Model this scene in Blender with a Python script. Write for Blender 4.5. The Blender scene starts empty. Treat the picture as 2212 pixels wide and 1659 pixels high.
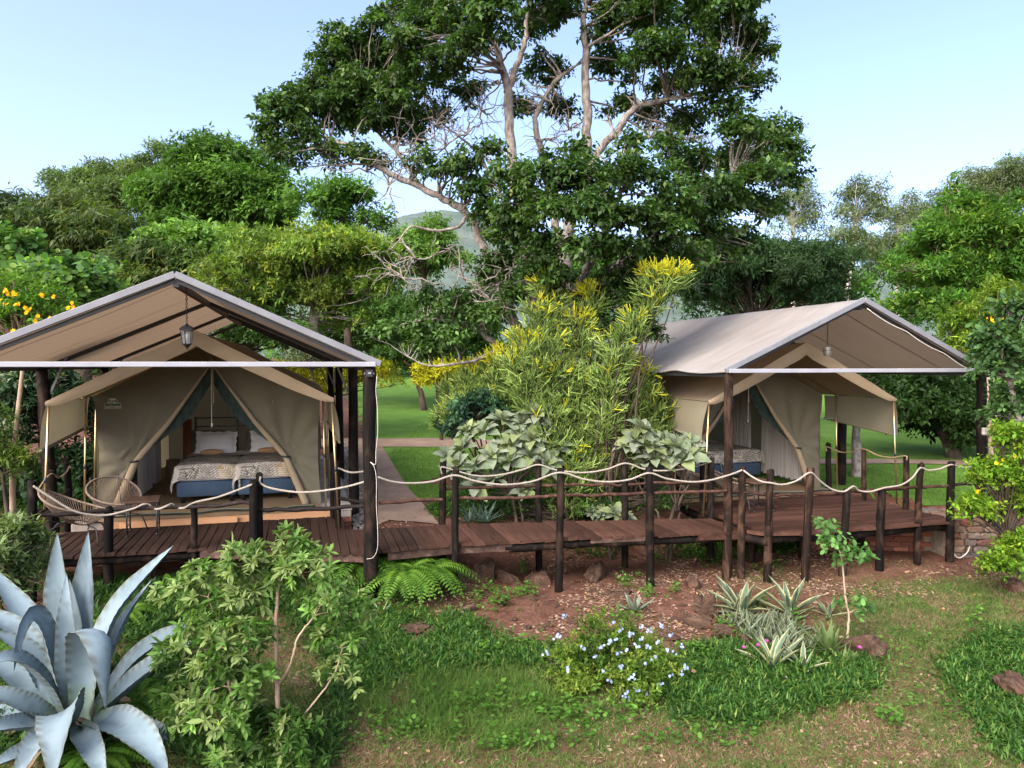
import bpy, math, random
import numpy as np
from mathutils import Vector, Matrix
sc = bpy.context.scene
PI = math.pi
R = math.radians
# ------------------------------------------------------------------ camera, sky, sun, exposure
F, CX, CY, H0, CAMZ = 1560.0, 1106.0, 829.5, 787.0, 2.3      # photo units: 2212 x 1659
PITCH = math.atan((CY - H0) / F)
cd = bpy.data.cameras.new('camera'); cam = bpy.data.objects.new('camera', cd); sc.collection.objects.link(cam)
cd.sensor_width = 36.0; cd.lens = 36.0 * F / 2212.0; cd.clip_start = 0.05; cd.clip_end = 5000
cam.location = (0, 0, CAMZ); cam.rotation_euler = (PI / 2 - PITCH, 0, 0)
sc.camera = cam
SUN_EL, SUN_AZ = 42.0, 215.0          # azimuth clockwise from +Y: behind the camera, to its left
w = bpy.data.worlds.new('World'); sc.world = w; w.use_nodes = True
nt = w.node_tree; nt.nodes.clear()
sky = nt.nodes.new('ShaderNodeTexSky'); sky.sky_type = 'NISHITA'; sky.sun_disc = False
sky.sun_elevation = R(SUN_EL); sky.sun_rotation = R(SUN_AZ)
sky.air_density = 0.6; sky.dust_density = 10.0; sky.ozone_density = 0.6; sky.altitude = 1000
bg = nt.nodes.new('ShaderNodeBackground'); bg.inputs[1].default_value = 0.15
wo = nt.nodes.new('ShaderNodeOutputWorld')
nt.links.new(sky.outputs[0], bg.inputs[0]); nt.links.new(bg.outputs[0], wo.inputs[0])
sd = bpy.data.lights.new('sun', 'SUN'); sd.energy = 0.5; sd.angle = R(120); sd.color = (1.0, 0.97, 0.93)
so = bpy.data.objects.new('sun', sd); sc.collection.objects.link(so)
_sv = Vector((math.sin(R(SUN_AZ)) * math.cos(R(SUN_EL)), math.cos(R(SUN_AZ)) * math.cos(R(SUN_EL)), math.sin(R(SUN_EL))))
so.rotation_euler = _sv.to_track_quat('Z', 'Y').to_euler(); so.location = _sv * 50
sc.view_settings.view_transform = 'Standard'; sc.view_settings.look = 'None'
sc.view_settings.gamma = 1.0; sc.view_settings.use_curve_mapping = False
sc.view_settings.exposure = 2.12
sc.render.engine = 'CYCLES'
sc.cycles.max_bounces = 6; sc.cycles.diffuse_bounces = 3; sc.cycles.glossy_bounces = 2
sc.cycles.transmission_bounces = 4; sc.cycles.transparent_max_bounces = 6
sc.cycles.use_denoising = True
sc.cycles.caustics_reflective = False; sc.cycles.caustics_refractive = False

# ------------------------------------------------------------------ pixel helpers (photo pixel -> direction)
_cp, _sp = math.cos(PITCH), math.sin(PITCH)
def ray(u, v):
    x = (u - CX) / F; y = (CY - v) / F
    return np.array([x, _cp + y * _sp, -_sp + y * _cp])
def atY(u, v, Y):
    d = ray(u, v); k = Y / d[1]
    return np.array([d[0] * k, Y, CAMZ + d[2] * k])
def atZ(u, v, z):
    d = ray(u, v); k = (z - CAMZ) / d[2]
    return np.array([d[0] * k, d[1] * k, z])
def proj(P):
    P = np.asarray(P, float)
    x = P[..., 0]; y = P[..., 1]; z = P[..., 2] - CAMZ
    dep = y * _cp - z * _sp; up = y * _sp + z * _cp
    return CX + F * x / dep, CY - F * up / dep
def nrm(a):
    a = np.asarray(a, float)
    return a / np.maximum(np.linalg.norm(a, axis=-1, keepdims=True), 1e-9)
rng = np.random.default_rng(7)
random.seed(7)

# ------------------------------------------------------------------ object helpers
COL = sc.collection
def link(o, parent=None):
    COL.objects.link(o)
    if parent is not None: o.parent = parent
    return o
def tag(o, label=None, cat=None, group=None, kind=None):
    if label: o['label'] = label
    if cat: o['category'] = cat
    if group: o['group'] = group
    if kind: o['kind'] = kind
    return o
def empty(name, loc, rz=0.0, label=None, cat=None, group=None):
    o = bpy.data.objects.new(name, None); link(o)
    o.location = [float(c) for c in loc]; o.rotation_euler = (0, 0, rz); o.empty_display_size = 0.2
    return tag(o, label, cat, group)
def mesh_obj(name, me, mat=None, parent=None):
    if mat is not None and len(me.materials) == 0: me.materials.append(mat)
    return link(bpy.data.objects.new(name, me), parent)
def copy_tree(o, parent=None):
    c = o.copy(); COL.objects.link(c); c.parent = parent
    for ch in list(o.children): copy_tree(ch, c)
    return c
def np_mesh(name, V, faces, mat=None, parent=None, col=None, smooth=False, cname='Col'):
    """faces: list of (M,k) int arrays"""
    me = bpy.data.meshes.new(name)
    V = np.ascontiguousarray(V, dtype=np.float32)
    me.vertices.add(len(V)); me.vertices.foreach_set('co', V.ravel())
    li = np.concatenate([f.ravel() for f in faces]).astype(np.int32)
    cnt = np.concatenate([np.full(len(f), f.shape[1]) for f in faces])
    st = np.concatenate([[0], np.cumsum(cnt)[:-1]]).astype(np.int32)
    me.loops.add(len(li)); me.loops.foreach_set('vertex_index', li)
    me.polygons.add(len(st)); me.polygons.foreach_set('loop_start', st)
    if smooth: me.polygons.foreach_set('use_smooth', np.ones(len(st), dtype=bool))
    if col is not None:
        a = me.color_attributes.new(cname, 'FLOAT_COLOR', 'POINT')
        c4 = np.ones((len(V), 4), np.float32); c4[:, :3] = col
        a.data.foreach_set('color', c4.ravel())
    me.update(calc_edges=True)
    return mesh_obj(name, me, mat, parent)
class MB:
    """collects simple shapes, build() links them as one mesh object"""
    def __init__(s): s.v = []; s.f = []; s.n = 0
    def add(s, V, faces):
        V = np.asarray(V, float); s.v.append(V)
        for f in faces: s.f.append(tuple(int(i) + s.n for i in f))
        s.n += len(V); return s
    def box(s, c, size, M=None, b=0.0):
        hx, hy, hz = [k / 2 for k in size]
        if b <= 0:
            V = np.array([[x, y, z] for z in (-hz, hz) for y in (-hy, hy) for x in (-hx, hx)])
            fs = [(0, 2, 3, 1), (4, 5, 7, 6), (0, 1, 5, 4), (2, 6, 7, 3), (0, 4, 6, 2), (1, 3, 7, 5)]
        else:
            V = []
            for z in (-hz, hz):
                k = b if True else 0
                for (x, y) in ((-hx + k, -hy), (hx - k, -hy), (hx, -hy + k), (hx, hy - k), (hx - k, hy), (-hx + k, hy), (-hx, hy - k), (-hx, -hy + k)):
                    V.append((x, y, z * 1.0 - math.copysign(b, z)))
            for z in (-hz, hz):
                for (x, y) in ((-hx + b, -hy + b), (hx - b, -hy + b), (hx - b, hy - b), (-hx + b, hy - b)):
                    V.append((x, y, z))
            V = np.array(V, float)
            fs = []
            for i in range(8): fs.append((i, (i + 1) % 8, 8 + (i + 1) % 8, 8 + i))
            for base, ring, fl in ((16, 0, True), (20, 8, False)):
                a, bb, cc, d = base, base + 1, base + 2, base + 3
                g = [(a, bb, cc, d), (ring + 0, ring + 1, bb, a), (ring + 1, ring + 2, bb), (ring + 2, ring + 3, cc, bb), (ring + 3, ring + 4, cc),
                     (ring + 4, ring + 5, d, cc), (ring + 5, ring + 6, d), (ring + 6, ring + 7, a, d), (ring + 7, ring + 0, a)]
                for q in g: fs.append(tuple(reversed(q)) if fl else q)
        if M is not None: V = V @ np.asarray(M, float).T
        return s.add(V + np.asarray(c, float), fs)
    def bar(s, a, b, w, h, b_=0.0):
        a = np.asarray(a, float); b = np.asarray(b, float); d = b - a; L = np.linalg.norm(d); y = d / L
        up = np.array([0, 0, 1.0]) if abs(y[2]) < 0.95 else np.array([0, 1.0, 0])
        x = nrm(np.cross(y, up)); z = np.cross(x, y)
        return s.box((a + b) / 2, (w, L, h), np.stack([x, y, z], 1), b_)
    def tube(s, path, rad, sides=8, cap=True, jit=0.0, rg=None):
        P = np.asarray(path, float); n = len(P)
        r = np.broadcast_to(np.asarray(rad, float), (n,))
        T = np.gradient(P, axis=0) if n > 2 else np.repeat((P[1] - P[0])[None], n, 0)
        T = nrm(T)
        ref = np.array([0, 0, 1.0]) if abs(T[0][2]) < 0.9 else np.array([1.0, 0, 0])
        N = nrm(np.cross(T[0], ref)); V = []
        for i in range(n):
            N = nrm(N - T[i] * np.dot(N, T[i])); B = np.cross(T[i], N)
            for k in range(sides):
                a = 2 * PI * k / sides
                rr = r[i] * (1 + (jit * (rg.random() - .5) if jit else 0))
                V.append(P[i] + (N * math.cos(a) + B * math.sin(a)) * rr)
        fs = [(i * sides + k, i * sides + (k + 1) % sides, (i + 1) * sides + (k + 1) % sides, (i + 1) * sides + k) for i in range(n - 1) for k in range(sides)]
        if cap: fs += [tuple(reversed(range(sides))), tuple((n - 1) * sides + k for k in range(sides))]
        return s.add(V, fs)
    def lathe(s, prof, sides=16, c=(0, 0, 0), cap=True):
        V = [(r * math.cos(2 * PI * k / sides) + c[0], r * math.sin(2 * PI * k / sides) + c[1], z + c[2]) for r, z in prof for k in range(sides)]
        n = len(prof)
        fs = [(i * sides + k, i * sides + (k + 1) % sides, (i + 1) * sides + (k + 1) % sides, (i + 1) * sides + k) for i in range(n - 1) for k in range(sides)]
        if cap: fs += [tuple(reversed(range(sides))), tuple((n - 1) * sides + k for k in range(sides))]
        return s.add(V, fs)
    def grid(s, G, wrap=False):
        G = np.asarray(G, float); a, b = G.shape[:2]
        fs = [(i * b + j, i * b + (j + 1) % b, (i + 1) * b + (j + 1) % b, (i + 1) * b + j) for i in range(a - 1) for j in range(b if wrap else b - 1)]
        return s.add(G.reshape(-1, 3), fs)
    def build(s, name, mat=None, parent=None, smooth=False):
        me = bpy.data.meshes.new(name)
        me.from_pydata(np.concatenate(s.v).tolist(), [], s.f)
        if smooth: me.polygons.foreach_set('use_smooth', np.ones(len(me.polygons), dtype=bool))
        me.update()
        return mesh_obj(name, me, mat, parent)
def smooth_by_angle(o, ang=40):
    me = o.data
    me.polygons.foreach_set('use_smooth', np.ones(len(me.polygons), dtype=bool))
    try: me.set_sharp_from_angle(angle=R(ang))
    except Exception: pass
    return o
def bez(a, b, c, n=8):
    t = np.linspace(0, 1, n)[:, None]
    return (1 - t) ** 2 * np.asarray(a) + 2 * t * (1 - t) * np.asarray(b) + t ** 2 * np.asarray(c)
def catmull(P, n=8):
    P = np.asarray(P, float); Q = np.concatenate([[2 * P[0] - P[1]], P, [2 * P[-1] - P[-2]]]); out = []
    for i in range(1, len(Q) - 2):
        t = np.linspace(0, 1, n, endpoint=False)[:, None]
        p0, p1, p2, p3 = Q[i - 1], Q[i], Q[i + 1], Q[i + 2]
        out.append(0.5 * ((2 * p1) + (-p0 + p2) * t + (2 * p0 - 5 * p1 + 4 * p2 - p3) * t ** 2 + (-p0 + 3 * p1 - 3 * p2 + p3) * t ** 3))
    out.append(P[-1:]); return np.concatenate(out)
# value noise, 2d and 3d-ish
_nt = np.random.default_rng(3).random((64, 64))
def vnoise(x, y):
    x = np.asarray(x, float); y = np.asarray(y, float)
    xi = np.floor(x).astype(int); yi = np.floor(y).astype(int); fx = x - xi; fy = y - yi
    fx = fx * fx * (3 - 2 * fx); fy = fy * fy * (3 - 2 * fy)
    g = lambda a, b: _nt[a % 64, b % 64]
    return (g(xi, yi) * (1 - fx) + g(xi + 1, yi) * fx) * (1 - fy) + (g(xi, yi + 1) * (1 - fx) + g(xi + 1, yi + 1) * fx) * fy
def fbm(x, y, o=4):
    r = 0; a = .5
    for i in range(o): r = r + a * vnoise(x * 2 ** i + 17.3 * i, y * 2 ** i + 5.1 * i); a *= .5
    return r
def sstep(e0, e1, x):
    t = np.clip((np.asarray(x, float) - e0) / (e1 - e0), 0, 1); return t * t * (3 - 2 * t)
def inpoly(u, v, poly):
    u = np.asarray(u); v = np.asarray(v); r = np.zeros(u.shape, bool); n = len(poly)
    for i in range(n):
        x1, y1 = poly[i]; x2, y2 = poly[(i + 1) % n]
        c = ((y1 > v) != (y2 > v)) & (u < (x2 - x1) * (v - y1) / (y2 - y1 + 1e-9) + x1)
        r ^= c
    return r

# ------------------------------------------------------------------ materials
class NT:
    def __init__(s, name):
        s.m = bpy.data.materials.new(name); s.m.use_nodes = True; s.t = s.m.node_tree; s.t.nodes.clear()
        s.o = s.t.nodes.new('ShaderNodeOutputMaterial')
    def n(s, typ, ins=None, **kw):
        nd = s.t.nodes.new('ShaderNode' + typ)
        for k, v in kw.items(): setattr(nd, k, v)
        for k, v in (ins or {}).items(): s.set(nd.inputs[k], v)
        return nd
    def set(s, sock, v):
        if isinstance(v, bpy.types.NodeSocket): s.t.links.new(v, sock)
        else: sock.default_value = (*v, 1.0) if (isinstance(v, tuple) and len(v) == 3 and sock.type == 'RGBA') else v
    def noise(s, scale, detail=4.0, vec=None, rough=.55, dist=0.0):
        return s.n('TexNoise', {'Scale': scale, 'Detail': detail, 'Roughness': rough, 'Distortion': dist, **({'Vector': vec} if vec is not None else {})})
    def ramp(s, fac, stops, interp='LINEAR'):
        nd = s.n('ValToRGB', {'Fac': fac}); cr = nd.color_ramp; cr.interpolation = interp
        while len(cr.elements) < len(stops): cr.elements.new(0.5)
        for e, (p, c) in zip(cr.elements, stops):
            e.position = p; e.color = (*c, 1.0) if len(c) == 3 else c
        return nd.outputs[0]
    def mix(s, fac, a, b, mode='MIX'):
        nd = s.n('Mix', data_type='RGBA', blend_type=mode)
        s.set(nd.inputs[0], fac); s.set(nd.inputs[6], a); s.set(nd.inputs[7], b)
        return nd.outputs[2]
    def obj(s, scale=(1, 1, 1)):
        tc = s.n('TexCoord'); mp = s.n('Mapping', {'Vector': tc.outputs['Object']}); mp.inputs['Scale'].default_value = scale
        return mp.outputs[0]
    def bump(s, h, strength=.3, dist=.02):
        return s.n('Bump', {'Height': h, 'Strength': strength, 'Distance': dist}).outputs[0]
    def pbr(s, base, rough=.6, metal=0.0, normal=None, spec=.5, trans=0.0, tcol=None, alpha=None):
        p = s.n('BsdfPrincipled', {'Base Color': base, 'Roughness': rough, 'Metallic': metal, 'Specular IOR Level': spec})
        if normal is not None: s.set(p.inputs['Normal'], normal)
        if alpha is not None: s.set(p.inputs['Alpha'], alpha)
        out = p.outputs[0]
        if trans > 0:
            t = s.n('BsdfTranslucent', {'Color': tcol if tcol is not None else base})
            out = s.n('MixShader', {0: trans, 1: out, 2: t.outputs[0]}).outputs[0]
        s.t.links.new(out, s.o.inputs[0])
        return s.m
def mat_plain(name, c, rough=.6, metal=0.0, var=.25, scale=6.0, spec=.4, bump=0.0):
    n = NT(name); v = n.obj()
    ns = n.noise(scale, 5, v)
    base = n.mix(n.ramp(ns.outputs[0], [(.3, (0, 0, 0)), (.7, (1, 1, 1))]), tuple(k * (1 - var) for k in c), tuple(min(1, k * (1 + var)) for k in c))
    nm = n.bump(n.noise(scale * 6, 3, v).outputs[0], bump, .01) if bump else None
    return n.pbr(base, rough, metal, nm, spec)
def mat_leaf(name, rough=.45, trans=.3, spec=.4):
    n = NT(name); at = n.n('Attribute', attribute_name='Col')
    ns = n.noise(9.0, 2, n.obj())
    base = n.mix(.35, at.outputs['Color'], n.mix(1.0, at.outputs['Color'], n.ramp(ns.outputs[0], [(.3, (.45, .45, .45)), (.7, (1.6, 1.6, 1.6))]), 'MULTIPLY'))
    tc = n.mix(1.0, base, (1.25, 1.35, .55), 'MULTIPLY')
    return n.pbr(base, rough, 0, None, spec, trans, tc)
def mat_wood(name, c1, c2, c3, axis=2, rough=.7, scale=1.0, rnd=.5, wear=None, bump=.35, patch=None):
    """streaky wood; streaks run along the axis"""
    n = NT(name); s = [14 * scale] * 3; s[axis] = 1.2 * scale
    v = n.obj(tuple(s)); oi = n.n('ObjectInfo')
    add = n.n('VectorMath', {0: v, 1: oi.outputs['Location']}, operation='ADD').outputs[0]
    ns = n.noise(1.0, 6, add, .6, .4)
    base = n.ramp(ns.outputs[0], [(.28, c1), (.55, c2), (.78, c3)])
    k = n.n('MapRange', {'Value': oi.outputs['Random'], 'To Min': 1 - rnd, 'To Max': 1 + rnd}).outputs[0]
    kk = n.n('CombineColor', {0: k, 1: k, 2: k}).outputs[0]
    base = n.mix(1.0, base, kk, 'MULTIPLY')
    if patch:
        pn = n.noise(1.0, 4, n.n('VectorMath', {0: n.obj((5, 5, 2.2)), 1: oi.outputs['Location']}, operation='ADD').outputs[0], .6, .8)
        base = n.mix(n.ramp(pn.outputs[0], [(.50, (0, 0, 0)), (.68, (.85, .85, .85))]), base, n.mix(.5, base, patch))
    if wear:
        v2 = n.obj(tuple(q * .35 for q in s)); add2 = n.n('VectorMath', {0: v2, 1: oi.outputs['Location']}, operation='ADD').outputs[0]
        wn = n.noise(1.0, 5, add2, .65)
        base = n.mix(n.ramp(wn.outputs[0], [(wear[1], (0, 0, 0)), (wear[1] + .1, (1, 1, 1))]), base, wear[0])
    return n.pbr(base, rough, 0, n.bump(ns.outputs[0], bump, .01), .12)
def mat_canvas(name, c, c2, rough=.85, trans=0.0, tc=None, scale=2.0, dirt=None):
    n = NT(name); v = n.obj()
    ns = n.noise(scale, 6, v, .6)
    base = n.mix(n.ramp(ns.outputs[0], [(.3, (0, 0, 0)), (.7, (1, 1, 1))]), c, c2)
    if dirt:
        dn = n.noise(1.3, 8, n.obj((.45, 1.6, .45)), .7, .8)
        base = n.mix(n.ramp(dn.outputs[0], [(.42, (0, 0, 0)), (.72, (.9, .9, .9))]), base, dirt)
        sn = n.noise(14, 6, v, .75)
        base = n.mix(n.ramp(sn.outputs[0], [(.60, (0, 0, 0)), (.75, (.5, .5, .5))]), base, tuple(k * .6 for k in dirt))
    wv = n.noise(420.0, 2, v); fold = n.noise(5.0, 3, n.obj((1, 1, .35)))
    hh = n.mix(.25, fold.outputs[0], wv.outputs[0])
    return n.pbr(base, rough, 0, n.bump(hh, .25, .03), .2, trans, tc)
M = {}
M['leaf'] = mat_leaf('leaf', .6, .42, .2)
M['leaf_gloss'] = mat_leaf('leaf_gloss', .48, .38, .28)
M['leaf_matte'] = mat_leaf('leaf_matte', .85, .34, .12)
M['pole'] = mat_wood('dark_pole', (.003, .0026, .0024), (.006, .0046, .0038), (.026, .016, .011), 2, .75, 2.4, .35, None, .6, (.075, .045, .03))
M['pole_brown'] = mat_wood('brown_pole', (.003, .0024, .002), (.012, .007, .005), (.065, .035, .022), 2, .7, 2.2, .35, None, .6, (.15, .085, .055))
M['rail'] = mat_wood('rail_wood', (.018, .011, .009), (.05, .025, .018), (.13, .07, .05), 1, .7, 1.0, .45)
M['rail_dark'] = mat_wood('rail_dark', (.007, .006, .006), (.016, .012, .011), (.05, .035, .028), 1, .7, 1.0, .35)
M['plank'] = mat_wood('deck_plank', (.034, .0165, .0115), (.060, .0295, .0205), (.098, .053, .038), 1, .85, 1.3, .34, ((.24, .165, .13), .66))
M['plank_dark'] = mat_wood('deck_plank_dark', (.022, .0125, .0092), (.037, .0205, .0150), (.060, .036, .027), 1, .85, 1.3, .25, ((.17, .115, .09), .70))
M['beam'] = mat_wood('beam_timber', (.03, .019, .016), (.07, .043, .034), (.17, .11, .085), 1, .75, .8, .2)
M['fly'] = mat_canvas('fly_canvas', (.245, .232, .222), (.30, .288, .278), .85, .17, (.42, .30, .20), 1.2, (.21, .182, .158))
M['lining'] = mat_canvas('fly_lining', (.40, .275, .18), (.50, .36, .245), .9, .0, None, 1.6, (.30, .20, .13))
M['khaki'] = mat_canvas('khaki_canvas', (.168, .152, .104), (.212, .192, .136), .85, .20, (.30, .26, .16), 2.0)
M['tan'] = mat_canvas('tan_canvas', (.33, .255, .165), (.40, .315, .21), .8, .10, (.42, .32, .19), 3.0)
M['tent_roof'] = mat_canvas('tent_roof_canvas', (.225, .19, .135), (.28, .24, .175), .85, .30, (.3, .22, .12), 1.5, (.2, .14, .1))
M['grey_steel'] = mat_plain('grey_painted_steel', (.165, .172, .19), .6, .0, .14, 5, .25)
M['white_steel'] = mat_plain('pale_painted_steel', (.27, .28, .315), .6, .0, .10, 4, .25)
M['dark_steel'] = mat_plain('dark_steel', (.03, .032, .036), .5, .3, .2, 20, .5)
M['black'] = mat_plain('black_paint', (.012, .012, .014), .45, .0, .3, 30, .5)
M['brass'] = mat_plain('brass_pole', (.62, .47, .25), .28, .9, .1, 3, .5)
M['rope'] = mat_plain('rope', (.28, .25, .215), .9, 0, .22, 60, .2, .3)
M['rope_tan'] = mat_plain('rope_tan', (.26, .195, .12), .9, 0, .2, 60, .2, .3)
M['white'] = mat_plain('white_cable', (.5, .475, .42), .5, 0, .08, 10)
M['white_fabric'] = mat_canvas('white_cotton', (.84, .81, .79), (.90, .88, .86), .9, .05, (.8, .75, .7), 3.0)
M['blue_fabric'] = mat_canvas('blue_upholstery', (.052, .085, .135), (.072, .11, .165), .9, 0, None, 6.0)
M['grey_fabric'] = mat_canvas('grey_blanket', (.33, .28, .235), (.39, .34, .29), .9, 0, None, 4.0)
M['tan_knit'] = mat_plain('tan_knit', (.48, .29, .15), .9, 0, .2, 40, .2, .4)
M['galv'] = mat_plain('galvanised', (.42, .42, .40), .4, .8, .25, 25)
M['red'] = mat_plain('red_plastic', (.62, .03, .02), .4, 0, .1, 10)
M['brown_panel'] = mat_wood('red_brown_board', (.10, .03, .016), (.17, .055, .028), (.24, .09, .05), 2, .5, .5, .1)
M['ply'] = mat_wood('tan_timber', (.38, .20, .10), (.46, .26, .14), (.54, .33, .19), 0, .7, .4, .05, None, .1)
M['cord'] = mat_plain('wicker_cord', (.17, .125, .092), .8, 0, .25, 30)
M['basket'] = mat_plain('basket_weave', (.30, .21, .12), .85, 0, .35, 60, .2, .6)
def glass_mat():
    n = NT('lantern_glass')
    return n.pbr((.35, .37, .38), .12, 0, None, .8, 0, None, .3)
M['glass'] = glass_mat()
def net_mat():
    n = NT('insect_net'); v = n.obj()
    ns = n.noise(16, 4, n.obj((1, 1, .5)))
    base = n.ramp(ns.outputs[0], [(.3, (.016, .030, .026)), (.7, (.040, .062, .054))])
    return n.pbr(base, .8, 0, None, .1, 0, None, .9)
M['net'] = net_mat()
# ------------------------------------------------------------------ terrain
A16 = R(16.0)
EX = np.array([math.cos(A16), math.sin(A16)]); EY = np.array([-math.sin(A16), math.cos(A16)])
LO = np.array([-3.76, 8.10]); RO = np.array([5.07, 10.47])        # front centres of the two canopies
_bx = [-30, -8, -1.9, -1.6, 0, 3.0, 3.5, 6.5, 7.0, 8.0, 14, 40]
_by = [10.6, 10.6, 10.2, 10.1, 10.55, 11.05, 12.4, 12.6, 11.2, 11.1, 11.4, 12]
def hterr(x, y, fine=True):
    x = np.asarray(x, float); y = np.asarray(y, float)
    yb = np.interp(x, _bx, _by); wd = np.interp(x, [-2.2, -1.7, -.9, -.6, 3, 4], [1.5, .25, .25, 1.0, 1.0, 1.2])
    zf = np.interp(x, [-20, -4, -1.5, .5, 4, 7, 20], [-.45, -.52, -.60, -.70, -.66, -.56, -.5]) - .035 * np.clip(8.5 - y, 0, 6) * sstep(-3, 1, x)
    zb = -.10 + .03 * np.clip(y - 11, 0, 60) + .012 * np.clip(y - 71, 0, 2000)
    t = sstep(0, 1, (y - yb) / wd)
    z = zf * (1 - t) + zb * t
    if fine:
        k = np.clip(1.6 - np.abs(y - 8) / 14, .1, 1)
        z = z + k * (.10 * (fbm(x * .9, y * .9, 3) - .44)) * (1 - .75 * sstep(11, 13, y)) + k * .018 * (vnoise(x * 7, y * 7) - .5) * (1 - sstep(11, 12, y))
    return z
def onterr(u, v, zoff=0.0):
    d = ray(u, v); k = 5.0 / d[1]
    for _ in range(400):
        p = np.array([0, 0, CAMZ]) + d * k
        gap = p[2] - float(hterr(p[0], p[1])) - zoff
        if gap < .004: break
        k += max(.004, gap * .5)
        if k > 300: break
    return p
def spread(a, b, dense, far, g=1.18):
    xs = list(np.arange(a, b + 1e-6, dense)); d = dense; x = xs[-1]
    while x < far[1]: d *= g; x += d; xs.append(x)
    d = dense; x = xs[0]; lo = []
    while x > far[0]: d *= g; x -= d; lo.append(x)
    return np.array(lo[::-1] + xs)
def ground_material():
    n = NT('red_soil'); v = n.obj()
    a = n.noise(3.2, 7, v, .62); b = n.noise(26, 5, v, .7); c = n.noise(.9, 4, v, .6); d = n.noise(90, 3, v, .7)
    soil = n.ramp(a.outputs[0], [(.3, (.060, .027, .018)), (.5, (.100, .046, .031)), (.72, (.155, .084, .058))])
    soil = n.mix(n.ramp(b.outputs[0], [(.52, (0, 0, 0)), (.68, (.55, .55, .55))]), soil, (.24, .15, .115))
    thatch = n.ramp(d.outputs[0], [(.3, (.045, .045, .014)), (.5, (.10, .08, .035)), (.72, (.23, .165, .095))])
    sp = n.n('SeparateXYZ', {0: v})
    near = n.n('MapRange', {'Value': sp.outputs[1], 'From Min': 8.6, 'From Max': 7.4, 'To Min': 0.0, 'To Max': .5}).outputs[0]
    msk = n.n('Math', {0: c.outputs[0], 1: near}, operation='ADD').outputs[0]
    base = n.mix(n.ramp(msk, [(.78, (0, 0, 0)), (1.05, (.5, .5, .5))]), soil, thatch)
    h = n.mix(.5, a.outputs[0], b.outputs[0])
    return n.pbr(base, .95, 0, n.bump(h, .7, .05), .1)
def lawn_material():
    n = NT('lawn_grass'); v = n.obj()
    a = n.noise(1.1, 6, v, .6); b = n.noise(60, 4, v, .75)
    g = n.ramp(a.outputs[0], [(.3, (.072, .145, .022)), (.55, (.10, .195, .032)), (.75, (.135, .23, .048))])
    g = n.mix(.45, g, n.mix(1.0, g, n.ramp(b.outputs[0], [(.3, (.4, .4, .4)), (.7, (1.7, 1.7, 1.7))]), 'MULTIPLY'))
    return n.pbr(g, .95, 0, n.bump(b.outputs[0], .8, .04), .1)
def path_material():
    n = NT('path_concrete'); v = n.obj()
    a = n.noise(2.5, 7, v, .65); b = n.noise(70, 4, v, .7)
    g = n.ramp(a.outputs[0], [(.3, (.175, .120, .088)), (.55, (.235, .168, .126)), (.75, (.30, .225, .172))])
    g = n.mix(n.ramp(b.outputs[0], [(.5, (0, 0, 0)), (.8, (.5, .5, .5))]), g, (.13, .085, .07))
    return n.pbr(g, .9, 0, n.bump(b.outputs[0], .3, .01), .2)
M['soil'] = ground_material(); M['lawn'] = lawn_material(); M['path'] = path_material()
def sheet(name, xs, ys, mat, off=0.0, kind='structure', mask=None):
    X, Y = np.meshgrid(xs, ys); Z = hterr(X, Y) + off
    V = np.stack([X, Y, Z], -1).reshape(-1, 3); nx, ny = len(xs), len(ys)
    i = (np.arange(ny - 1)[:, None] * nx + np.arange(nx - 1)[None]).ravel()
    Fq = np.stack([i, i + 1, i + 1 + nx, i + nx], 1)
    if mask is not None:
        c = V[Fq].mean(1); Fq = Fq[mask(c[:, 0], c[:, 1])]
    o = np_mesh(name, V, [Fq], mat, None, None, True); tag(o, kind=kind); return o
gx = spread(-9, 10, .14, (-2500, 2500)); gy = spread(3.6, 13.2, .13, (-400, 3500))
sheet('ground', gx, gy, M['soil'])
lx = spread(-3, 12, .2, (-60, 60), 1.1); ly = spread(10.7, 24, .15, (10.6, 90), 1.1)
def lawn_mask(x, y):
    yb = np.interp(x, _bx, _by)
    u, v = proj(np.stack([x, y, hterr(x, y)], -1))
    bed = (x > -1.2 + .6 * np.sin(y * 3)) & (x < 4.4) & (y < 14.6 + .5 * np.sin(x * 4))
    left = (x < -1.2 - .27 * (y - 10))
    return (y > yb + 1.0) & ~bed & ~left
sheet('lawn', lx, ly, M['lawn'], .012, 'structure', lawn_mask)
def ribbon(name, left, right, mat, off, n=10):
    a = catmull([onterr(*q)[:2] for q in left], n); b = catmull([onterr(*q)[:2] for q in right], n)
    k = np.linspace(0, 1, len(a)); kb = np.linspace(0, 1, len(b))
    b = np.stack([np.interp(k, kb, b[:, i]) for i in (0, 1)], 1)
    w = np.linspace(0, 1, 7)[None, :, None]; G = a[:, None] * (1 - w) + b[:, None] * w
    Z = hterr(G[..., 0], G[..., 1]) + off
    m = MB().grid(np.concatenate([G, Z[..., None]], -1)); o = m.build(name, mat, None, True); tag(o, kind='structure'); return o
ribbon('path', [(789, 1143), (780, 1090), (770, 1030), (760, 980), (752, 948)], [(948, 1135), (915, 1092), (878, 1050), (842, 992), (815, 948)], M['path'], .02)
ribbon('cross_path', [(690, 967), (820, 967), (1000, 968), (1250, 985), (1500, 1000), (1750, 1004), (1950, 1003), (2200, 1010), (2500, 1020)],
       [(690, 949), (820, 949), (1000, 949), (1250, 965), (1500, 985), (1750, 993), (1950, 994), (2200, 1000), (2500, 1008)], M['path'], .028)

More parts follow.
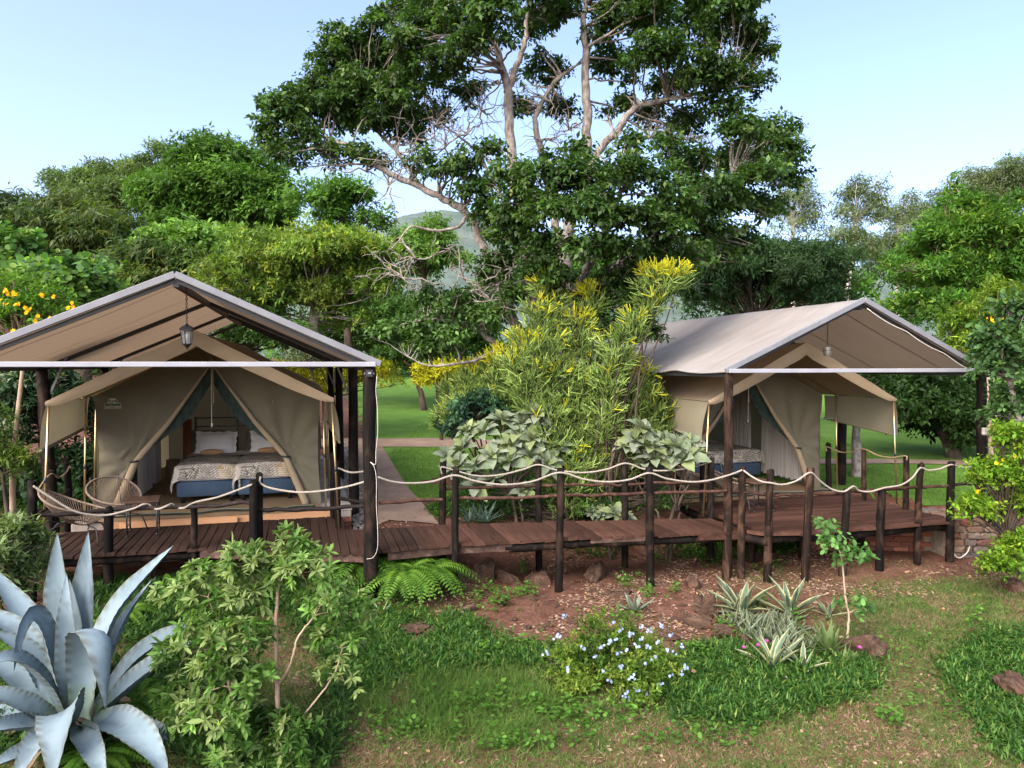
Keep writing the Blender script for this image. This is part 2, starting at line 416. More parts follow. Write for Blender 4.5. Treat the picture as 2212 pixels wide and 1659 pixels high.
# ------------------------------------------------------------------ canopies (fly sheet on a pole frame)
def canopy(label, O, ze, zr, L, posts, W=2.22):
    e = empty('canopy', (O[0], O[1], 0), A16, label, 'canopy', 'fly sheet canopies over the tents')
    zz = lambda s: zr - (zr - ze) * abs(s) / W
    ss = np.concatenate([np.linspace(-W, 0, 15), np.linspace(0, W, 15)[1:]]); ts = np.linspace(-.02, L, 49)
    S, T = np.meshgrid(ss, ts)
    Z = zr - (zr - ze) * np.abs(S) / W
    k = np.abs(np.sin(PI * T / 2.9)) * np.sin(PI * np.clip(np.abs(S) / W, 0, 1)) ** .8
    Z = Z - .055 * k - .05 * (fbm(S * 1.3 + 4, T * 1.1, 3) - .4) * (np.abs(S) / W) - .012 * (fbm(S * 5 + 4, T * 4.1, 3) - .4)
    edge = (np.abs(S) / W) ** 8
    Z = Z - edge * .05 * np.abs(np.sin(PI * T / 1.45)) + .02
    m = MB(); m.grid(np.stack([S, T, Z], -1))
    sh = m.build('fly_sheet', M['fly'], e, True)
    for i in range(4, 48, 8):      # stitched seams across the sheet
        sm = MB()
        for cs in (slice(0, 15), slice(14, 29)):
            q = np.stack([S[i, cs], T[i, cs], Z[i, cs] + .003], -1); sm.grid(np.stack([q + np.array([0, -.014, 0]), q + np.array([0, 0, .003]), q + np.array([0, .014, 0])]))
        sm.build('seam', M['fly'], sh, True)
    hem = MB()
    for sg in (-1, 1):
        c = 0 if sg < 0 else len(ss) - 1
        hem.tube(np.stack([S[:, c], T[:, c], Z[:, c] - .006], -1), .014, 6)
    hem.build('hem', M['fly'], sh, True)
    for sg in (-1, 1):
        MB().bar((0, -.03, zr + .012), (sg * (W + .04), -.03, ze + .002), .045, .075, .006).build('gable_rail', M['grey_steel'], e)
        MB().bar((0, .03, zr - .05), (sg * W * .985, .03, ze - .04), .04, .045).build('gable_rafter', M['black'], e)
        MB().bar((sg * (W - .06), .08, ze - .055), (sg * (W - .06), L, ze - .055), .05, .06).build('eave_beam', M['dark_steel'], e)
        for t in (2.87, 5.7, L - .06):
            MB().bar((0, t, zr - .07), (sg * W * .97, t, ze - .045), .05, .055).build('rafter', M['dark_steel'], e)
    MB().bar((0, .02, zr - .09), (0, L, zr - .09), .06, .07).build('ridge_beam', M['black'], e)
    MB().bar((-W, -.04, ze + .0), (W - .02, -.04, ze + .0), .05, .058, .006).build('tie_bar', M['white_steel'], e)
    g = np.random.default_rng(int(abs(O[0] * 100)))
    for (s, t, zb, r, top, mk, lean) in posts:
        n = 9; hh = np.linspace(0, 1, n)
        x = s + lean * (1 - hh) + .006 * g.standard_normal(n); y = t + .006 * g.standard_normal(n); z = zb + (top - zb) * hh
        p = MB().tube(np.stack([x, y, z], -1), r * (1.06 - .12 * hh) * (1 + .03 * g.standard_normal(n)), 12).build('post', M[mk], e)
        smooth_by_angle(p, 50)
        if abs(s) > 1.9 and t > .5:
            b = MB(); b.bar((s + .075, t, top - .02), (s + .075, t, top - .42), .03, .012)
            sgn = -1 if s > 0 else 1
            b2 = MB(); b2.bar((s + sgn * .07, t, top - .4), (s + sgn * .07, t, top - .01), .03, .03)
            b2.bar((s + sgn * .08, t, top - .38), (s + sgn * .30, t, ze + .12 - .02), .028, .028)
            b2.build('bracket', M['grey_steel'], e)
    return e
canL = canopy('tan fly sheet canopy on black poles, its open gable showing rafters beneath', LO, 2.30, 3.29, 8.6,
       [(2.12, .06, -.75, .085, 2.27, 'pole', .02), (2.12, 2.95, -.45, .078, 2.24, 'pole', 0), (2.02, 5.8, -.3, .075, 2.24, 'pole', .02), (1.95, 8.4, -.3, .07, 2.24, 'pole', .03),
        (-2.12, 2.6, -.6, .085, 2.24, 'pole', .12), (-2.12, 5.8, -.5, .08, 2.24, 'pole', 0), (-2.1, 8.4, -.5, .08, 2.24, 'pole', 0)])
canR = canopy('grey beige fly sheet canopy, its whole sloping side in view beyond the boardwalk', RO, 2.21, 3.22, 8.4,
       [(-2.16, .05, -.85, .062, 2.19, 'pole_brown', -.01), (-2.12, 2.9, -.6, .07, 2.15, 'pole', 0), (-2.12, 5.8, -.4, .07, 2.15, 'pole', 0), (-2.12, 8.2, -.3, .07, 2.15, 'pole', 0),
        (2.28, .05, -.8, .075, 2.19, 'pole', 0), (2.12, 2.86, -.3, .08, 2.15, 'pole', 0), (2.12, 5.8, -.3, .08, 2.15, 'pole', 0)])
# wavy edge cord on the far canopy's gable
m = MB(); tt = np.linspace(0, 1, 30); sV = .06 + tt * 2.12
m.tube(np.stack([sV, -.02 + 0 * tt, 3.22 - 1.01 * sV / 2.22 - .085 - .03 * np.abs(np.sin(tt * PI * 3.0))], -1), .008, 5)
m.build('edge_cord', M['white'], canR, True)

# ------------------------------------------------------------------ tents
def make_tent(O, zb, label, logo=False, tw=.0, shift=0.0):
    e = empty('safari_tent', (O[0], O[1], zb), A16, label, 'tent', 'canvas safari tents')
    ZA, ZC, WA, WF, TF, TB = 2.64, 1.74, 1.73, 1.60, 1.60, 7.4
    rz = lambda s: ZA - (ZA - ZC) * np.abs(s) / WA
    ss = np.linspace(-WA, WA, 21); ts = np.linspace(0, TB, 30); S, T = np.meshgrid(ss, ts)
    Z = rz(S) - .02 * np.sin(PI * np.abs(S) / WA) * np.abs(np.sin(PI * T / 2.4)) + .012 * (fbm(S * 2, T * 1.5) - .45)
    Sx = S * (1 - .035 * sstep(0, TF, T))
    rf = MB().grid(np.stack([Sx, T, Z], -1)).build('roof', M['tent_roof'], e, True)
    # valance: a band that hangs along the front edge of the roof
    sv = np.linspace(-WA - .01, WA + .01, 61); dpt = np.interp(np.abs(sv), [0, .12, 1.2, 1.6, WA + .02], [.20, .215, .17, .12, .05])
    rows = []
    for k in np.linspace(0, 1, 5):
        rows.append(np.stack([sv, -.012 - .02 * math.sin(PI * k) + .006 * np.sin(sv * 9), rz(sv) + .012 - dpt * k], -1))
    MB().grid(np.stack(rows)).build('valance', M['tan'], e, True)
    # awning frame tubes under the roof
    fr = MB()
    for tq in (.08, TF - .35):
        fr.tube([(-WA + .03, tq, ZC - .03), (0, tq, ZA - .09), (WA - .03, tq, ZC - .03)], .013, 6)
    fr.tube([(0, .05, ZA - .08), (0, TB, ZA - .08)], .014, 6)
    fr.build('frame_tube', M['brass'], e, True)
    for sg in (-1, 1):
        # side flap of the awning
        a = np.linspace(0, 1, 14)[:, None]; b = np.linspace(0, 1, 9)[None]
        top = np.stack([sg * (WA - .07 * a), TF * a, ZC - .01 + 0 * a], -1); bot = np.stack([sg * (WA + .1 - .13 * a), .03 + TF * a, 1.14 + .17 * a], -1)
        G = top * (1 - b[..., None]) + bot * b[..., None]
        G[..., 0] += sg * .02 * (fbm(a * 3 + 9, b * 2, 3) - .45) + sg * .02 * np.sin(b * PI)
        fl = MB().grid(G).build('side_flap', M['khaki'], e, True)
        MB().tube(G[:, -1] + np.array([-sg * .01, 0, -.012]), .02, 6).build('flap_roll', M['khaki'], fl, True)
        # front wall panel with folds, cut away along the rolled-back door edge
        zs = np.concatenate([np.linspace(.0, 1.7, 26), np.linspace(1.75, 2.50, 14)])
        inn = np.interp(zs, [0, .77, 1.33, 2.2, 2.5], [1.36, 1.06, .61, .015, .0])
        out = np.where(zs > 1.74, (ZA - zs - .06) / (ZA - ZC) * WA, WF - .05 * np.sin(np.clip(zs / 1.74, 0, 1) * PI))
        out = np.minimum(out, WF); out = np.maximum(out, inn + .002)
        q = np.linspace(0, 1, 22)[None]
        SS = out[:, None] * (1 - q) + inn[:, None] * q; ZZ = np.repeat(zs[:, None], 22, 1)
        # folds radiate from the tie at (1.07,.78) and hang from the top edge
        dx = SS - 1.07; dz = ZZ - .80; ang = np.arctan2(dz, dx); rr = np.hypot(dx, dz)
        fold = .035 * np.sin(ang * 13 + 1.5) * np.exp(-rr * 1.3) * sstep(.02, .2, rr) + .018 * np.sin(SS * 9 + 2 * fbm(SS * 2, ZZ * 1.2)) * sstep(0, 1.2, ZZ) + .05 * (fbm(SS * 1.6 + sg * 3, ZZ * 1.4, 4) - .45)
        TT = TF - fold * 1.35
        pan = MB().grid(np.stack([sg * SS, TT, ZZ], -1)).build('front_wall', M['khaki'], e, True)
        # rolled door edge: narrow at the top, fat tube at the foot
        zq = np.linspace(2.2, -.01, 34); sq = np.interp(zq, [0, .77, 1.33, 2.2], [1.37, 1.06, .61, .015])
        rad = np.interp(zq, [0, .25, .7, .77, .84, 1.4, 2.2], [.058, .058, .052, .036, .046, .034, .012])
        dr = MB().tube(np.stack([sg * sq, TF - .03 + 0 * zq, zq + .0], -1), rad, 10).build('door_roll', M['tan'], e, True)
        tie = MB().tube([(sg * 1.01, TF - .075, .78), (sg * 1.07, TF - .095, .775), (sg * 1.13, TF - .06, .77)], .016, 6).build('tie_strap', M['dark_steel'], dr, True)
        MB().tube(np.stack([np.full(12, sg * .88), TF - .06 + .012 * np.cos(np.linspace(0, 5, 12)), 1.63 + .02 * np.sin(np.linspace(0, 5, 12))], -1), .004, 5).build('hook', M['galv'], pan, True)
        # insect net pulled back behind the wall
        zt = np.linspace(2.16, .86, 22); so_ = np.interp(zt, [.77, 1.33, 2.2], [1.06, .63, .03]); si = np.interp(zt, [.86, 1.15, 1.40, 1.90, 2.2], [.99, .62, .32, .02, .0])
        q = np.linspace(0, 1, 7)[None]; SN = so_[:, None] * (1 - q) + si[:, None] * q; ZN = np.repeat(zt[:, None], 7, 1)
        TN = TF + .05 + .02 * np.sin(SN * 30 + ZN * 12) * 0.6
        MB().grid(np.stack([sg * SN, TN, ZN], -1)).build('insect_net', M['net'], e, True)
        # side wall behind the facade
        a = np.linspace(TF, TB, 20)[:, None]; b = np.linspace(0, 1, 8)[None]
        G = np.stack([sg * (WF - .02 + .03 * (fbm(a * 2, b * 2 + 3) - .4)) + 0 * a * b, a + 0 * b, (ZC - .03) * b + 0 * a], -1)
        MB().grid(G).build('side_wall', M['khaki'], e, True)
        # poles: front corner (splayed), inner, and along the side
        for nm, pa, pb in (('pole', (sg * 1.80, 0.0, -zb), (sg * 1.71, .01, ZC)), ('pole', (sg * 1.66, TF - .38, -zb if sg < 0 else -.02), (sg * 1.62, TF - .35, ZC))):
            pl = MB().tube([pa, tuple((np.array(pa) + np.array(pb)) / 2), pb], .0135, 8).build(nm, M['brass'], e, True)
            h = np.array(pa) * .55 + np.array(pb) * .45
            MB().tube([h, h * 1.0 + np.array([0, 0, .06])], .019, 8).build('clamp', M['dark_steel'], pl, True)
        for k in range(4):
            MB().tube([(sg * 1.76, TF + .5 + k * 1.1, -.02), (sg * 1.70, TF + .5 + k * 1.1, ZC - .02)], .011, 6).build('pole', M['brass'], e, True)
        MB().tube([(sg * 1.58, TF, 1.30), (sg * 1.66, TF - .32, 1.32)], .004, 4).build('guy_cord', M['white'], e)
    G = np.array([[[s, TB, 0], [s, TB, float(rz(s)) - .03]] for s in np.linspace(-WF, WF, 13)])
    MB().grid(G).build('back_wall', M['khaki'], e, True)
    G = np.array([[[s, t, .004 + .006 * math.sin(s * 7 + t * 5)] for s in np.linspace(-WF + .02, WF - .02, 16)] for t in np.linspace(TF - .62, TB - .05, 26)])
    MB().grid(G).build('groundsheet', M['floor_sheet'], e, True)
    # door sill: rolled zip flap lying across the threshold
    s = np.linspace(-1.45, 1.5, 60)
    for off, rr, mt in ((0.0, .022, 'khaki'), (.05, .010, 'net')):
        MB().tube(np.stack([s, TF - .32 - off + .035 * np.sin(s * 4 + off * 20) + .02 * np.sin(s * 11), .03 + .008 * np.sin(s * 6)], -1), rr, 7).build('door_sill', M[mt], e, True)
    # zip tape and pull cord at the apex
    MB().tube([(.02, TF - .04, 2.22), (.025, TF - .05, 1.62)], .008, 5).build('zip_tape', M['tan'], e)
    c = MB(); c.tube([(.0, TF - .07, 2.22), (.0, TF - .07, 1.30)], .005, 5); c.lathe([(.006, 0), (.013, .01), (.013, .05), (.005, .06)], 8, (0, TF - .07, 1.26)); c.build('pull_cord', M['white'], e)
    if logo:
        lg = MB(); a = np.linspace(-.12, PI + .12, 25)
        lg.tube(np.stack([-1.345 + .062 * np.cos(a), np.full(25, TF - .068), 1.655 + .062 * np.sin(a)], -1), .0035, 5)
        fr_ = [(-1.44, 1.642), (-1.25, 1.642), (-1.242, 1.634), (-1.242, 1.604), (-1.25, 1.596), (-1.44, 1.596), (-1.448, 1.604), (-1.448, 1.634), (-1.44, 1.642)]
        lg.tube([(x, TF - .068, z) for x, z in fr_], .0032, 5)
        # little tree and tent inside the arc
        a = np.linspace(0, 2 * PI, 12, endpoint=False)
        lg.add([(-1.345 + .04 * math.cos(q), TF - .069, 1.695 + .014 * math.sin(q)) for q in a], [tuple(range(12))])
        lg.add([(-1.365, TF - .069, 1.65), (-1.355, TF - .069, 1.65), (-1.352, TF - .069, 1.69), (-1.362, TF - .069, 1.69)], [(0, 1, 2, 3)])
        lg.add([(-1.398, TF - .069, 1.648), (-1.37, TF - .069, 1.648), (-1.384, TF - .069, 1.672)], [(0, 1, 2)])
        lg.add([(-1.35, TF - .069, 1.648), (-1.295, TF - .069, 1.648), (-1.325, TF - .069, 1.668)], [(0, 1, 2)])
        lo = lg.build('logo', M['logo_cream'], e)
        pn = MB().box((-1.345, TF - .064, 1.619), (.20, .002, .046)).build('logo_panel', M['logo_green'], lo)
        for txt, sz, z, mt, w_ in (('TENTCO', .048, 1.604, 'logo_text', .17), ('OASIS LODGE', .040, 1.562, 'logo_cream', .235)):
            cu = bpy.data.curves.new('lettering', 'FONT'); cu.body = txt; cu.size = sz; cu.align_x = 'CENTER'; cu.extrude = .0005; cu.offset = .0006
            tmp = bpy.data.objects.new('lettering', cu); COL.objects.link(tmp); bpy.context.view_layer.update()
            me = bpy.data.meshes.new_from_object(tmp.evaluated_get(bpy.context.evaluated_depsgraph_get())); wx = max(tmp.dimensions.x, .01)
            bpy.data.objects.remove(tmp); me.materials.clear(); t_ = mesh_obj('lettering', me, M[mt], lo)
            t_.location = (-1.345, TF - .0675, z); t_.rotation_euler = (PI / 2, 0, 0); t_.scale.x = w_ / wx
    return e
M['floor_sheet'] = mat_canvas('groundsheet', (.24, .165, .095), (.30, .21, .125), .85, 0, None, 2.5)
M['logo_cream'] = mat_plain('logo_cream', (.62, .57, .44), .8, 0, .05, 10)
M['logo_green'] = mat_plain('logo_green', (.05, .10, .06), .8, 0, .1, 10)
M['logo_text'] = mat_plain('logo_text', (.17, .24, .15), .8, 0, .1, 10)
def loc(O, s, t):
    return np.array([O[0] + EX[0] * s + EY[0] * t, O[1] + EX[1] * s + EY[1] * t])
TLO = loc(LO, 0.02, 1.4); TRO = loc(RO, -.17, 1.0)
tentL = make_tent(TLO, .09, 'khaki safari tent with a cream tree emblem, two made beds inside', True)
tentR = make_tent(TRO, .0, 'khaki safari tent with pale curtains inside, under the grey beige canopy')
# ------------------------------------------------------------------ bricks, plinths and the stone wall
def stone_mat(name, cs, bump=.5):
    n = NT(name); oi = n.n('ObjectInfo'); v = n.obj()
    base = n.ramp(oi.outputs['Random'], [(i / max(1, len(cs) - 1), c) for i, c in enumerate(cs)])
    ns = n.noise(18, 6, v, .65)
    base = n.mix(.6, base, n.mix(1.0, base, n.ramp(ns.outputs[0], [(.3, (.45, .45, .45)), (.7, (1.5, 1.5, 1.5))]), 'MULTIPLY'))
    return n.pbr(base, .9, 0, n.bump(ns.outputs[0], bump, .02), .2)
M['brick'] = stone_mat('old_brick', [(.16, .055, .035), (.24, .09, .055), (.11, .05, .04), (.28, .12, .075)])
M['stone'] = stone_mat('field_stone', [(.12, .08, .055), (.17, .105, .07), (.13, .05, .032), (.10, .09, .08), (.20, .145, .10), (.085, .055, .04)])
M['mortar'] = mat_plain('mortar', (.24, .20, .16), .95, 0, .3, 14, .1, .5)
M['limewash'] = mat_plain('limewash', (.46, .41, .37), .9, 0, .3, 5, .2, .4)
M['concrete'] = mat_plain('concrete', (.30, .255, .22), .9, 0, .25, 4, .2, .4)
def unit_block(name, mat, b=.06):
    m = MB().box((0, 0, 0), (1, 1, 1), None, b); o = m.build(name, mat); me = o.data; bpy.data.objects.remove(o); return me
ME_BRICK = unit_block('brick', M['brick'], .05)
def put(name, me, parent, locv, scl, rot=(0, 0, 0)):
    o = bpy.data.objects.new(name, me); link(o, parent); o.location = [float(c) for c in locv]; o.scale = [float(c) for c in scl]; o.rotation_euler = rot; return o
# tent plinths: concrete slab, limewashed kerb, bricks showing at the open corner
def plinth(O, zt, s0, s1, t0, t1, label, bricks):
    e = empty('tent_plinth', (O[0], O[1], 0), A16, label, 'plinth')
    MB().box(((s0 + s1) / 2, (t0 + t1) / 2, zt - .06), (s1 - s0, t1 - t0, .12), None, .01).build('slab', M['concrete'], e)
    MB().box(((s0 + s1) / 2, (t0 + t1) / 2, zt - .45), (s1 - s0 - .08, t1 - t0 - .08, .66)).build('core', M['mortar'], e)
    if bricks:
        for r in range(5):
            for k in range(bricks):
                off = .115 * (r % 2)
                put('brick', ME_BRICK, e, (s1 - .032, t0 + .13 + off + k * .235, zt - .16 - r * .083), (.07, .222, .072))
            for k in range(2):
                put('brick', ME_BRICK, e, (s1 - .15 - k * .235, t0 + .032, zt - .16 - r * .083), (.222, .07, .072))
    return e
pL = plinth(LO, .085, -1.75, 2.05, 2.42, 9.4, 'limewashed brick plinth under the tent with the emblem', 5)
MB().box((.22, 2.40, .035), (3.1, .03, .11), None, .004).build('riser_board', M['ply'], pL)
MB().box((1.88, 2.9, .0885), (.36, 1.0, .007)).build('kerb_wash', M['limewash'], pL)
b = MB().box((0, 0, 0), (1.55, .03, .085), None, .005).build('loose_board', M['ply'])
tag(b, 'loose pale timber board leaning on the sill of the tent with beds', 'board'); b.location = (*loc(LO, -.35, 2.33), .045); b.rotation_euler = (R(-14), 0, A16)
pR = plinth(RO, -.012, -1.95, 1.6, 2.0, 8.6, 'stone and brick plinth under the tent with pale curtains', 5)

# stone retaining wall and paved corner at the end of the far deck
wall_o = atZ(2062, 1140, 0); 
sw = empty('stone_wall', (6.52, 10.72, -.62), 0, 'low retaining wall of brown field stones at the end of the deck', 'wall')
MB().box((1.6, .35, .29), (3.2, .62, .58)).build('core', M['mortar'], sw)
g = np.random.default_rng(11)
def rough_stone(name, mat, w, h, d, seed, n=9):
    q = np.random.default_rng(seed); a = np.sort(q.random(n) * .6 + np.arange(n)) / n * 2 * PI
    rx = (w / 2) * (.82 + .25 * q.random(n)); rz = (h / 2) * (.82 + .25 * q.random(n))
    sup = lambda t: np.sign(t) * np.abs(t) ** .6
    V = []
    for k, (yy, sc_) in enumerate(((d / 2, 1.0), (-d * .35, 1.0), (-d / 2, .82))):
        for i in range(n): V.append((rx[i] * sup(math.cos(a[i])) * sc_, yy + .006 * q.standard_normal(), rz[i] * sup(math.sin(a[i])) * sc_))
    fs = [(k * n + i, k * n + (i + 1) % n, (k + 1) * n + (i + 1) % n, (k + 1) * n + i) for k in range(2) for i in range(n)] + [tuple(2 * n + i for i in range(n))]
    return MB().add(V, [tuple(reversed(f)) for f in fs])
z = .02
while z < .52:
    h = .07 + .10 * g.random(); x = -.08 * g.random()
    while x < 3.1:
        wd_ = .09 + .24 * g.random()
        o = rough_stone('stone', None, wd_, h, .08, int(g.integers(1e6))).build('stone', M['stone'], sw); o.location = (x + wd_ / 2, .025 - .012 * g.random(), z + h / 2)
        x += wd_ * .97
    z += h * .96
for k in range(26):        # crazy paving on top of the wall
    x = .1 + (k % 9) * .34 + .05 * g.random(); y = .02 + (k // 9) * .27
    o = rough_stone('paver', None, .33, .27, .05, 500 + k).build('paver', M['stone'], sw); o.rotation_euler = (R(-90), 0, 0); o.location = (x, y + .13, .594)
# brick foundation wall seen under the far deck
bw = empty('brick_wall', (4.7, 11.35, -.72), R(-6), 'sooty brick foundation wall under the far deck', 'wall')
MB().box((.9, .13, .33), (1.84, .2, .66)).build('core', M['mortar'], bw)
for r in range(8):
    for k in range(8):
        put('brick', ME_BRICK, bw, (.1 + k * .232 - .11 * (r % 2), .03, .05 + r * .082), (.22, .08, .072))

# ------------------------------------------------------------------ decks and boardwalk
def unit_plank(name, mat, wd, th=.032, seed=0):
    q = np.random.default_rng(seed); n = 7; y = np.linspace(-.5, .5, n); b = .005; prof = [(-wd / 2, -th), (wd / 2, -th), (wd / 2, -b), (wd / 2 - b, 0), (-wd / 2 + b, 0), (-wd / 2, -b)]
    bow = .003 * q.standard_normal(n); tw = .004 * q.standard_normal(n); V = []
    for i in range(n):
        for (x, z) in prof: V.append((x * (1 + .012 * q.standard_normal()), y[i], z + bow[i] + tw[i] * x / wd))
    k = len(prof)
    fs = [(i * k + j, i * k + (j + 1) % k, (i + 1) * k + (j + 1) % k, (i + 1) * k + j) for i in range(n - 1) for j in range(k)]
    fs = [tuple(reversed(f)) for f in fs] + [tuple(range(k)), tuple(reversed(range((n - 1) * k, n * k)))]
    o = MB().add(V, fs).build(name, mat); me = o.data; bpy.data.objects.remove(o); return me
def post_part(parent, u_top, v_top, u_base, Y, r, mk='pole', zb=None, lean=0.0, name='post', inv=None):
    """round pole on the line of sight at depth Y; parent is an unrotated Empty at the origin"""
    T = atY(u_top, v_top, Y); B = atY(u_base, v_top + 200, Y)
    zb = float(hterr(B[0], Y)) - .15 if zb is None else zb
    q = np.random.default_rng(int(u_top * 7 + v_top)); n = 8; k = np.linspace(0, 1, n)
    dx = (B[0] - T[0]) * 1.0
    P = np.stack([T[0] + dx * (1 - k) + .004 * q.standard_normal(n), Y + .004 * q.standard_normal(n), zb + (T[2] - zb) * k], -1)
    rr = r * (1.05 - .1 * k) * (1 + .03 * q.standard_normal(n))
    P = np.concatenate([P, [[T[0], Y, T[2] + .008]]]); rr = np.concatenate([rr, [rr[-1] * .8]])
    o = MB().tube(P, rr, 12).build(name, M[mk], parent); smooth_by_angle(o, 45)
    return T, r
def rail_part(parent, pts, r, mk='rail', name='rail', sides=8):
    P = catmull(pts, 6); q = np.random.default_rng(int(abs(P[0][0] * 1000)) + 3); n = len(P)
    P = P + .006 * q.standard_normal((n, 3)) * np.array([.3, .6, 1])
    o = MB().tube(P, r * (1 + .06 * q.standard_normal(n)), sides).build(name, M[mk], parent); smooth_by_angle(o, 50); return o
def lay(parent, me_list, s_list, fr_t, bk_t, O, z, jit=.02, seed=1):
    q = np.random.default_rng(seed); ang = A16
    for s in s_list:
        a = fr_t(s) + jit * q.standard_normal(); bb = bk_t(s) + jit * .5 * q.standard_normal()
        if bb - a < .1: continue
        c = loc(O, s, (a + bb) / 2)
        put('plank', me_list[int(q.integers(len(me_list)))], parent, (c[0], c[1], z + .0025 * q.standard_normal()), (1, bb - a, 1), (.003 * q.standard_normal(), .008 * q.standard_normal(), ang + .003 * q.standard_normal()))
def l2(O, P):
    d = np.asarray(P)[:2] - O; return float(d @ EX), float(d @ EY)
PLD = [unit_plank('plank', M['plank_dark'], .108, .032, i) for i in range(4)]
PLB = [unit_plank('plank', M['plank'], .150, .036, 10 + i) for i in range(4)]
PLR = [unit_plank('plank', M['plank'], .100, .032, 20 + i) for i in range(4)]
# --- near tent's deck
deckL = empty('timber_deck', (0, 0, 0), 0, 'dark brown timber deck with black pole railing before the tent with beds', 'deck')
fe = [l2(LO, q) for q in ((-6.15, 8.33), (-5.76, 8.44), (-3.9, 8.95), (-1.66, 8.72), (-1.2, 8.8))]
fs_ = [a for a, _ in fe]; ft_ = [b for _, b in fe]
lay(deckL, PLD, np.arange(-2.16, 2.03, .1145), lambda s: float(np.interp(s, fs_, ft_)), lambda s: 2.37 if s < 1.86 else 1.45, LO, 0.0, .012, 5)
def wpath(pts, z): return [(*p, z) for p in pts]
rail_part(deckL, wpath([(-6.0, 8.5), (-5.0, 8.76), (-3.9, 9.06)], -.10), .06, 'pole', 'beam')
rail_part(deckL, wpath([(-3.95, 9.05), (-2.8, 8.93), (-1.70, 8.82)], -.10), .06, 'pole', 'beam')
rail_part(deckL, wpath([(-6.2, 9.9), (-4.2, 10.4), (-2.4, 10.1)], -.10), .06, 'pole', 'beam')
m = MB(); m.bar((-3.9, 8.985, -.075), (-1.68, 8.765, -.075), .035, .09); m.build('fascia_board', M['beam'], deckL)
LP = {}
for key, ut, vt, ub, Y, r, mk, zb in (('a', 70, 1040, 66, 8.44, .052, 'pole', None), ('b', 234, 1099, 233, 8.78, .055, 'pole', None), ('c', 420, 1089, 419, 8.98, .042, 'pole', None),
        ('d', 549, 1039, 549, 8.86, .058, 'pole', None), ('e', 560, 1025, 560, 8.99, .045, 'pole', None), ('f', 106, 1017, 112, 9.54, .055, 'pole', None), ('g', 146, 1001, 150, 10.3, .05, 'pole', None),
        ('h', 797, 1008, 797, 9.85, .028, 'rail', None), ('i', 729, 997, 730, 10.1, .045, 'pole', None), ('j', 718, 981, 720, 10.75, .04, 'pole', None)):
    LP[key] = post_part(deckL, ut, vt, ub, Y, r, mk, zb)[0]
for (u1, v1, y1, u2, v2, y2, mk) in ((66, 1112, 8.44, 234, 1104, 8.74, 'rail_dark'), (234, 1101, 8.80, 549, 1085, 8.92, 'rail_dark'), (557, 1102, 8.95, 812, 1092, 8.74, 'rail_dark'),
        (70, 1120, 8.5, 150, 1058, 10.3, 'rail_dark'), (106, 1100, 9.54, 150, 1064, 10.3, 'rail_dark'), (727, 1075, 10.1, 797, 1085, 9.85, 'rail_dark')):
    a = atY(u1, v1, y1); b = atY(u2, v2, y2); rail_part(deckL, [a, (a + b) / 2 + np.array([0, 0, -.012]), b], .026, mk)
# --- boardwalk between the two decks
walk = empty('boardwalk', (0, 0, 0), 0, 'reddish plank boardwalk on poles linking the two decks', 'boardwalk')
fb = [l2(LO, q) for q in ((-1.75, 8.74), (-1.6, 8.86), (-.70, 9.22), (.595, 9.47), (1.83, 9.70), (3.18, 9.92))]
bb_ = [l2(LO, q) for q in ((-1.75, 10.08), (-1.59, 10.12), (-1.05, 10.30), (.36, 10.49), (1.63, 10.62), (3.1, 10.75))]
sw0, sw1 = 2.10, fb[-1][0]
lay(walk, PLD[:2] + PLB[:1], np.arange(2.09, 3.0, .118), lambda s: float(np.interp(s, [a for a, _ in fb], [b for _, b in fb])), lambda s: float(np.interp(s, [a for a, _ in bb_], [b for _, b in bb_])), LO, .0, .014, 6)
lay(walk, PLB, np.arange(3.06, sw1 - .02, .1565), lambda s: float(np.interp(s, [a for a, _ in fb], [b for _, b in fb])), lambda s: float(np.interp(s, [a for a, _ in bb_], [b for _, b in bb_])), LO, .0, .016, 7)
m = MB(); m.bar((-1.55, 8.93, -.085), (-.66, 9.28, -.085), .05, .10); m.build('beam', M['beam'], walk)
m = MB(); m.bar((-.66, 9.28, -.09), (.0, 9.40, -.09), .05, .10); m.build('beam', M['brown_beam'] if 'brown_beam' in M else M['beam'], walk)
rail_part(walk, wpath([(-.1, 9.40), (.6, 9.54), (1.2, 9.66), (1.95, 9.78)], -.105), .055, 'pole', 'beam')
m = MB(); m.bar((1.05, 9.575, -.062), (1.80, 9.71, -.060), .03, .05); m.build('split_board', M['beam'], walk)
rail_part(walk, wpath([(1.85, 9.77), (2.6, 9.90), (3.2, 10.0)], -.105), .055, 'pole', 'beam')
rail_part(walk, wpath([(-1.0, 10.25), (.4, 10.42), (1.7, 10.55), (3.1, 10.68)], -.105), .05, 'pole', 'beam')
m = MB(); m.bar((2.55, 9.82, -.06), (3.22, 9.94, -.07), .04, .09); m.build('fascia_board', M['plank'], walk)
WP = {}
for key, ut, vt, ub, Y, r, mk in (('a', 985, 1015, 981, 9.16, .045, 'pole'), ('b', 1211, 1014, 1207, 9.42, .05, 'pole'), ('c', 1402, 1010, 1405, 9.64, .055, 'pole'),
        ('d', 957, 999, 954, 10.33, .052, 'pole'), ('e', 1163, 994, 1164, 10.5, .05, 'pole'), ('f', 1350, 993, 1350, 10.62, .05, 'pole'), ('g', 1536, 990, 1535, 10.85, .055, 'pole'),
        ('h', 1518, 981, 1516, 11.3, .05, 'pole'), ('i', 1466, 998, 1466, 12.2, .05, 'pole'), ('j', 1604, 1009, 1601, 9.93, .052, 'pole_brown')):
    WP[key] = post_part(walk, ut, vt, ub, Y, r, mk)[0]
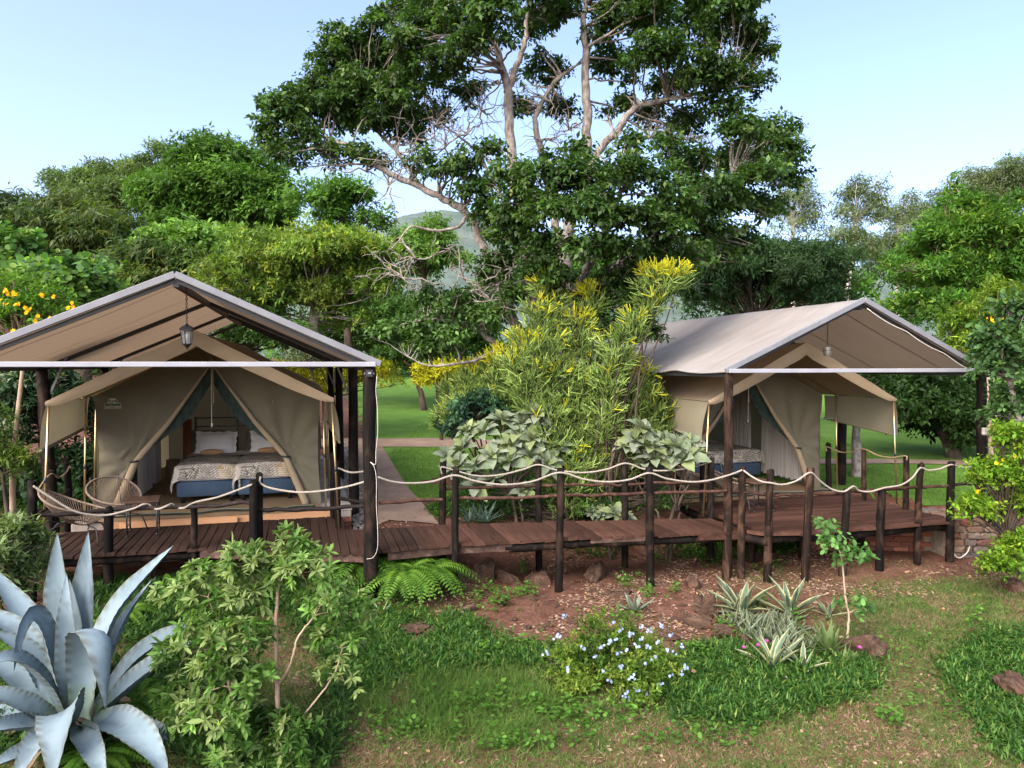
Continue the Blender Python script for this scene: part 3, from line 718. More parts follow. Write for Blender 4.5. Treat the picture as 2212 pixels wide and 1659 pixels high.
for pts in (((819, 1087, 8.80), (956, 1079, 9.14)), ((985, 1077, 9.18), (1098, 1076, 9.30), (1209, 1071, 9.43)), ((1209, 1071, 9.44), (1310, 1069, 9.54), (1402, 1065, 9.66)),
        ((1402, 1065, 9.67), (1490, 1064, 9.78), (1569, 1060, 9.87)), ((1569, 1060, 9.88), (1604, 1062, 9.94)), ((957, 1056, 10.34), (1060, 1052, 10.42), (1163, 1049, 10.5)),
        ((1163, 1049, 10.5), (1260, 1048, 10.56), (1350, 1047, 10.62)), ((1350, 1046, 10.63), (1450, 1043, 10.74), (1536, 1041, 10.85))):
    rail_part(walk, [atY(*q) for q in pts], .022, 'rail')
# --- far tent's deck: boards run across
deckR = empty('timber_deck', (0, 0, 0), 0, 'reddish brown timber deck with roped poles before the curtained tent', 'deck')
front = [l2(RO, q) for q in ((3.16, 10.05), (3.25, 9.92), (3.39, 9.80), (3.99, 9.83), (4.61, 10.02), (5.15, 10.16), (5.85, 10.42), (6.43, 10.56))]
q_ = np.random.default_rng(31)
ts_ = np.arange(-.62, 2.02, .104)
for t in ts_:
    # left end follows the deck's slanted side, right end is square; front rows are clipped by the wavy edge
    pl = np.interp(t, [-.7, 1.0, 2.1], [-1.72, -1.80, -1.86])
    xs_ = np.linspace(-1.95, 1.75, 75)
    ft = np.interp(xs_, [a for a, _ in front], [b for _, b in front])
    ok = xs_[(ft < t + .02) & (xs_ > pl)]
    if len(ok) < 6: continue
    a, b = ok.min(), min(ok.max(), 1.52) + .03 * q_.standard_normal()
    cuts = [a] + ([a + (b - a) * (.35 + .3 * q_.random())] if b - a > 2.0 else []) + [b]
    for c0, c1 in zip(cuts[:-1], cuts[1:]):
        c = loc(RO, (c0 + c1) / 2, t)
        put('plank', PLR[int(q_.integers(4))], deckR, (c[0], c[1], .002 * q_.standard_normal()), (1, c1 - c0 - .004, 1), (.006 * q_.standard_normal(), .002 * q_.standard_normal(), A16 - PI / 2))
m = MB(); pts = [(3.24, 9.91), (3.39, 9.775), (3.7, 9.77), (3.99, 9.80), (4.3, 9.90), (4.61, 9.985), (5.15, 10.125), (5.85, 10.385), (6.40, 10.53)]
G = np.array([[(x, y, .004), (x, y, -.032)] for x, y in catmull(np.array(pts), 5)]); m.grid(G); 
G2 = np.array([[(x, y, .004), (x + .02, y + .11, .003)] for x, y in catmull(np.array(pts), 5)]); m.grid(G2[:, ::-1]); m.build('edge_board', M['plank'], deckR)
rail_part(deckR, wpath([(3.3, 9.87), (4.0, 9.95), (4.6, 10.10), (5.2, 10.26), (5.9, 10.5), (6.45, 10.64)], -.10), .06, 'pole', 'beam')
rail_part(deckR, wpath([(3.25, 9.95), (3.47, 9.70)], -.11), .06, 'pole', 'beam')
rail_part(deckR, wpath([(2.75, 12.2), (3.0, 11.2), (3.2, 10.2)], -.10), .055, 'pole', 'beam')
DP = {}
for key, ut, vt, ub, Y, r, mk in (('a', 1664, 1016, 1657, 9.72, .052, 'pole_brown'), ('b', 1751, 1012, 1738, 9.78, .056, 'pole_brown'), ('c', 1829, 1058, 1819, 9.96, .055, 'pole'), ('d', 1905, 1058, 1898, 10.11, .055, 'pole'),
        ('e', 1988, 1003, 1979, 10.38, .048, 'pole_brown'), ('f', 2055, 998, 2051, 10.52, .055, 'pole'), ('g', 1957, 984, 1957, 11.4, .045, 'pole_brown'), ('h', 1866, 970, 1866, 12.15, .04, 'pole_brown'),
        ('i', 1790, 958, 1789, 13.1, .05, 'pole')):
    DP[key] = post_part(deckR, ut, vt, ub, Y, r, mk)[0]
for k, (x, y) in enumerate(((4.4, 10.9), (5.4, 11.1), (3.6, 10.8))):
    o = MB().tube([(x, y, -.9), (x, y, -.05)], .055, 10).build('support_post', M['pole'], deckR, True)
for pts in (((1604, 1062, 9.92), (1664, 1070, 9.73)), ((1664, 1070, 9.74), (1751, 1067, 9.80)), ((1751, 1067, 9.8), (1829, 1063, 9.98)), ((1829, 1062, 9.98), (1905, 1058, 10.13), (1988, 1053, 10.4)),
        ((1988, 1053, 10.4), (2055, 1048, 10.54)), ((2055, 1048, 10.54), (2140, 1044, 11.05))):
    rail_part(deckR, [atY(*q) for q in pts], .022, 'rail')

# ------------------------------------------------------------------ ropes: three twisted strands
def rope(pts, label, mat='rope', r=.0078, n=10, group='rope swags of the railings'):
    P = catmull([atY(*q) for q in pts], n)
    seg = np.linalg.norm(np.diff(P, axis=0), axis=1); L = np.concatenate([[0], np.cumsum(seg)])
    k = np.arange(0, L[-1], .014); P = np.stack([np.interp(k, L, P[:, i]) for i in range(3)], 1)
    T = nrm(np.gradient(P, axis=0)); N = nrm(np.cross(T, np.array([0, 0, 1.0]))); B = np.cross(T, N)
    m = MB()
    for s in range(3):
        a = k / .085 * 2 * PI + s * 2 * PI / 3
        m.tube(P + (N * np.cos(a)[:, None] + B * np.sin(a)[:, None]) * r * .85, r, 5)
    o = m.build('rope', M[mat], None, True); return tag(o, label, 'rope', group)
rope([(72, 1050, 8.40), (110, 1075, 8.44), (160, 1104, 8.52), (205, 1113, 8.64), (236, 1112, 8.71), (262, 1106, 8.74), (290, 1098, 8.77), (308, 1090, 8.77), (322, 1090, 8.83), (330, 1098, 8.84), (345, 1099, 8.78), (362, 1092, 8.77), (372, 1089, 8.84), (382, 1096, 8.86), (398, 1097, 8.82), (422, 1085, 8.90), (470, 1074, 8.86), (520, 1056, 8.82), (546, 1046, 8.79)],
     'pale rope looped round the rail before the tent with beds')
rope([(563, 1030, 8.92), (563, 1044, 8.92), (588, 1055, 8.88), (640, 1063, 8.84), (690, 1061, 8.82), (750, 1051, 8.78), (806, 1035, 8.70)], 'pale rope swag between the paired black posts and the floodlight post')
rope([(817, 1031, 8.72), (850, 1041, 8.82), (890, 1044, 8.94), (935, 1040, 9.05), (982, 1027, 9.12), (1030, 1040, 9.17), (1090, 1047, 9.24), (1150, 1040, 9.32), (1209, 1021, 9.37), (1260, 1035, 9.43), (1310, 1041, 9.49), (1360, 1036, 9.54), (1402, 1022, 9.59), (1440, 1034, 9.65), (1490, 1041, 9.72), (1530, 1038, 9.78), (1569, 1028, 9.80), (1590, 1021, 9.86), (1604, 1015, 9.87)],
     'pale rope swagged along the poles on the open side of the boardwalk')
rope([(954, 1024, 10.28), (954, 1009, 10.27), (985, 1017, 10.30), (1030, 1028, 10.34), (1080, 1026, 10.38), (1130, 1014, 10.43), (1163, 1004, 10.44), (1200, 1015, 10.48), (1260, 1021, 10.51), (1310, 1014, 10.54), (1351, 1001, 10.56), (1390, 1013, 10.62), (1430, 1017, 10.68), (1490, 1011, 10.76), (1537, 997, 10.79)],
     'pale rope swagged along the poles on the garden side of the boardwalk')
rope([(1606, 1016, 9.87), (1625, 1030, 9.80), (1645, 1040, 9.72), (1664, 1043, 9.66), (1690, 1047, 9.68), (1720, 1039, 9.72), (1750, 1021, 9.72), (1768, 1036, 9.80), (1795, 1056, 9.88), (1822, 1062, 9.90), (1838, 1053, 9.90), (1846, 1051, 9.92), (1856, 1060, 9.98), (1880, 1062, 10.03), (1910, 1054, 10.08), (1945, 1048, 10.15), (1970, 1033, 10.24), (1988, 1011, 10.32), (2005, 1016, 10.36), (2030, 1013, 10.42), (2055, 1004, 10.46), (2080, 1010, 10.6), (2105, 1008, 10.75), (2140, 999, 10.98)],
     'pale rope looped along the front poles of the reddish deck')
rope([(1786, 975, 13.05), (1786, 965, 13.03), (1815, 976, 12.8), (1840, 976, 12.5), (1866, 970, 12.1), (1895, 983, 11.9), (1925, 988, 11.65), (1957, 985, 11.35), (1958, 995, 11.35)], 'frayed tan rope on the poles along the back of the reddish deck', 'rope_tan', .0065)
rope([(80, 1063, 8.7), (95, 1040, 9.0), (112, 1024, 9.5), (128, 1031, 9.85), (142, 1022, 10.2), (151, 1006, 10.25), (152, 1013, 10.25)], 'weathered rope sagging between two posts beside the wicker chairs', 'rope_tan', .007)
rope([(731, 1011, 10.05), (755, 1020, 9.98), (780, 1019, 9.9), (797, 1014, 9.83)], 'short rope between two thin posts beside the gravel strip')
# ------------------------------------------------------------------ furniture in and before the tents
def print_mat():
    n = NT('palm_print_cotton'); at = n.n('Attribute', attribute_name='Col')
    ns = n.noise(30, 3, n.obj())
    return n.pbr(n.mix(.15, at.outputs['Color'], n.ramp(ns.outputs[0], [(.3, (.2, .2, .2)), (.7, (.9, .9, .9))]), 'OVERLAY'), .9, 0, n.bump(n.noise(9, 4, n.obj()).outputs[0], .35, .02), .15)
M['print'] = print_mat()
def palm_print(X, Y, seed):
    q = np.random.default_rng(seed); C = np.empty(X.shape + (3,)); C[:] = (.62, .56, .46)
    C *= (1 + .18 * (fbm(X * 6, Y * 6) - .45))[..., None]
    pal = [(.17, .14, .125), (.085, .125, .07), (.36, .26, .15), (.20, .175, .155), (.22, .27, .17), (.14, .125, .11)]
    for k in range(60):
        x0, y0 = q.uniform(-.8, .8), q.uniform(-.75, .95); an = q.uniform(-.9, .9) + PI / 2; ln = q.uniform(.42, .65)
        c, s = math.cos(an), math.sin(an); px = (X - x0) * c + (Y - y0) * s; py = -(X - x0) * s + (Y - y0) * c
        py = py - .25 * px * px * q.uniform(-1, 1)
        p = px / ln; ok = (p > 0) & (p < 1); env = .17 * np.sin(PI * np.clip(p, 0, 1) ** .7)
        st = np.mod(px - np.abs(py) * .9, .046) / .046
        m = ok & (np.abs(py) < env) & ((st < .55) | (np.abs(py) < .005))
        halo = ok & (np.abs(py) < env) & ~m
        C[halo] = C[halo] * .35 + np.array((.70, .65, .55)) * .65
        C[m] = np.array(pal[k % 6]) * (1 + .2 * q.standard_normal())
    return np.clip(C, .02, .9)
def make_bed(label, seed, O, s0, t0, zf):
    e = empty('bed', (*loc(O, s0 + .44, t0), zf), A16, label, 'bed', 'single beds')
    W2, LB = .44, 1.92
    smooth_by_angle(MB().box((0, LB / 2, .22), (W2 * 2, LB, .24), None, .02).build('bed_base', M['blue_fabric'], e), 50)
    smooth_by_angle(MB().box((0, LB / 2, .445), (W2 * 2 - .02, LB, .19), None, .04).build('mattress', M['white_fabric'], e), 50)
    for x in (-W2 + .08, W2 - .08):
        for y in (.09, LB - .09):
            MB().lathe([(.03, 0), (.043, .10), (.045, .11)], 12, (x, y, 0)).build('foot', M['black'], e, True)
    top, dr = .575, .27
    xs = np.linspace(-W2 - dr, W2 + dr, 96); ys = np.linspace(-dr, 1.05, 88); X, Y = np.meshgrid(xs, ys)
    ox = np.clip(np.abs(X) - W2, 0, None); oy = np.clip(-Y, 0, None)
    drop = np.sqrt(ox ** 2 + oy ** 2 + .9 * ox * oy)
    rnd = lambda d: np.where(d < .07, d * d / .14, d - .035)
    Z = top - rnd(drop) + .012 * (fbm(X * 5 + seed, Y * 5) - .45) + .03 * np.sin(PI * np.clip((X + W2) / (2 * W2), 0, 1)) ** .5 + .02
    PX = np.sign(X) * (np.minimum(np.abs(X), W2) + .035 * (1 - np.exp(-ox * 25)) + .15 * ox * sstep(.0, .2, oy))
    PY = np.maximum(Y, 0) - .035 * (1 - np.exp(-oy * 25)) - .15 * oy * sstep(0, .2, ox)
    PY = PY - .022 * np.sin(X * 17 + seed) * sstep(.05, .25, oy); PX = PX + np.sign(X) * .018 * np.sin(Y * 15 + seed) * sstep(.05, .25, ox)
    V = np.stack([PX, PY, Z], -1).reshape(-1, 3); ny, nx = X.shape
    i = (np.arange(ny - 1)[:, None] * nx + np.arange(nx - 1)[None]).ravel()
    np_mesh('duvet', V, [np.stack([i, i + 1, i + 1 + nx, i + nx], 1)], M['print'], e, palm_print(X, Y, seed).reshape(-1, 3), True)
    ys = np.linspace(.98, 1.36, 10); xs = np.linspace(-W2 - .2, W2 + .2, 40); X, Y = np.meshgrid(xs, ys); ox = np.clip(np.abs(X) - W2, 0, None)
    Z = top + .05 - rnd(ox) + .006 * np.sin(Y * 40); PX = np.sign(X) * (np.minimum(np.abs(X), W2) + .045 * (1 - np.exp(-ox * 25)))
    MB().grid(np.stack([PX, Y, Z], -1)).build('blanket', M['grey_fabric'], e, True)
    ys = np.linspace(1.33, 1.90, 8); X, Y = np.meshgrid(xs, ys); ox = np.clip(np.abs(X) - W2, 0, None)
    MB().grid(np.stack([np.sign(X) * (np.minimum(np.abs(X), W2) + .03 * (1 - np.exp(-ox * 25))), Y, top + .03 - rnd(ox) + .006 * np.sin(Y * 30 + X * 6)], -1)).build('sheet', M['white_fabric'], e, True)
    return e
def make_pillow(label, O, s, t, z, ry=0.0):
    a = np.linspace(-1, 1, 29); b = np.linspace(-1, 1, 21); A, B = np.meshgrid(a, b); m = MB()
    for sg in (-1, 1):
        fl = np.clip((1 - np.maximum(np.abs(A) / .86, np.abs(B) / .80)), 0, 1)
        th = .10 * np.clip(1 - (np.abs(A) / .88) ** 3, 0, 1) ** .55 * np.clip(1 - (np.abs(B) / .82) ** 3, 0, 1) ** .55 + .004
        k = 1 - .05 * (np.cos(A * PI / 2) * np.abs(B) ** 3 + np.cos(B * PI / 2) * np.abs(A) ** 3)
        G = np.stack([A * .355 * k + .008 * np.sin(B * 11), sg * th + .01 * np.sin(A * 9) * (fl == 0), B * .225 * k + .22 + .008 * np.sin(A * 13) * (np.abs(B) > .8)], -1)
        m.grid(G if sg > 0 else G[:, ::-1])
    o = m.build('pillow', M['white_fabric'], None, True); o.location = (*loc(O, s, t), z); o.rotation_euler = (R(-24), ry, A16)
    return tag(o, label, 'pillow', 'white pillows on the beds')
def make_roll(label, O, s, t, z):
    k = np.linspace(0, 1, 64); env = np.sin(PI * np.clip(k * .96 + .02, 0, 1)) ** .45
    m = MB()
    for ph in range(3):
        a = k * 2 * PI * 4.0 + ph * 2 * PI / 3
        m.tube(np.stack([(k - .5) * .36, .03 * np.cos(a) * env, .035 + .026 * np.sin(a) * env], -1), .026 * env + .004, 8)
    o = m.build('knotted_towel', M['tan_knit'], None, True); o.location = (*loc(O, s, t), z); o.rotation_euler = (0, 0, A16 + .06)
    return tag(o, label, 'towel', 'knotted tan towels on the beds')
for (O, s0, t0, zf, w1, w2) in ((LO, -.575, 3.50, .10, 'beside the red brown board', 'half hidden by the tied door edge'), ):
    make_bed('palm print bed with blue base, ' + w1, 3, O, s0, t0, zf); make_bed('palm print bed with blue base, ' + w2, 3, O, s0 + .905, t0 - .02, zf)
    make_pillow('white pillow on the palm print bed ' + w1, O, s0 + .40, t0 + 1.62, zf + .57, .02); make_pillow('white pillow partly hidden by the tied door edge', O, s0 + 1.34, t0 + 1.62, zf + .57, -.02)
    make_roll('tan knotted towel on the bed ' + w1, O, s0 + .38, t0 + 1.22, zf + .63); make_roll('tan knotted towel on the bed ' + w2, O, s0 + 1.32, t0 + 1.26, zf + .63)
make_bed('palm print bed with blue base in the curtained tent, by the curtains', 8, RO, .08, 3.75, .0)
make_bed('palm print bed with blue base in the curtained tent, behind wicker chairs', 12, RO, -.84, 3.72, .0)
# headboards, board and rack
hb = empty('headboard_rack', (*loc(LO, 0, 5.52), .09), A16, 'dark rack with two grey headboards behind the pillows', 'headboard')
for x in (-.56, .16, .84, 1.3): MB().box((x, .03, .62), (.035, .03, 1.24)).build('upright', M['black'], hb)
for z in (1.06, 1.22): MB().box((.37, .032, z), (1.9, .02, .025)).build('crossbar', M['black'], hb)
for x in (-.36, .62): smooth_by_angle(MB().box((x, -.02, .68), (.60, .06, .64), None, .02).build('cushion', M['khaki'], hb), 50)
b = MB().box((0, 0, .6), (.15, .03, 1.2), None, .004).build('wooden_board', M['brown_panel']); b.location = (*loc(LO, -.69, 5.46), .095); b.rotation_euler = (0, 0, A16)
tag(b, 'upright red brown wooden board beside the grey headboard', 'board')
o = MB().lathe([(.10, 0), (.125, .05), (.13, .2), (.12, .38), (.125, .40), (.11, .395), (.105, .1)], 20, (0, 0, 0), False).build('basket', M['basket'], None, True)
o.location = (*loc(LO, -1.02, 6.0), .105); tag(o, 'round woven basket on the floor behind the pale curtain', 'basket')
def curtain(O, s0, t0, s1, t1, z0, z1, label, seed):
    n = 70; k = np.linspace(0, 1, n); a = loc(O, s0, t0); b = loc(O, s1, t1); d = (b - a); L = np.linalg.norm(d); nn = np.array([-d[1], d[0]]) / L
    m = []; q = np.random.default_rng(seed); ph = k * L / .085 * 2 * PI + 1.2 * np.sin(k * 9 + seed)
    for z in np.linspace(z1, z0, 9):
        amp = .022 + .008 * (z1 - z); P = a + d * k[:, None] + nn * (amp * np.sin(ph))[:, None]
        m.append(np.stack([P[:, 0], P[:, 1], np.full(n, z) + (.012 * np.sin(ph * .5 + 1) if z == z0 else 0)], -1))
    o = MB().grid(np.array(m)).build('curtain', M['curtain'], None, True); return tag(o, label, 'curtain', 'pale curtains inside the tents')
def curtain_mat():
    n = NT('curtain_cotton'); ns = n.noise(55, 2, n.obj((1, 1, .01)))
    return n.pbr(n.ramp(ns.outputs[0], [(.4, (.50, .47, .44)), (.6, (.66, .63, .60))]), .9, 0, None, .2, .2, (.6, .55, .5))
M['curtain'] = curtain_mat()
curtain(LO, -1.27, 4.35, -1.25, 5.1, .13, 2.0, 'pale curtain beside the left door edge of the tent with beds'.replace('left ', 'tied '), 1)
curtain(LO, -1.25, 5.4, -1.24, 5.95, .15, 2.0, 'narrow pale curtain next to the woven basket', 2)
curtain(RO, 1.22, 2.85, 1.22, 4.1, .10, 1.95, 'wide pale curtain beside the door edge of the other tent'.replace('the other', 'the curtained'), 3)
curtain(RO, 1.22, 4.5, 1.20, 5.35, .10, 1.95, 'pale curtain behind the foot of the bed in the curtained tent', 4)
curtain(RO, .9, 6.6, .25, 6.6, .5, 2.0, 'pale curtain beside the dark gap at the back of the curtained tent', 5)
curtain(RO, -.05, 6.6, -.9, 6.6, .5, 2.0, 'pale curtain above the beds at the back of the curtained tent', 6)
# ------------------------------------------------------------------ wicker string chairs
def make_chair(P, rz, label):
    e = empty('string_chair', (P[0], P[1], .0), rz, label, 'chair', 'egg shaped string chairs')
    n = 72; th = np.linspace(0, 2 * PI, n, endpoint=False)
    rim = np.stack([.37 * np.cos(th) - .02 + .03 * np.cos(2 * th), (.33 - .04 * np.cos(th)) * np.sin(th), .53 - .15 * np.cos(th) + .02 * np.cos(2 * th)], -1)
    bot = np.stack([.06 + .13 * np.cos(th), .12 * np.sin(th), .27 - .03 * np.cos(th)], -1)
    MB().tube(np.concatenate([rim, rim[:2]]), .014, 8, False).build('rim', M['cord'], e, True)
    MB().tube(np.concatenate([bot, bot[:2]]), .007, 6, False).build('lower_ring', M['black'], e, True)
    cd_ = MB()
    for i in range(0, n):
        a = rim[i]; c = bot[i]; mid = (a + c) / 2 + np.array([(a[0] - .05) * .10, a[1] * .16, -.045])
        cd_.tube(bez(a, mid, c, 5), .0042, 4, False)
    cd_.build('string_weave', M['cord'], e, True)
    for sx, sy in ((1, 1), (1, -1), (-1, 1), (-1, -1)):
        top = (.06 + .12 * sx, .10 * sy, .27 - .03 * sx); knee = (.02 + .27 * sx, .20 * sy, .20); foot = (.02 + .30 * sx, .27 * sy, .0)
        MB().tube(catmull([top, knee, foot], 4), .0085, 6).build('leg', M['black'], e, True)
    for sy in (1, -1):
        MB().tube(bez((-.10, .11 * sy, .30), (-.36, .2 * sy, .35), (-.37, .19 * sy, .72), 8), .007, 6).build('back_rod', M['black'], e, True)
    return e
make_chair((-5.62, 9.2), R(20), 'egg shaped string chair on the deck corner, its underside toward the rail')
make_chair((-5.5, 10.0), R(-38), 'egg shaped string chair beside the tent door, its bowl open to view')
make_chair((3.42, 11.45), R(-10), 'egg shaped string chair behind the brown post on the reddish deck')
make_chair((2.98, 12.0), R(5), 'egg shaped string chair behind the grey leaved shrub, before the blue bed base')
def make_table(P, rz, label, h=.46):
    e = empty('side_table', (P[0], P[1], 0), rz, label, 'table', 'small metal legged tables')
    smooth_by_angle(MB().box((0, 0, h), (.42, .42, .03), None, .006).build('table_top', M['tbl'], e), 40)
    for x in (-.18, .18):
        for y in (-.18, .18):
            l = MB(); l.tube([(x, y, 0), (x, y, h - .015)], .011, 8); l.lathe([(.016, 0), (.016, .02), (.011, .03)], 8, (x, y, 0)); l.build('leg', M['dark_steel'], e, True)
    for x in (-.18, .18): MB().tube([(x, -.18, .13), (x, .18, .13)], .006, 6).build('stretcher', M['dark_steel'], e, True)
    return e
M['tbl'] = mat_wood('table_wood', (.05, .03, .022), (.09, .055, .038), (.13, .085, .06), 1, .5, .6, .1)
make_table((-5.02, 9.78), A16 + .1, 'small metal legged table beside the string chairs at the tent with beds')
make_table((3.86, 11.35), A16 + .05, 'small wood topped metal table on the reddish deck')
o = MB().lathe([(.035, 0), (.05, .07), (.055, .075), (.045, .075), (.03, .01)], 14, (0, 0, 0), False).build('cup', M['red'], None, True); o.location = (-6.0, 10.35, .002)
o = tag(o, 'small red cup on the deck behind the string chair', 'cup')
# ------------------------------------------------------------------ lanterns
def chain(parent, x, y, z0, z1, r=.006):
    m = MB(); z = z0; k = 0
    while z < z1:
        a = np.linspace(0, 2 * PI, 9); ring = np.stack([.010 * np.cos(a), 0 * a, .017 * np.sin(a)], -1)
        if k % 2: ring = ring[:, [1, 0, 2]]
        m.tube(ring + np.array([x, y, z + .014]), .0035, 4, False); z += .026; k += 1
    m.build('chain', M['black'], parent)
e = empty('lantern', (*loc(LO, .06, .35), 2.47), A16 + .3, 'black six sided carriage lantern hanging on a chain from the canopy ridge', 'lantern')
MB().lathe([(.088, .228), (.085, .236), (.06, .27), (.03, .285), (.012, .30), (.006, .312)], 6).build('cap', M['black'], e)
MB().lathe([(.004, 0), (.012, .012), (.008, .02), (.02, .03), (.05, .065), (.052, .072)], 6).build('base', M['black'], e)
fr = MB()
for k in range(6):
    a = k * PI / 3; fr.bar((.049 * math.cos(a), .049 * math.sin(a), .07), (.070 * math.cos(a), .070 * math.sin(a), .23), .008, .008)
fr.build('cage', M['black'], e)
for k in range(6):
    a0, a1 = k * PI / 3, (k + 1) * PI / 3
    MB().add([(.046 * math.cos(a0), .046 * math.sin(a0), .072), (.046 * math.cos(a1), .046 * math.sin(a1), .072), (.066 * math.cos(a1), .066 * math.sin(a1), .228), (.066 * math.cos(a0), .066 * math.sin(a0), .228)], [(0, 1, 2, 3)]).build('pane', M['glass'], e)
MB().lathe([(.012, .10), (.016, .16), (.012, .2)], 10).build('bulb', M['white'], e, True)
chain(e, 0, 0, .312, .74)
e = empty('lantern', (*loc(RO, -.1, .6), 2.43), A16, 'small galvanised bucket lantern hanging from the grey beige canopy', 'lantern')
MB().lathe([(.052, 0), (.056, .01), (.064, .12)], 18, (0, 0, 0), False).build('bucket', M['galv'], e, True)
MB().lathe([(.054, .022), (.06, .026), (.056, .03)], 18, (0, 0, 0), False).build('band', M['dark_steel'], e, True)
MB().lathe([(.060, .08), (.066, .084), (.062, .088)], 18, (0, 0, 0), False).build('band', M['dark_steel'], e, True)
MB().lathe([(.075, .12), (.075, .128), (.03, .14), (.006, .15)], 18).build('cap', M['galv'], e, True)
chain(e, 0, 0, .15, .70)
# ------------------------------------------------------------------ floodlight, cables, switch
e = empty('floodlight', (*loc(LO, 2.12, -.05), 2.19), A16, 'small black floodlight on top of the tall post beside the boardwalk', 'floodlight')
MB().box((0, -.02, 0), (.085, .03, .085), None, .004).build('housing', M['black'], e)
MB().box((0, -.038, 0), (.066, .004, .055)).build('lens', M['dark_steel'], e); MB().box((0, -.0405, .006), (.036, .002, .016)).build('reflector', M['galv'], e)
br = MB(); br.bar((-.055, -.01, 0), (-.055, .03, 0), .006, .02); br.bar((.055, -.01, 0), (.055, .03, 0), .006, .02); br.build('bracket', M['galv'], e)
def cable(pts, label, r=.0034, mat='white'):
    o = MB().tube(catmull([atY(*q) for q in pts], 6), r, 6).build('cable', M[mat], None, True); return tag(o, label, 'cable')
cable([(814, 812, 8.60), (812, 845, 8.58), (815, 880, 8.57), (816, 930, 8.56), (812, 975, 8.56), (811, 1003, 8.56), (800, 998, 8.60), (808, 1008, 8.57), (813, 1035, 8.56), (813, 1090, 8.55), (816, 1150, 8.55), (815, 1185, 8.55), (806, 1204, 8.58), (788, 1208, 8.70)], 'pale cable running down the tall post below the floodlight')
cable([(2147, 810, 10.95), (2147, 860, 10.93), (2147, 920, 10.93), (2144, 939, 10.94), (2133, 942, 10.95)], 'pale cable loop on the far black canopy post')
cable([(2148, 940, 10.95), (2147, 1000, 10.93), (2147, 1080, 10.93), (2148, 1170, 10.93)], 'thin pale cable running down the far black canopy post', .004)
o = MB().box((0, 0, 0), (.08, .05, .11), None, .01).build('switch_box', M['white']); o.location = atY(2127, 932, 10.98); o.rotation_euler = (0, 0, A16)
tag(o, 'small white switch box on the far canopy post', 'switch')
cable([(2052, 1140, 10.60), (2056, 1185, 10.55), (2070, 1205, 10.55), (2088, 1195, 10.6), (2095, 1180, 10.66)], 'grey hose trailing at the foot of the stone wall', .008)
# ------------------------------------------------------------------ foliage library
TPL = {
 'quad': (np.array([(0, 0, 0), (.5, .45, .06), (0, 1, -.06), (-.5, .45, .06)]), [np.array([[0, 1, 2, 3]])]),
 'six': (np.array([(0, 0, 0), (.43, .30, .05), (.42, .70, .02), (0, 1, -.10), (-.42, .70, .02), (-.43, .30, .05)]), [np.array([[0, 1, 2, 3], [0, 3, 4, 5]])]),
 'round': (np.array([(0, 0, 0), (.5, .22, .06), (.56, .62, .04), (.22, .98, -.04), (-.22, .98, -.04), (-.56, .62, .04), (-.5, .22, .06)]), [np.array([[0, 1, 2, 3], [0, 4, 5, 6]]), np.array([[0, 3, 4]])]),
 'tri': (np.array([(-.45, .12, 0), (.45, .38, .05), (-.02, 1, -.05)]), [np.array([[0, 1, 2]])]),
 'tblade': (np.array([(-.5, 0, 0), (.5, 0, 0), (0, 1, 0)]), [np.array([[0, 1, 2]])]),
 'blade': (np.array([(-.5, 0, 0), (.5, 0, 0), (.34, .55, .10), (-.34, .55, .10), (0, 1, -.05)]), [np.array([[0, 1, 2, 3]]), np.array([[3, 2, 4]])]),
 'spike': (np.array([(-.5, 0, 0), (.5, 0, 0), (0, 0, .12), (.0, 1, .04)]), [np.array([[0, 1, 3], [1, 2, 3], [2, 0, 3]])]),
}
class Fol:
    def __init__(s): s.A = []
    def add(s, P, D, N, L, W, C, kind='quad'):
        n = len(P); f = lambda a: np.broadcast_to(np.asarray(a, float), (n,))
        s.A.append((np.asarray(P, float), nrm(D), np.asarray(N, float), f(L), f(W), np.broadcast_to(np.asarray(C, float), (n, 3)), kind)); return s
    def build(s, name, mat, parent=None, origin=(0, 0, 0)):
        Vs, Fs, Cs = [], {}, []; off = 0
        for P, D, N, L, W, C, kind in s.A:
            T, faces = TPL[kind]; k = len(T)
            X = nrm(np.cross(D, N)); Z = np.cross(X, D)
            V = P[:, None] + X[:, None] * (T[None, :, 0:1] * W[:, None, None]) + D[:, None] * (T[None, :, 1:2] * L[:, None, None]) + Z[:, None] * (T[None, :, 2:3] * L[:, None, None])
            Vs.append(V.reshape(-1, 3)); Cs.append(np.repeat(C, k, 0))
            for f in faces:
                ff = (f[None] + (np.arange(len(P)) * k)[:, None, None] + off).reshape(-1, f.shape[1]); Fs.setdefault(f.shape[1], []).append(ff)
            off += len(P) * k
        V = np.concatenate(Vs) - np.asarray(origin, float)
        return np_mesh(name, V, [np.concatenate(f) for f in Fs.values()], mat, parent, np.clip(np.concatenate(Cs), 0, 1))
def rdir(g, n):
    a = g.standard_normal((n, 3)); return nrm(a)
def perp(D, g):
    r = rdir(g, len(D)); return nrm(r - D * (r * D).sum(1, keepdims=True))
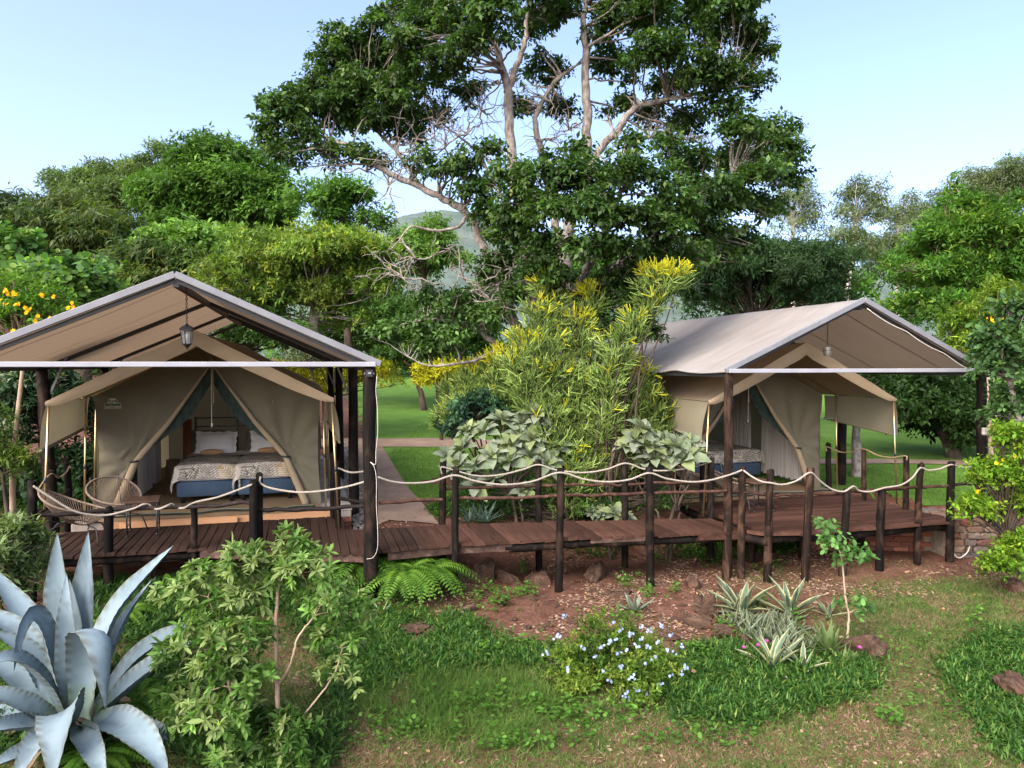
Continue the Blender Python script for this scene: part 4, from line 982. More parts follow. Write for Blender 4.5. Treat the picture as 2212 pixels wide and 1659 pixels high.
def leafy_twigs(fol, P, TD, n, tl, L, W, C, g, kind='quad', alpha=55, droop=.2, up=.8, jit=.25, whorl=False):
    """P: twig bases, TD: twig directions, n leaves on each twig"""
    m = len(P); TD = nrm(TD); A = perp(TD, g); B = np.cross(TD, A)
    for j in range(n):
        k = (j + .6) / n if not whorl else .85 + .15 * g.random()
        ph = j * 2.4 + g.random(m) * .7; al = R(alpha) * (1 + .25 * g.standard_normal(m)) * (1.0 if not whorl else (.55 + .6 * (j / n)))
        side = A * np.cos(ph)[:, None] + B * np.sin(ph)[:, None]
        D = TD * np.cos(al)[:, None] + side * np.sin(al)[:, None]; D[:, 2] -= droop; D = nrm(D)
        Nn = np.array([0, 0, 1.0]) * up + TD * .25 + g.standard_normal((m, 3)) * .35
        s = 1 + jit * g.standard_normal(m); s = np.clip(s, .5, 1.7)
        c = C * (1 + .16 * g.standard_normal((m, 1)))
        fol.add(P + TD * (tl * k), D, Nn, L * s, W * s, c, kind)
    return fol
def clump_twigs(clumps, dens, g, lob=.35, shell=.5, squash=.0):
    """clumps: (cx,cy,cz,rx,ry,rz) -> twig base points, outward directions and the clump number"""
    Ps, Ds, Is = [], [], []
    for i, c in enumerate(clumps):
        c = np.asarray(c, float); ctr, r = c[:3], c[3:6]
        n = max(6, int(dens * 4 * (r[0] * r[1] + r[0] * r[2] + r[1] * r[2])))
        d = rdir(g, n); d[:, 2] = np.where(d[:, 2] < -.35, -d[:, 2] * .6, d[:, 2]); d = nrm(d)
        lobes = rdir(g, 6); f = 1 + lob * (np.max(d @ lobes.T, axis=1) - .75) * 1.6
        rr = shell + (1 - shell) * g.random(n) ** .7
        Ps.append(ctr + d * r * (f * rr)[:, None]); Ds.append(d); Is.append(np.full(n, i))
    return np.concatenate(Ps), np.concatenate(Ds), np.concatenate(Is)
def pal_cols(pal, idx, g, k, tip=None, tipp=0.0, cv=.16):
    """one tone for each clump, varied for each twig"""
    pal = np.asarray(pal, float); nc = idx.max() + 1
    a = g.random(nc); t = (a * (len(pal) - 1)); i0 = np.minimum(t.astype(int), len(pal) - 2) if len(pal) > 1 else np.zeros(nc, int)
    base = pal[i0] + (pal[np.minimum(i0 + 1, len(pal) - 1)] - pal[i0]) * (t - i0)[:, None]
    base = base * (1 + cv * g.standard_normal((nc, 1)))
    C = base[idx] * (1 + .18 * g.standard_normal((len(idx), 1)))
    if tip is not None:
        m = g.random(len(idx)) < tipp; C[m] = C[m] * .25 + np.asarray(tip) * .75
    return np.clip(C, .005, .9)
def bark_mat(name, c1, c2, c3, sc_=9):
    n = NT(name); v = n.obj((1, 1, .35)); a = n.noise(sc_, 6, v, .65); b = n.noise(sc_ * .35, 3, n.obj(), .5)
    base = n.ramp(a.outputs[0], [(.3, c1), (.52, c2), (.72, c3)]); base = n.mix(n.ramp(b.outputs[0], [(.45, (0, 0, 0)), (.65, (.6, .6, .6))]), base, c3)
    return n.pbr(base, .9, 0, n.bump(a.outputs[0], .6, .03), .2)
M['bark_grey'] = bark_mat('grey_bark', (.07, .058, .050), (.18, .155, .135), (.36, .33, .30), 16)
M['bark_dark'] = bark_mat('dark_bark', (.02, .014, .010), (.05, .037, .028), (.10, .078, .06))
M['bark_pale'] = bark_mat('pale_bark', (.22, .18, .15), (.38, .34, .30), (.52, .48, .44))
M['bark_tan'] = bark_mat('tan_bark', (.16, .11, .075), (.27, .20, .14), (.38, .30, .22))
def branch(m, a, b, ra, rb, g, sag=.15, n=7, sides=6, wig=.05):
    a = np.asarray(a, float); b = np.asarray(b, float); L = np.linalg.norm(b - a)
    mid = (a + b) / 2 + g.standard_normal(3) * L * sag * .6 + np.array([0, 0, L * sag * .5])
    P = bez(a, mid, b, n); P[1:-1] += g.standard_normal((n - 2, 3)) * L * wig * .35
    m.tube(P, np.linspace(ra, rb, n), sides, False); return P
def auto_clumps(C, Rr, n, g, k=(.26, .42), lo=-.55):
    out = []
    while len(out) < n:
        d = rdir(g, 1)[0]
        if d[2] < lo: continue
        f = .40 + .42 * g.random(); r = g.uniform(*k) * float(np.mean(Rr))
        out.append((*(C + d * Rr * f), r * 1.15, r * 1.15, r * .85))
    return out
def make_tree(name, label, cat, base, clumps, cfg, group=None, trunk=(.15, .45), bark='bark_grey', seed=1, twigs=True, fork=None, limbs=None):
    g = np.random.default_rng(seed); base = np.asarray(base, float); cfg = dict(cfg)
    if cfg.get('kind', 'quad') == 'quad' and base[1] > 18: cfg['kind'] = 'tri'; cfg['L'] *= .80; cfg['W'] *= .92; cfg['dens'] *= 1.75
    e = empty(name, base, 0, label, cat, group)
    cl = np.array(clumps); ctr = cl[:, :3].mean(0)
    m = MB(); r0, fk = trunk
    if limbs is None:
        top = ctr.copy(); top[2] = base[2] + (ctr[2] - base[2]) * fk * 2 if fork is None else fork
        mid = base + (top - base) * .5 + g.standard_normal(3) * np.array([.1, .1, 0]) * r0 * 6
        P = catmull([base - np.array([0, 0, .2]), base + (mid - base) * .5, mid, top], 5); m.tube(P, np.linspace(r0 * 1.15, r0 * .6, len(P)), 8, False)
        pts = [(P[i], r0 * (1.1 - .5 * i / len(P))) for i in range(len(P) // 2, len(P))]
    else:
        pts = []
        for lb in limbs:
            P = catmull(np.array([q[:3] for q in lb]), 6); rr = np.interp(np.linspace(0, 1, len(P)), np.linspace(0, 1, len(lb)), [q[3] for q in lb]) * (.82 if lb[0][3] > .04 else 1.0)
            P[1:-1] += g.standard_normal((len(P) - 2, 3)) * rr[1:-1, None] * .22
            m.tube(P, rr, 9, False); pts += [(P[i], rr[i]) for i in range(len(P)) if i > 3]
    PA = np.array([p for p, _ in pts]); PR = np.array([r for _, r in pts])
    for c in cl:
        d = np.linalg.norm(PA - c[:3], axis=1) + np.where(PA[:, 2] > c[2] + .2, 1.2, 0)
        i = int(np.argmin(d)); ra = min(PR[i] * .6, .018 + .03 * c[3], r0 * .55); ra = max(ra, .005)
        P = branch(m, PA[i], c[:3], ra, ra * .35, g, .16)
        for _ in range(cfg.get('sub', 4)):
            k = g.integers(3, 7); b = c[:3] + rdir(g, 1)[0] * c[3:6] * .8
            branch(m, P[k], b, ra * .42, ra * .14, g, .2, 5, 4, .09)
    m.build('trunk', M[bark], e, True).location = -base
    f = Fol(); P, D, I = clump_twigs(clumps, cfg['dens'], g, cfg.get('lob', .4), cfg.get('shell', .45))
    C = pal_cols(cfg['pal'], I, g, 1, cfg.get('tip'), cfg.get('tipp', 0))
    TD = nrm(D * .8 + np.array([0, 0, cfg.get('rise', .15)]) + g.standard_normal(P.shape) * .4)
    leafy_twigs(f, P, TD, cfg['n'], cfg['tl'], cfg['L'], cfg['W'], C, g, cfg.get('kind', 'quad'), cfg.get('alpha', 55), cfg.get('droop', .2), .8, .25, cfg.get('whorl', False))
    f.build('crown', M[cfg.get('mat', 'leaf')], e, base)
    return e
def pclumps(lst, Y0, flat=.8, rs=1.0):
    """(u, v, radius px, depth offset) -> clumps in metres"""
    out = []
    for u, v, r, dy in lst:
        c = atY(u, v, Y0 + dy); rr = r * (Y0 + dy) / F * rs; out.append((*c, rr * 1.08, rr * 1.08, rr * flat))
    return out

# ------------------------------------------------------------------ the great tree between the tents
Y0 = 13.6
cl = []
gm = np.random.default_rng(42)
CL = [(600, 262, 48, -.8), (580, 312, 38, -.6), (640, 232, 48, -.4), (690, 238, 56, -.2), (622, 332, 40, -.9), (720, 335, 36, -.5), (760, 258, 58, .4), (800, 345, 34, -.6), (655, 290, 34, -.8), (850, 250, 46, .6),
      (738, 90, 54, .3), (718, 132, 44, .1), (790, 130, 66, .6), (782, 205, 56, .2), (850, 128, 62, .9), (852, 212, 50, -.3), (905, 180, 50, .6), (935, 250, 42, .9), (872, 292, 34, .3), (960, 140, 44, -.5), (930, 62, 56, .2), (990, 40, 46, -.4), (885, 22, 46, .4), (950, -20, 60, 0),
      (1022, 100, 38, -1.0), (1080, 28, 58, -1.2), (1150, 62, 44, 1.4), (1172, 152, 44, 1.6), (1200, 20, 58, .4), (1132, 235, 34, 1.6), (1212, 235, 34, 1.7), (1010, 200, 36, 1.5), (1060, -40, 60, .4), (1180, -50, 70, -.6), (1300, -50, 80, .3), (1420, -50, 80, -.4), (1540, -50, 70, .2),
      (1330, 52, 66, .4), (1402, 32, 66, -.5), (1325, 150, 52, 1.3), (1420, 122, 64, -.7), (1500, 62, 66, .4), (1580, 32, 58, -.3), (1622, 72, 46, .2), (1640, 112, 36, .4), (1530, 150, 64, -.6), (1602, 172, 50, .3), (1462, 192, 48, .7), (1562, 232, 46, -.2), (1482, 262, 44, .8), (1402, 250, 34, 1.4), (1340, 240, 30, 1.2),
      (1662, 290, 52, .2), (1602, 292, 48, -.8), (1692, 332, 50, -.3), (1642, 382, 56, -.9), (1712, 382, 32, .1), (1582, 352, 56, .8), (1602, 450, 62, -.4), (1662, 452, 40, .4), (1542, 420, 56, -1.2), (1602, 518, 44, -.2), (1532, 500, 54, -.9), (1484, 352, 54, -1.0), (1560, 560, 34, -.5),
      (1102, 380, 50, -2.0), (1172, 388, 54, -2.3), (1242, 380, 56, -2.5), (1312, 390, 56, -2.5), (1392, 390, 56, -2.2), (1452, 422, 54, -1.8), (1112, 452, 50, -1.9), (1192, 462, 54, -2.5), (1272, 470, 56, -2.7), (1352, 470, 56, -2.5), (1432, 500, 54, -2.0), (1180, 530, 40, -1.9), (1252, 542, 46, -2.4), (1332, 540, 46, -2.2), (1502, 565, 38, -1.5), (1120, 502, 40, -1.7),
      (912, 350, 30, -.8), (962, 372, 34, -1.0), (1012, 362, 34, -1.2), (1022, 420, 40, -1.2), (1052, 472, 40, -1.0),
      (1062, 600, 40, -.6), (1002, 652, 44, -.8), (942, 642, 36, -.6), (902, 702, 44, -.8), (982, 722, 48, -1.0), (1052, 692, 42, -1.1), (842, 722, 38, -.7), (1082, 562, 34, -.9), (1342, 612, 44, -1.6), (1382, 662, 44, -1.8), (1402, 722, 34, -1.9), (1332, 722, 34, -1.5), (1300, 655, 34, -1.4), (930, 765, 34, -.9),
      (820, 60, 40, .2), (870, 90, 40, -.4), (760, 180, 40, -.3), (700, 190, 40, .2), (900, 120, 40, -.2), (820, 260, 40, -.3), (670, 210, 36, .3), (1110, 640, 34, -1.2), (1090, 520, 36, -1.4), (1150, 590, 34, -1.5), (1210, 600, 34, -1.8), (1410, 560, 40, -1.6), (1470, 470, 44, -1.4), (1250, 330, 30, -2.2), (1350, 320, 30, -2.0), (1060, 330, 30, -1.4), (1440, 320, 36, -.8), (1000, 90, 36, .8)]
for u, v, r, dy in CL:
    c = atY(u, v, Y0 + dy); rr = r * (Y0 + dy) / F; k = rr * .76
    cl.append((*c, k * 1.1, k * 1.1, k * .8))
    for _ in range(5):      # uneven sprays round each clump, sky between them
        d = rdir(gm, 1)[0]; k = rr * gm.uniform(.26, .46); cl.append((*(c + d * rr * np.array([1, 1, .8]) * gm.uniform(.65, 1.12)), k, k, k * .78))
def LB(pts): return [(*atY(u, v, Y0 + dy), r) for u, v, dy, r in pts]
tb = atY(1185, 1000, 13.6); tb[2] = float(hterr(tb[0], 13.6))
limbs = [LB([(1195, 1040, 0, .24), (1178, 860, -.1, .21), (1168, 714, -.2, .165), (1145, 619, -.3, .15), (1131, 518, -.2, .14), (1107, 333, 0, .115), (1095, 196, 0, .10), (1065, 89, -.1, .07), (1027, 18, -.2, .05), (990, -40, -.2, .03)]),
         LB([(1095, 200, 0, .085), (1118, 140, .1, .07), (1134, 89, .1, .06), (1142, 0, .1, .04)]),
         LB([(1205, 1040, .2, .24), (1215, 860, .3, .21), (1225, 655, .4, .17), (1222, 536, .4, .15), (1267, 333, .5, .115), (1267, 196, .5, .10), (1262, 60, .4, .07), (1268, -40, .4, .04)]),
         LB([(1230, 480, .4, .11), (1291, 333, .4, .095), (1335, 280, .3, .085), (1375, 232, .2, .07), (1476, 208, .1, .045), (1560, 190, 0, .02)]),
         LB([(1216, 560, .5, .11), (1190, 420, .8, .085), (1172, 333, .9, .08), (1157, 256, .9, .065), (1199, 178, .9, .05), (1242, 143, .9, .03)]),
         LB([(1180, 830, -.2, .17), (1110, 690, -.4, .12), (1060, 585, -.5, .10), (1048, 540, -.5, .095), (1012, 464, -.5, .09), (960, 430, -.5, .08), (910, 405, -.5, .072), (827, 369, -.5, .062), (761, 321, -.4, .05), (690, 292, -.4, .035), (632, 286, -.5, .02)]),
         LB([(910, 405, -.5, .05), (860, 330, 0, .042), (820, 290, .2, .035), (785, 250, .3, .02)]),
         LB([(1230, 760, .1, .18), (1262, 670, -.3, .14), (1297, 619, -.5, .12), (1340, 575, -.7, .10), (1387, 536, -.9, .09), (1430, 480, -.9, .075), (1470, 440, -.8, .065), (1530, 405, -.7, .05), (1583, 381, -.5, .03)]),
         LB([(1240, 640, 0, .10), (1300, 520, -1.2, .08), (1330, 440, -2.0, .055), (1350, 400, -2.3, .035)]),
         LB([(1160, 660, -.3, .08), (1140, 560, -1.0, .06), (1150, 470, -1.7, .045), (1180, 410, -2.1, .03)]),
         LB([(1012, 464, -.5, .045), (985, 492, -.6, .035), (930, 497, -.7, .028), (888, 490, -.8, .022), (862, 520, -.9, .015), (842, 540, -.9, .008)]),
         LB([(1090, 770, -.5, .09), (1060, 735, -.7, .07), (1000, 700, -.9, .045), (930, 690, -1.0, .03), (870, 700, -.9, .02)]),
         LB([(1120, 860, -.6, .10), (1095, 800, -.7, .085), (1075, 760, -.8, .06), (1020, 780, -1.1, .035), (930, 790, -1.2, .02), (880, 770, -1.2, .012)]),
         LB([(1131, 500, -.2, .05), (1080, 420, .6, .04), (1030, 330, .9, .03), (960, 270, .9, .02)])]
BIG = dict(dens=92, n=6, tl=.17, L=.094, W=.052, kind='quad', pal=[(.024, .058, .014), (.038, .085, .019), (.060, .122, .027)], tip=(.11, .18, .045), tipp=.10, droop=.55, alpha=60, shell=.15, lob=.6, sub=2, mat='leaf_gloss')
great = make_tree('great_tree', 'tall broad dark green tree with pale branching trunks between the two tents', 'tree', tb, cl, BIG, None, (.2, .4), 'bark_grey', 5, True, None, limbs)
# bare pale twigs inside the crown
m = MB(); g = np.random.default_rng(9)
for (u, v, dy) in [(900, 300, -.2), (960, 320, 0), (1010, 290, .2), (860, 330, -.3), (940, 270, .3), (1040, 240, .4), (1180, 300, .5), (1330, 300, .2), (1230, 280, .6), (1400, 300, 0), (1110, 580, -1), (1000, 600, -.8), (1330, 590, -1.3), (1400, 600, -1.2), (1360, 560, -1.2), (700, 320, -.5), (790, 370, -.6), (840, 400, -.6), (1190, 220, .8), (1080, 180, .2), (1480, 300, .1), (1550, 400, -.4), (1250, 620, -1.2), (900, 560, -.9), (870, 600, -.9), (1060, 650, -1.1)]:
    a = atY(u, v, Y0 + dy); 
    for k in range(7):
        b = a + rdir(g, 1)[0] * np.array([.8, .5, .6]) * g.uniform(.5, 1.0); P = branch(m, a, b, .016, .007, g, .3, 7, 4, .14)
        for _ in range(3): branch(m, P[int(g.integers(2, 7))], P[-1] + rdir(g, 1)[0] * .35, .008, .003, g, .3, 5, 3, .14)
o = m.build('bare_twigs', M['bark_grey'], great, True); o.location = -tb; tag(o, kind='stuff')
# one long seed pod
o = MB().tube(catmull([atY(1103, 408, 11.4), atY(1105, 416, 11.4), atY(1103, 424, 11.4)], 5), [.012, .02, .024, .026, .024, .03, .028, .024, .02, .016, .008], 8).build('seed_pod', M['pod'] if 'pod' in M else M['leaf_matte'], great, True)
o.location = -tb; o.data.materials.clear(); o.data.materials.append(mat_plain('pod_green', (.22, .27, .08), .6))

# ------------------------------------------------------------------ trees and shrubs behind
def ell(u, v, ru, rv, Y, n, seed, k=(.24, .42), lo=-.55, dep=.8):
    g = np.random.default_rng(seed); C = atY(u, v, Y); s = Y / F * 1.10
    return auto_clumps(C, np.array([ru * s, ru * s * dep, rv * s]), n, g, k, lo)
def btree(name, label, cat, els, Y, ub, cfg, seed, trunk=(.18, .4), bark='bark_dark', group='trees behind the tents', n=30, k=(.17, .31), vb=None):
    cl = []
    for i, (u, v, ru, rv, *dy) in enumerate(els): cl += ell(u, v, ru, rv, Y + (dy[0] if dy else 0), max(5, int(n * ru * rv / (els[0][2] * els[0][3]) + .5)), seed * 31 + i, k)
    x = (ub - CX) / F * Y; b = (x, Y, float(hterr(x, Y)))
    return make_tree(name, label, cat, b, cl, cfg, group, trunk, bark, seed)
def cfg(pal, L, W, dens, n=5, tl=.2, **kw):
    d = dict(pal=pal, L=L, W=W, dens=dens, n=n, tl=tl, sub=3, lob=.95, shell=.22); d.update(kw); return d
DK = [(.030, .070, .014), (.046, .105, .020), (.066, .140, .026)]
MID = [(.048, .115, .018), (.072, .165, .026), (.10, .205, .036)]
LIT = [(.085, .175, .032), (.12, .235, .046), (.165, .285, .062)]
YEL = [(.085, .155, .028), (.125, .21, .038), (.175, .255, .05)]
OLV = [(.060, .105, .034), (.085, .14, .044), (.11, .165, .055)]
btree('leafy_tree', 'rounded dark green tree, tallest of those behind the emblem tent', 'tree', [(470, 430, 170, 105), (420, 500, 110, 60, -1), (560, 480, 90, 70, -1)], 33, 500, cfg(MID, .34, .13, 13, 6, .4, droop=.35), 11, (.3, .45), n=52)
for i, (u, v, ru, rv, Y, lb) in enumerate(((360, 365, 95, 52, 47, 'feathery olive tree at the top of the wooded rise'), (150, 405, 62, 40, 49, 'small feathery tree standing against the sky on the wooded rise'), (250, 390, 80, 40, 51, 'thin crowned tree between two feathery trees on the rise'), (270, 455, 150, 60, 44, 'wide grey green tree on the slope of the wooded rise'))):
    btree('feathery_tree', lb, 'tree', [(u, v, ru, rv)], Y, u, cfg(OLV, .36, .12, 9, 5, .45, droop=.1, rise=.4), 20 + i, (.2, .5), n=22, k=(.2, .34))
btree('mango_tree', 'dense mango tree with long drooping dark leaves', 'tree', [(110, 520, 190, 95), (330, 600, 130, 90, -2), (30, 480, 120, 50, 2)], 23, 180, cfg([(.03, .06, .012), (.05, .095, .017), (.085, .12, .022)], .30, .062, 16, 7, .25, droop=.75, tip=(.17, .18, .04), tipp=.08, mat='leaf_gloss', alpha=65), 31, (.3, .4), n=52)
btree('butterfly_leaf_tree', 'pale green round leaved tree behind the yellow flowers', 'tree', [(110, 640, 130, 75), (40, 560, 80, 60, 1), (190, 600, 60, 60, -.4)], 14.2, 120, cfg([(.05, .12, .035), (.075, .165, .045), (.12, .22, .05)], .105, .095, 55, 5, .24, kind='round', tip=(.22, .30, .06), tipp=.12, droop=.15), 41, (.09, .4), 'bark_grey', n=26, k=(.2, .36))
btree('leafy_tree', 'light green loose tree over the ridge of the emblem tent', 'tree', [(390, 560, 110, 75), (470, 540, 60, 50, 1)], 22, 400, cfg(LIT, .22, .12, 24, 5, .25, kind='six', droop=.3), 43, (.12, .4), n=24)
btree('leafy_tree', 'yellow green tree with gnarled grey limbs behind the emblem tent', 'tree', [(670, 580, 205, 75), (560, 610, 120, 75, -1), (800, 610, 90, 90, -.5), (640, 660, 150, 60, -.3), (760, 690, 80, 40, -.3)], 20.5, 670, cfg(YEL, .19, .070, 25, 7, .16, whorl=True, droop=.12, tip=(.30, .34, .04), tipp=.12, alpha=70), 47, (.22, .42), 'bark_grey', n=40, k=(.17, .3))
btree('leafy_tree', 'open mid green tree with sky showing through its thin crown', 'tree', [(755, 450, 80, 60), (690, 430, 60, 40), (810, 490, 50, 50), (720, 500, 70, 45)], 30, 760, cfg(MID, .28, .12, 12, 5, .3, droop=.3), 53, (.2, .5), n=20, k=(.2, .36))
btree('leafy_tree', 'bright green tree below the distant hill', 'tree', [(930, 560, 88, 90), (870, 520, 40, 40, 1)], 38, 960, cfg(LIT, .34, .15, 13, 5, .35, droop=.3), 59, (.25, .4), n=24)
btree('leafy_tree', 'dark shaded tree filling the gap between the yellow green tree and the lawn', 'tree', [(850, 710, 130, 95), (960, 710, 120, 105, 2), (700, 740, 110, 65, 1)], 31, 1010, cfg(DK, .26, .11, 10, 6, .25, droop=.3), 61, (.2, .35), n=36)
btree('olive_tree', 'dense dark tree with narrow leaves above the grey beige canopy', 'tree', [(1640, 610, 190, 95), (1520, 600, 110, 80, -1), (1750, 640, 90, 60, -1)], 22.5, 1650, cfg([(.022, .055, .022), (.036, .078, .030), (.055, .10, .042)], .22, .055, 32, 7, .2, droop=.25, whorl=True, alpha=65), 67, (.25, .35), n=38, k=(.18, .32))
for i, (els, Y, ub, lb) in enumerate((([(1720, 470, 66, 95), (1700, 560, 60, 50)], 45, 1715, 'slim airy eucalyptus rising beside the great tree'), ([(1850, 450, 62, 70), (1900, 410, 30, 45), (1830, 540, 80, 60)], 41, 1815, 'airy eucalyptus with a pale slanting trunk'), ([(1960, 480, 72, 60), (1950, 560, 70, 60), (1890, 560, 60, 60)], 46, 1950, 'low rounded eucalyptus between the slanting trunk and the layered tree'), ([(2080, 440, 80, 60), (2150, 420, 80, 80), (2215, 400, 70, 80), (2000, 500, 70, 60)], 42, 2130, 'tall grey green eucalyptus rising behind the layered bright tree'))):
    btree('eucalyptus_tree', lb, 'tree', els, Y, ub, cfg([(.085, .12, .055), (.115, .155, .07), (.15, .185, .085)], .32, .07, 10, 5, .4, droop=.7, lob=.6, shell=.2), 71 + i, (.2, .5), 'bark_pale', n=26, k=(.16, .28))
btree('leafy_tree', 'bright green layered tree with a pointed top behind the grey beige canopy', 'tree', [(2090, 580, 160, 120), (2060, 480, 80, 70), (2068, 420, 24, 45), (2180, 500, 90, 90), (1960, 600, 80, 50, -1), (2000, 680, 100, 60, -1.5), (2150, 690, 90, 60, -1)], 19.5, 2085, cfg([(.035, .095, .014), (.06, .15, .02), (.09, .19, .026)], .21, .075, 32, 6, .2, droop=.1, rise=.35, tip=(.16, .25, .035), tipp=.14), 83, (.16, .45), 'bark_tan', n=48, k=(.16, .28))
btree('leafy_tree', 'shaded multi stemmed tree on the lawn beyond the reddish deck', 'tree', [(1990, 880, 130, 80), (2090, 910, 110, 90, .5), (1910, 860, 90, 70, 1)], 17.0, 2070, cfg([(.016, .040, .010), (.026, .060, .014), (.038, .080, .018)], .13, .06, 44, 6, .2, droop=.4), 89, (.16, .5), 'bark_dark', n=36, k=(.2, .34))  # deep shade over this tree is put into its darker leaf palette
for i, (u, r) in enumerate(((2100, .10), (2070, .08), (1895, .07))):
    pass
btree('leafy_tree', 'slender grey trunked tree standing behind the flap of the curtained tent', 'tree', [(1880, 890, 70, 45), (1840, 830, 70, 50, .5)], 14.6, 1856, cfg([(.018, .045, .011), (.03, .068, .016)], .12, .055, 40, 6, .2, droop=.35), 97, (.11, .5), 'bark_grey', n=18)
btree('flowering_shrub', 'fine leaved yellow green shrub below the layered tree', 'shrub', [(2120, 730, 90, 70), (2170, 660, 60, 60)], 13.6, 2150, cfg([(.07, .14, .015), (.11, .19, .02), (.15, .22, .025)], .10, .030, 70, 7, .16, droop=.2), 101, (.05, .4), 'bark_tan', n=26)
btree('butterfly_leaf_tree', 'blue green round leaved tree overhanging the far canopy post', 'tree', [(2175, 780, 70, 80), (2190, 900, 60, 70, .2), (2130, 740, 45, 45), (2215, 680, 50, 60)], 9.9, 2260, cfg([(.040, .095, .035), (.060, .13, .042), (.09, .175, .05)], .082, .048, 85, 5, .16, kind='six', droop=.3, tip=(.16, .26, .05), tipp=.05), 103, (.06, .45), 'bark_grey', n=30, k=(.2, .34))
# dark growth round the near tent
btree('leafy_tree', 'dark leafy tree directly behind the emblem tent', 'tree', [(560, 730, 100, 60), (500, 700, 70, 50, 1)], 19, 560, cfg(DK, .17, .07, 30, 6, .2, droop=.3), 107, (.12, .4), n=20)
btree('variegated_shrub', 'grey and cream leaved shrub beside the slope of the near canopy', 'shrub', [(690, 750, 50, 40), (660, 770, 50, 30)], 18.5, 690, cfg([(.06, .10, .05), (.10, .14, .08)], .12, .05, 45, 6, .15, tip=(.35, .38, .25), tipp=.2), 109, (.05, .4), n=12)
btree('variegated_shrub', 'tall variegated shrub beside the corner post of the wicker chairs', 'shrub', [(60, 860, 110, 110), (150, 900, 70, 80, .6), (10, 940, 60, 60, -.5)], 12.2, 70, cfg([(.020, .05, .025), (.034, .075, .036), (.05, .095, .045)], .11, .042, 62, 6, .15, tip=(.30, .36, .24), tipp=.10, mat='leaf_gloss'), 113, (.06, .4), n=34, k=(.2, .34))
btree('leafy_shrub', 'dark low shrub mass beneath the side flap of the emblem tent', 'shrub', [(190, 1010, 90, 60), (110, 1030, 70, 50), (225, 965, 50, 36, .3), (40, 1060, 80, 60, -.5), (130, 1090, 80, 40, -.6), (-20, 1040, 60, 60)], 12.4, 180, cfg([(.014, .035, .015), (.022, .055, .022), (.034, .07, .028)], .10, .045, 55, 6, .14, droop=.3), 127, (.04, .4), n=22)
btree('leafy_shrub', 'feathery yellow green shrub at the edge beside the deck corner', 'shrub', [(20, 1010, 55, 70), (-20, 950, 50, 60)], 10.2, 15, cfg([(.05, .10, .02), (.08, .14, .025), (.12, .18, .03)], .11, .02, 70, 7, .16, rise=.5), 131, (.04, .4), n=14)
btree('willowy_shrub', 'pale willowy shrub before the corner post of the dark deck', 'shrub', [(22, 1165, 48, 45), (70, 1180, 34, 34, .2), (0, 1220, 50, 45, -.2), (50, 1240, 55, 40, .1), (0, 1290, 60, 45, 0)], 7.7, 20, cfg([(.08, .13, .05), (.12, .18, .07), (.16, .22, .09)], .10, .026, 75, 6, .14, rise=.4, droop=.05, tip=(.28, .34, .15), tipp=.12), 137, (.03, .4), 'bark_tan', n=20)
for i, (els, Y, ub, lb) in enumerate((([(690, 812, 110, 30), (808, 816, 62, 34), (640, 812, 60, 28)], 21, 740, 'golden yellow hedge bush behind the tall posts'), ([(950, 812, 52, 34), (925, 820, 34, 28)], 20, 955, 'round golden yellow bush at the edge of the lawn'), ([(640, 830, 40, 20), (710, 845, 40, 20)], 23, 690, 'low golden bush half hidden by the emblem tent roof'))):
    btree('golden_bush', lb, 'bush', els, Y, ub, cfg([(.27, .28, .014), (.38, .38, .018), (.46, .45, .022)], .13, .055, 40, 6, .16, droop=.05, tip=(.55, .52, .05), tipp=.2), 139 + i, (.05, .5), 'bark_dark', n=46, k=(.2, .34), group='golden bushes round the lawn')
btree('leafy_tree', 'low dark tree with forked trunk beside the golden bush', 'tree', [(890, 770, 70, 45), (840, 785, 45, 35), (930, 790, 30, 30)], 29, 917, cfg(DK, .2, .09, 26, 6, .2, droop=.3), 149, (.13, .4), 'bark_dark', n=18)
btree('leafy_tree', 'mid green tree filling the view behind the trunks of the great tree', 'tree', [(1250, 610, 170, 90), (1130, 640, 90, 70, 1), (1390, 600, 90, 80, 1)], 27, 1250, cfg(MID, .24, .10, 14, 6, .25, droop=.3), 173, (.2, .4), n=36)
# flowers
def blossoms(parent_u, name, label, pts, Y, col, r=.035, per=5, seed=1, spread=.06, cat='flower'):
    g = np.random.default_rng(seed); f = Fol()
    for (u, v, dy) in pts:
        c = atY(u, v, Y + dy)
        for k in range(per if spread < 1 else 1):
            p = c + g.standard_normal(3) * spread; ax = nrm(np.array([g.normal() * .5, -1 + g.normal() * .4, .3 + g.normal() * .4]))
            A = nrm(np.cross(ax, [0, 0, 1.0])); B = np.cross(ax, A)
            for q in range(5):
                a = q * 2 * PI / 5; d = nrm(A * math.cos(a) + B * math.sin(a) + ax * .45)
                f.add(p[None], d[None], ax[None], r, r * .8, np.array(col) * (1 + .15 * g.standard_normal()), 'six')
    return f
ytop = btree('flowering_shrub', 'bright green trumpet shrub with yellow flowers at the canopy eave of the emblem tent', 'shrub', [(50, 690, 105, 55), (110, 660, 50, 45), (10, 640, 50, 50)], 10.4, 20, cfg([(.045, .12, .015), (.075, .17, .02), (.11, .21, .028)], .085, .028, 85, 7, .14, droop=.15, rise=.3), 151, (.045, .4), 'bark_tan', n=30)
YF = [(12, 628, -.9), (20, 640, -.9), (35, 637, -.9), (8, 650, -.9), (58, 665, -.95), (65, 672, -.95), (78, 690, -.9), (120, 640, -.6), (106, 690, -.9), (112, 695, -.8), (148, 668, -.5), (158, 662, -.5), (40, 660, -.9), (92, 640, -.7), (30, 720, -.8)]
for i, q in enumerate(YF): blossoms(0, 'x', '', [q], 10.4, (.60, .34, .01), .032, 3, 3 + i, .018).build('flower', M['leaf_matte'], ytop, ytop.location)
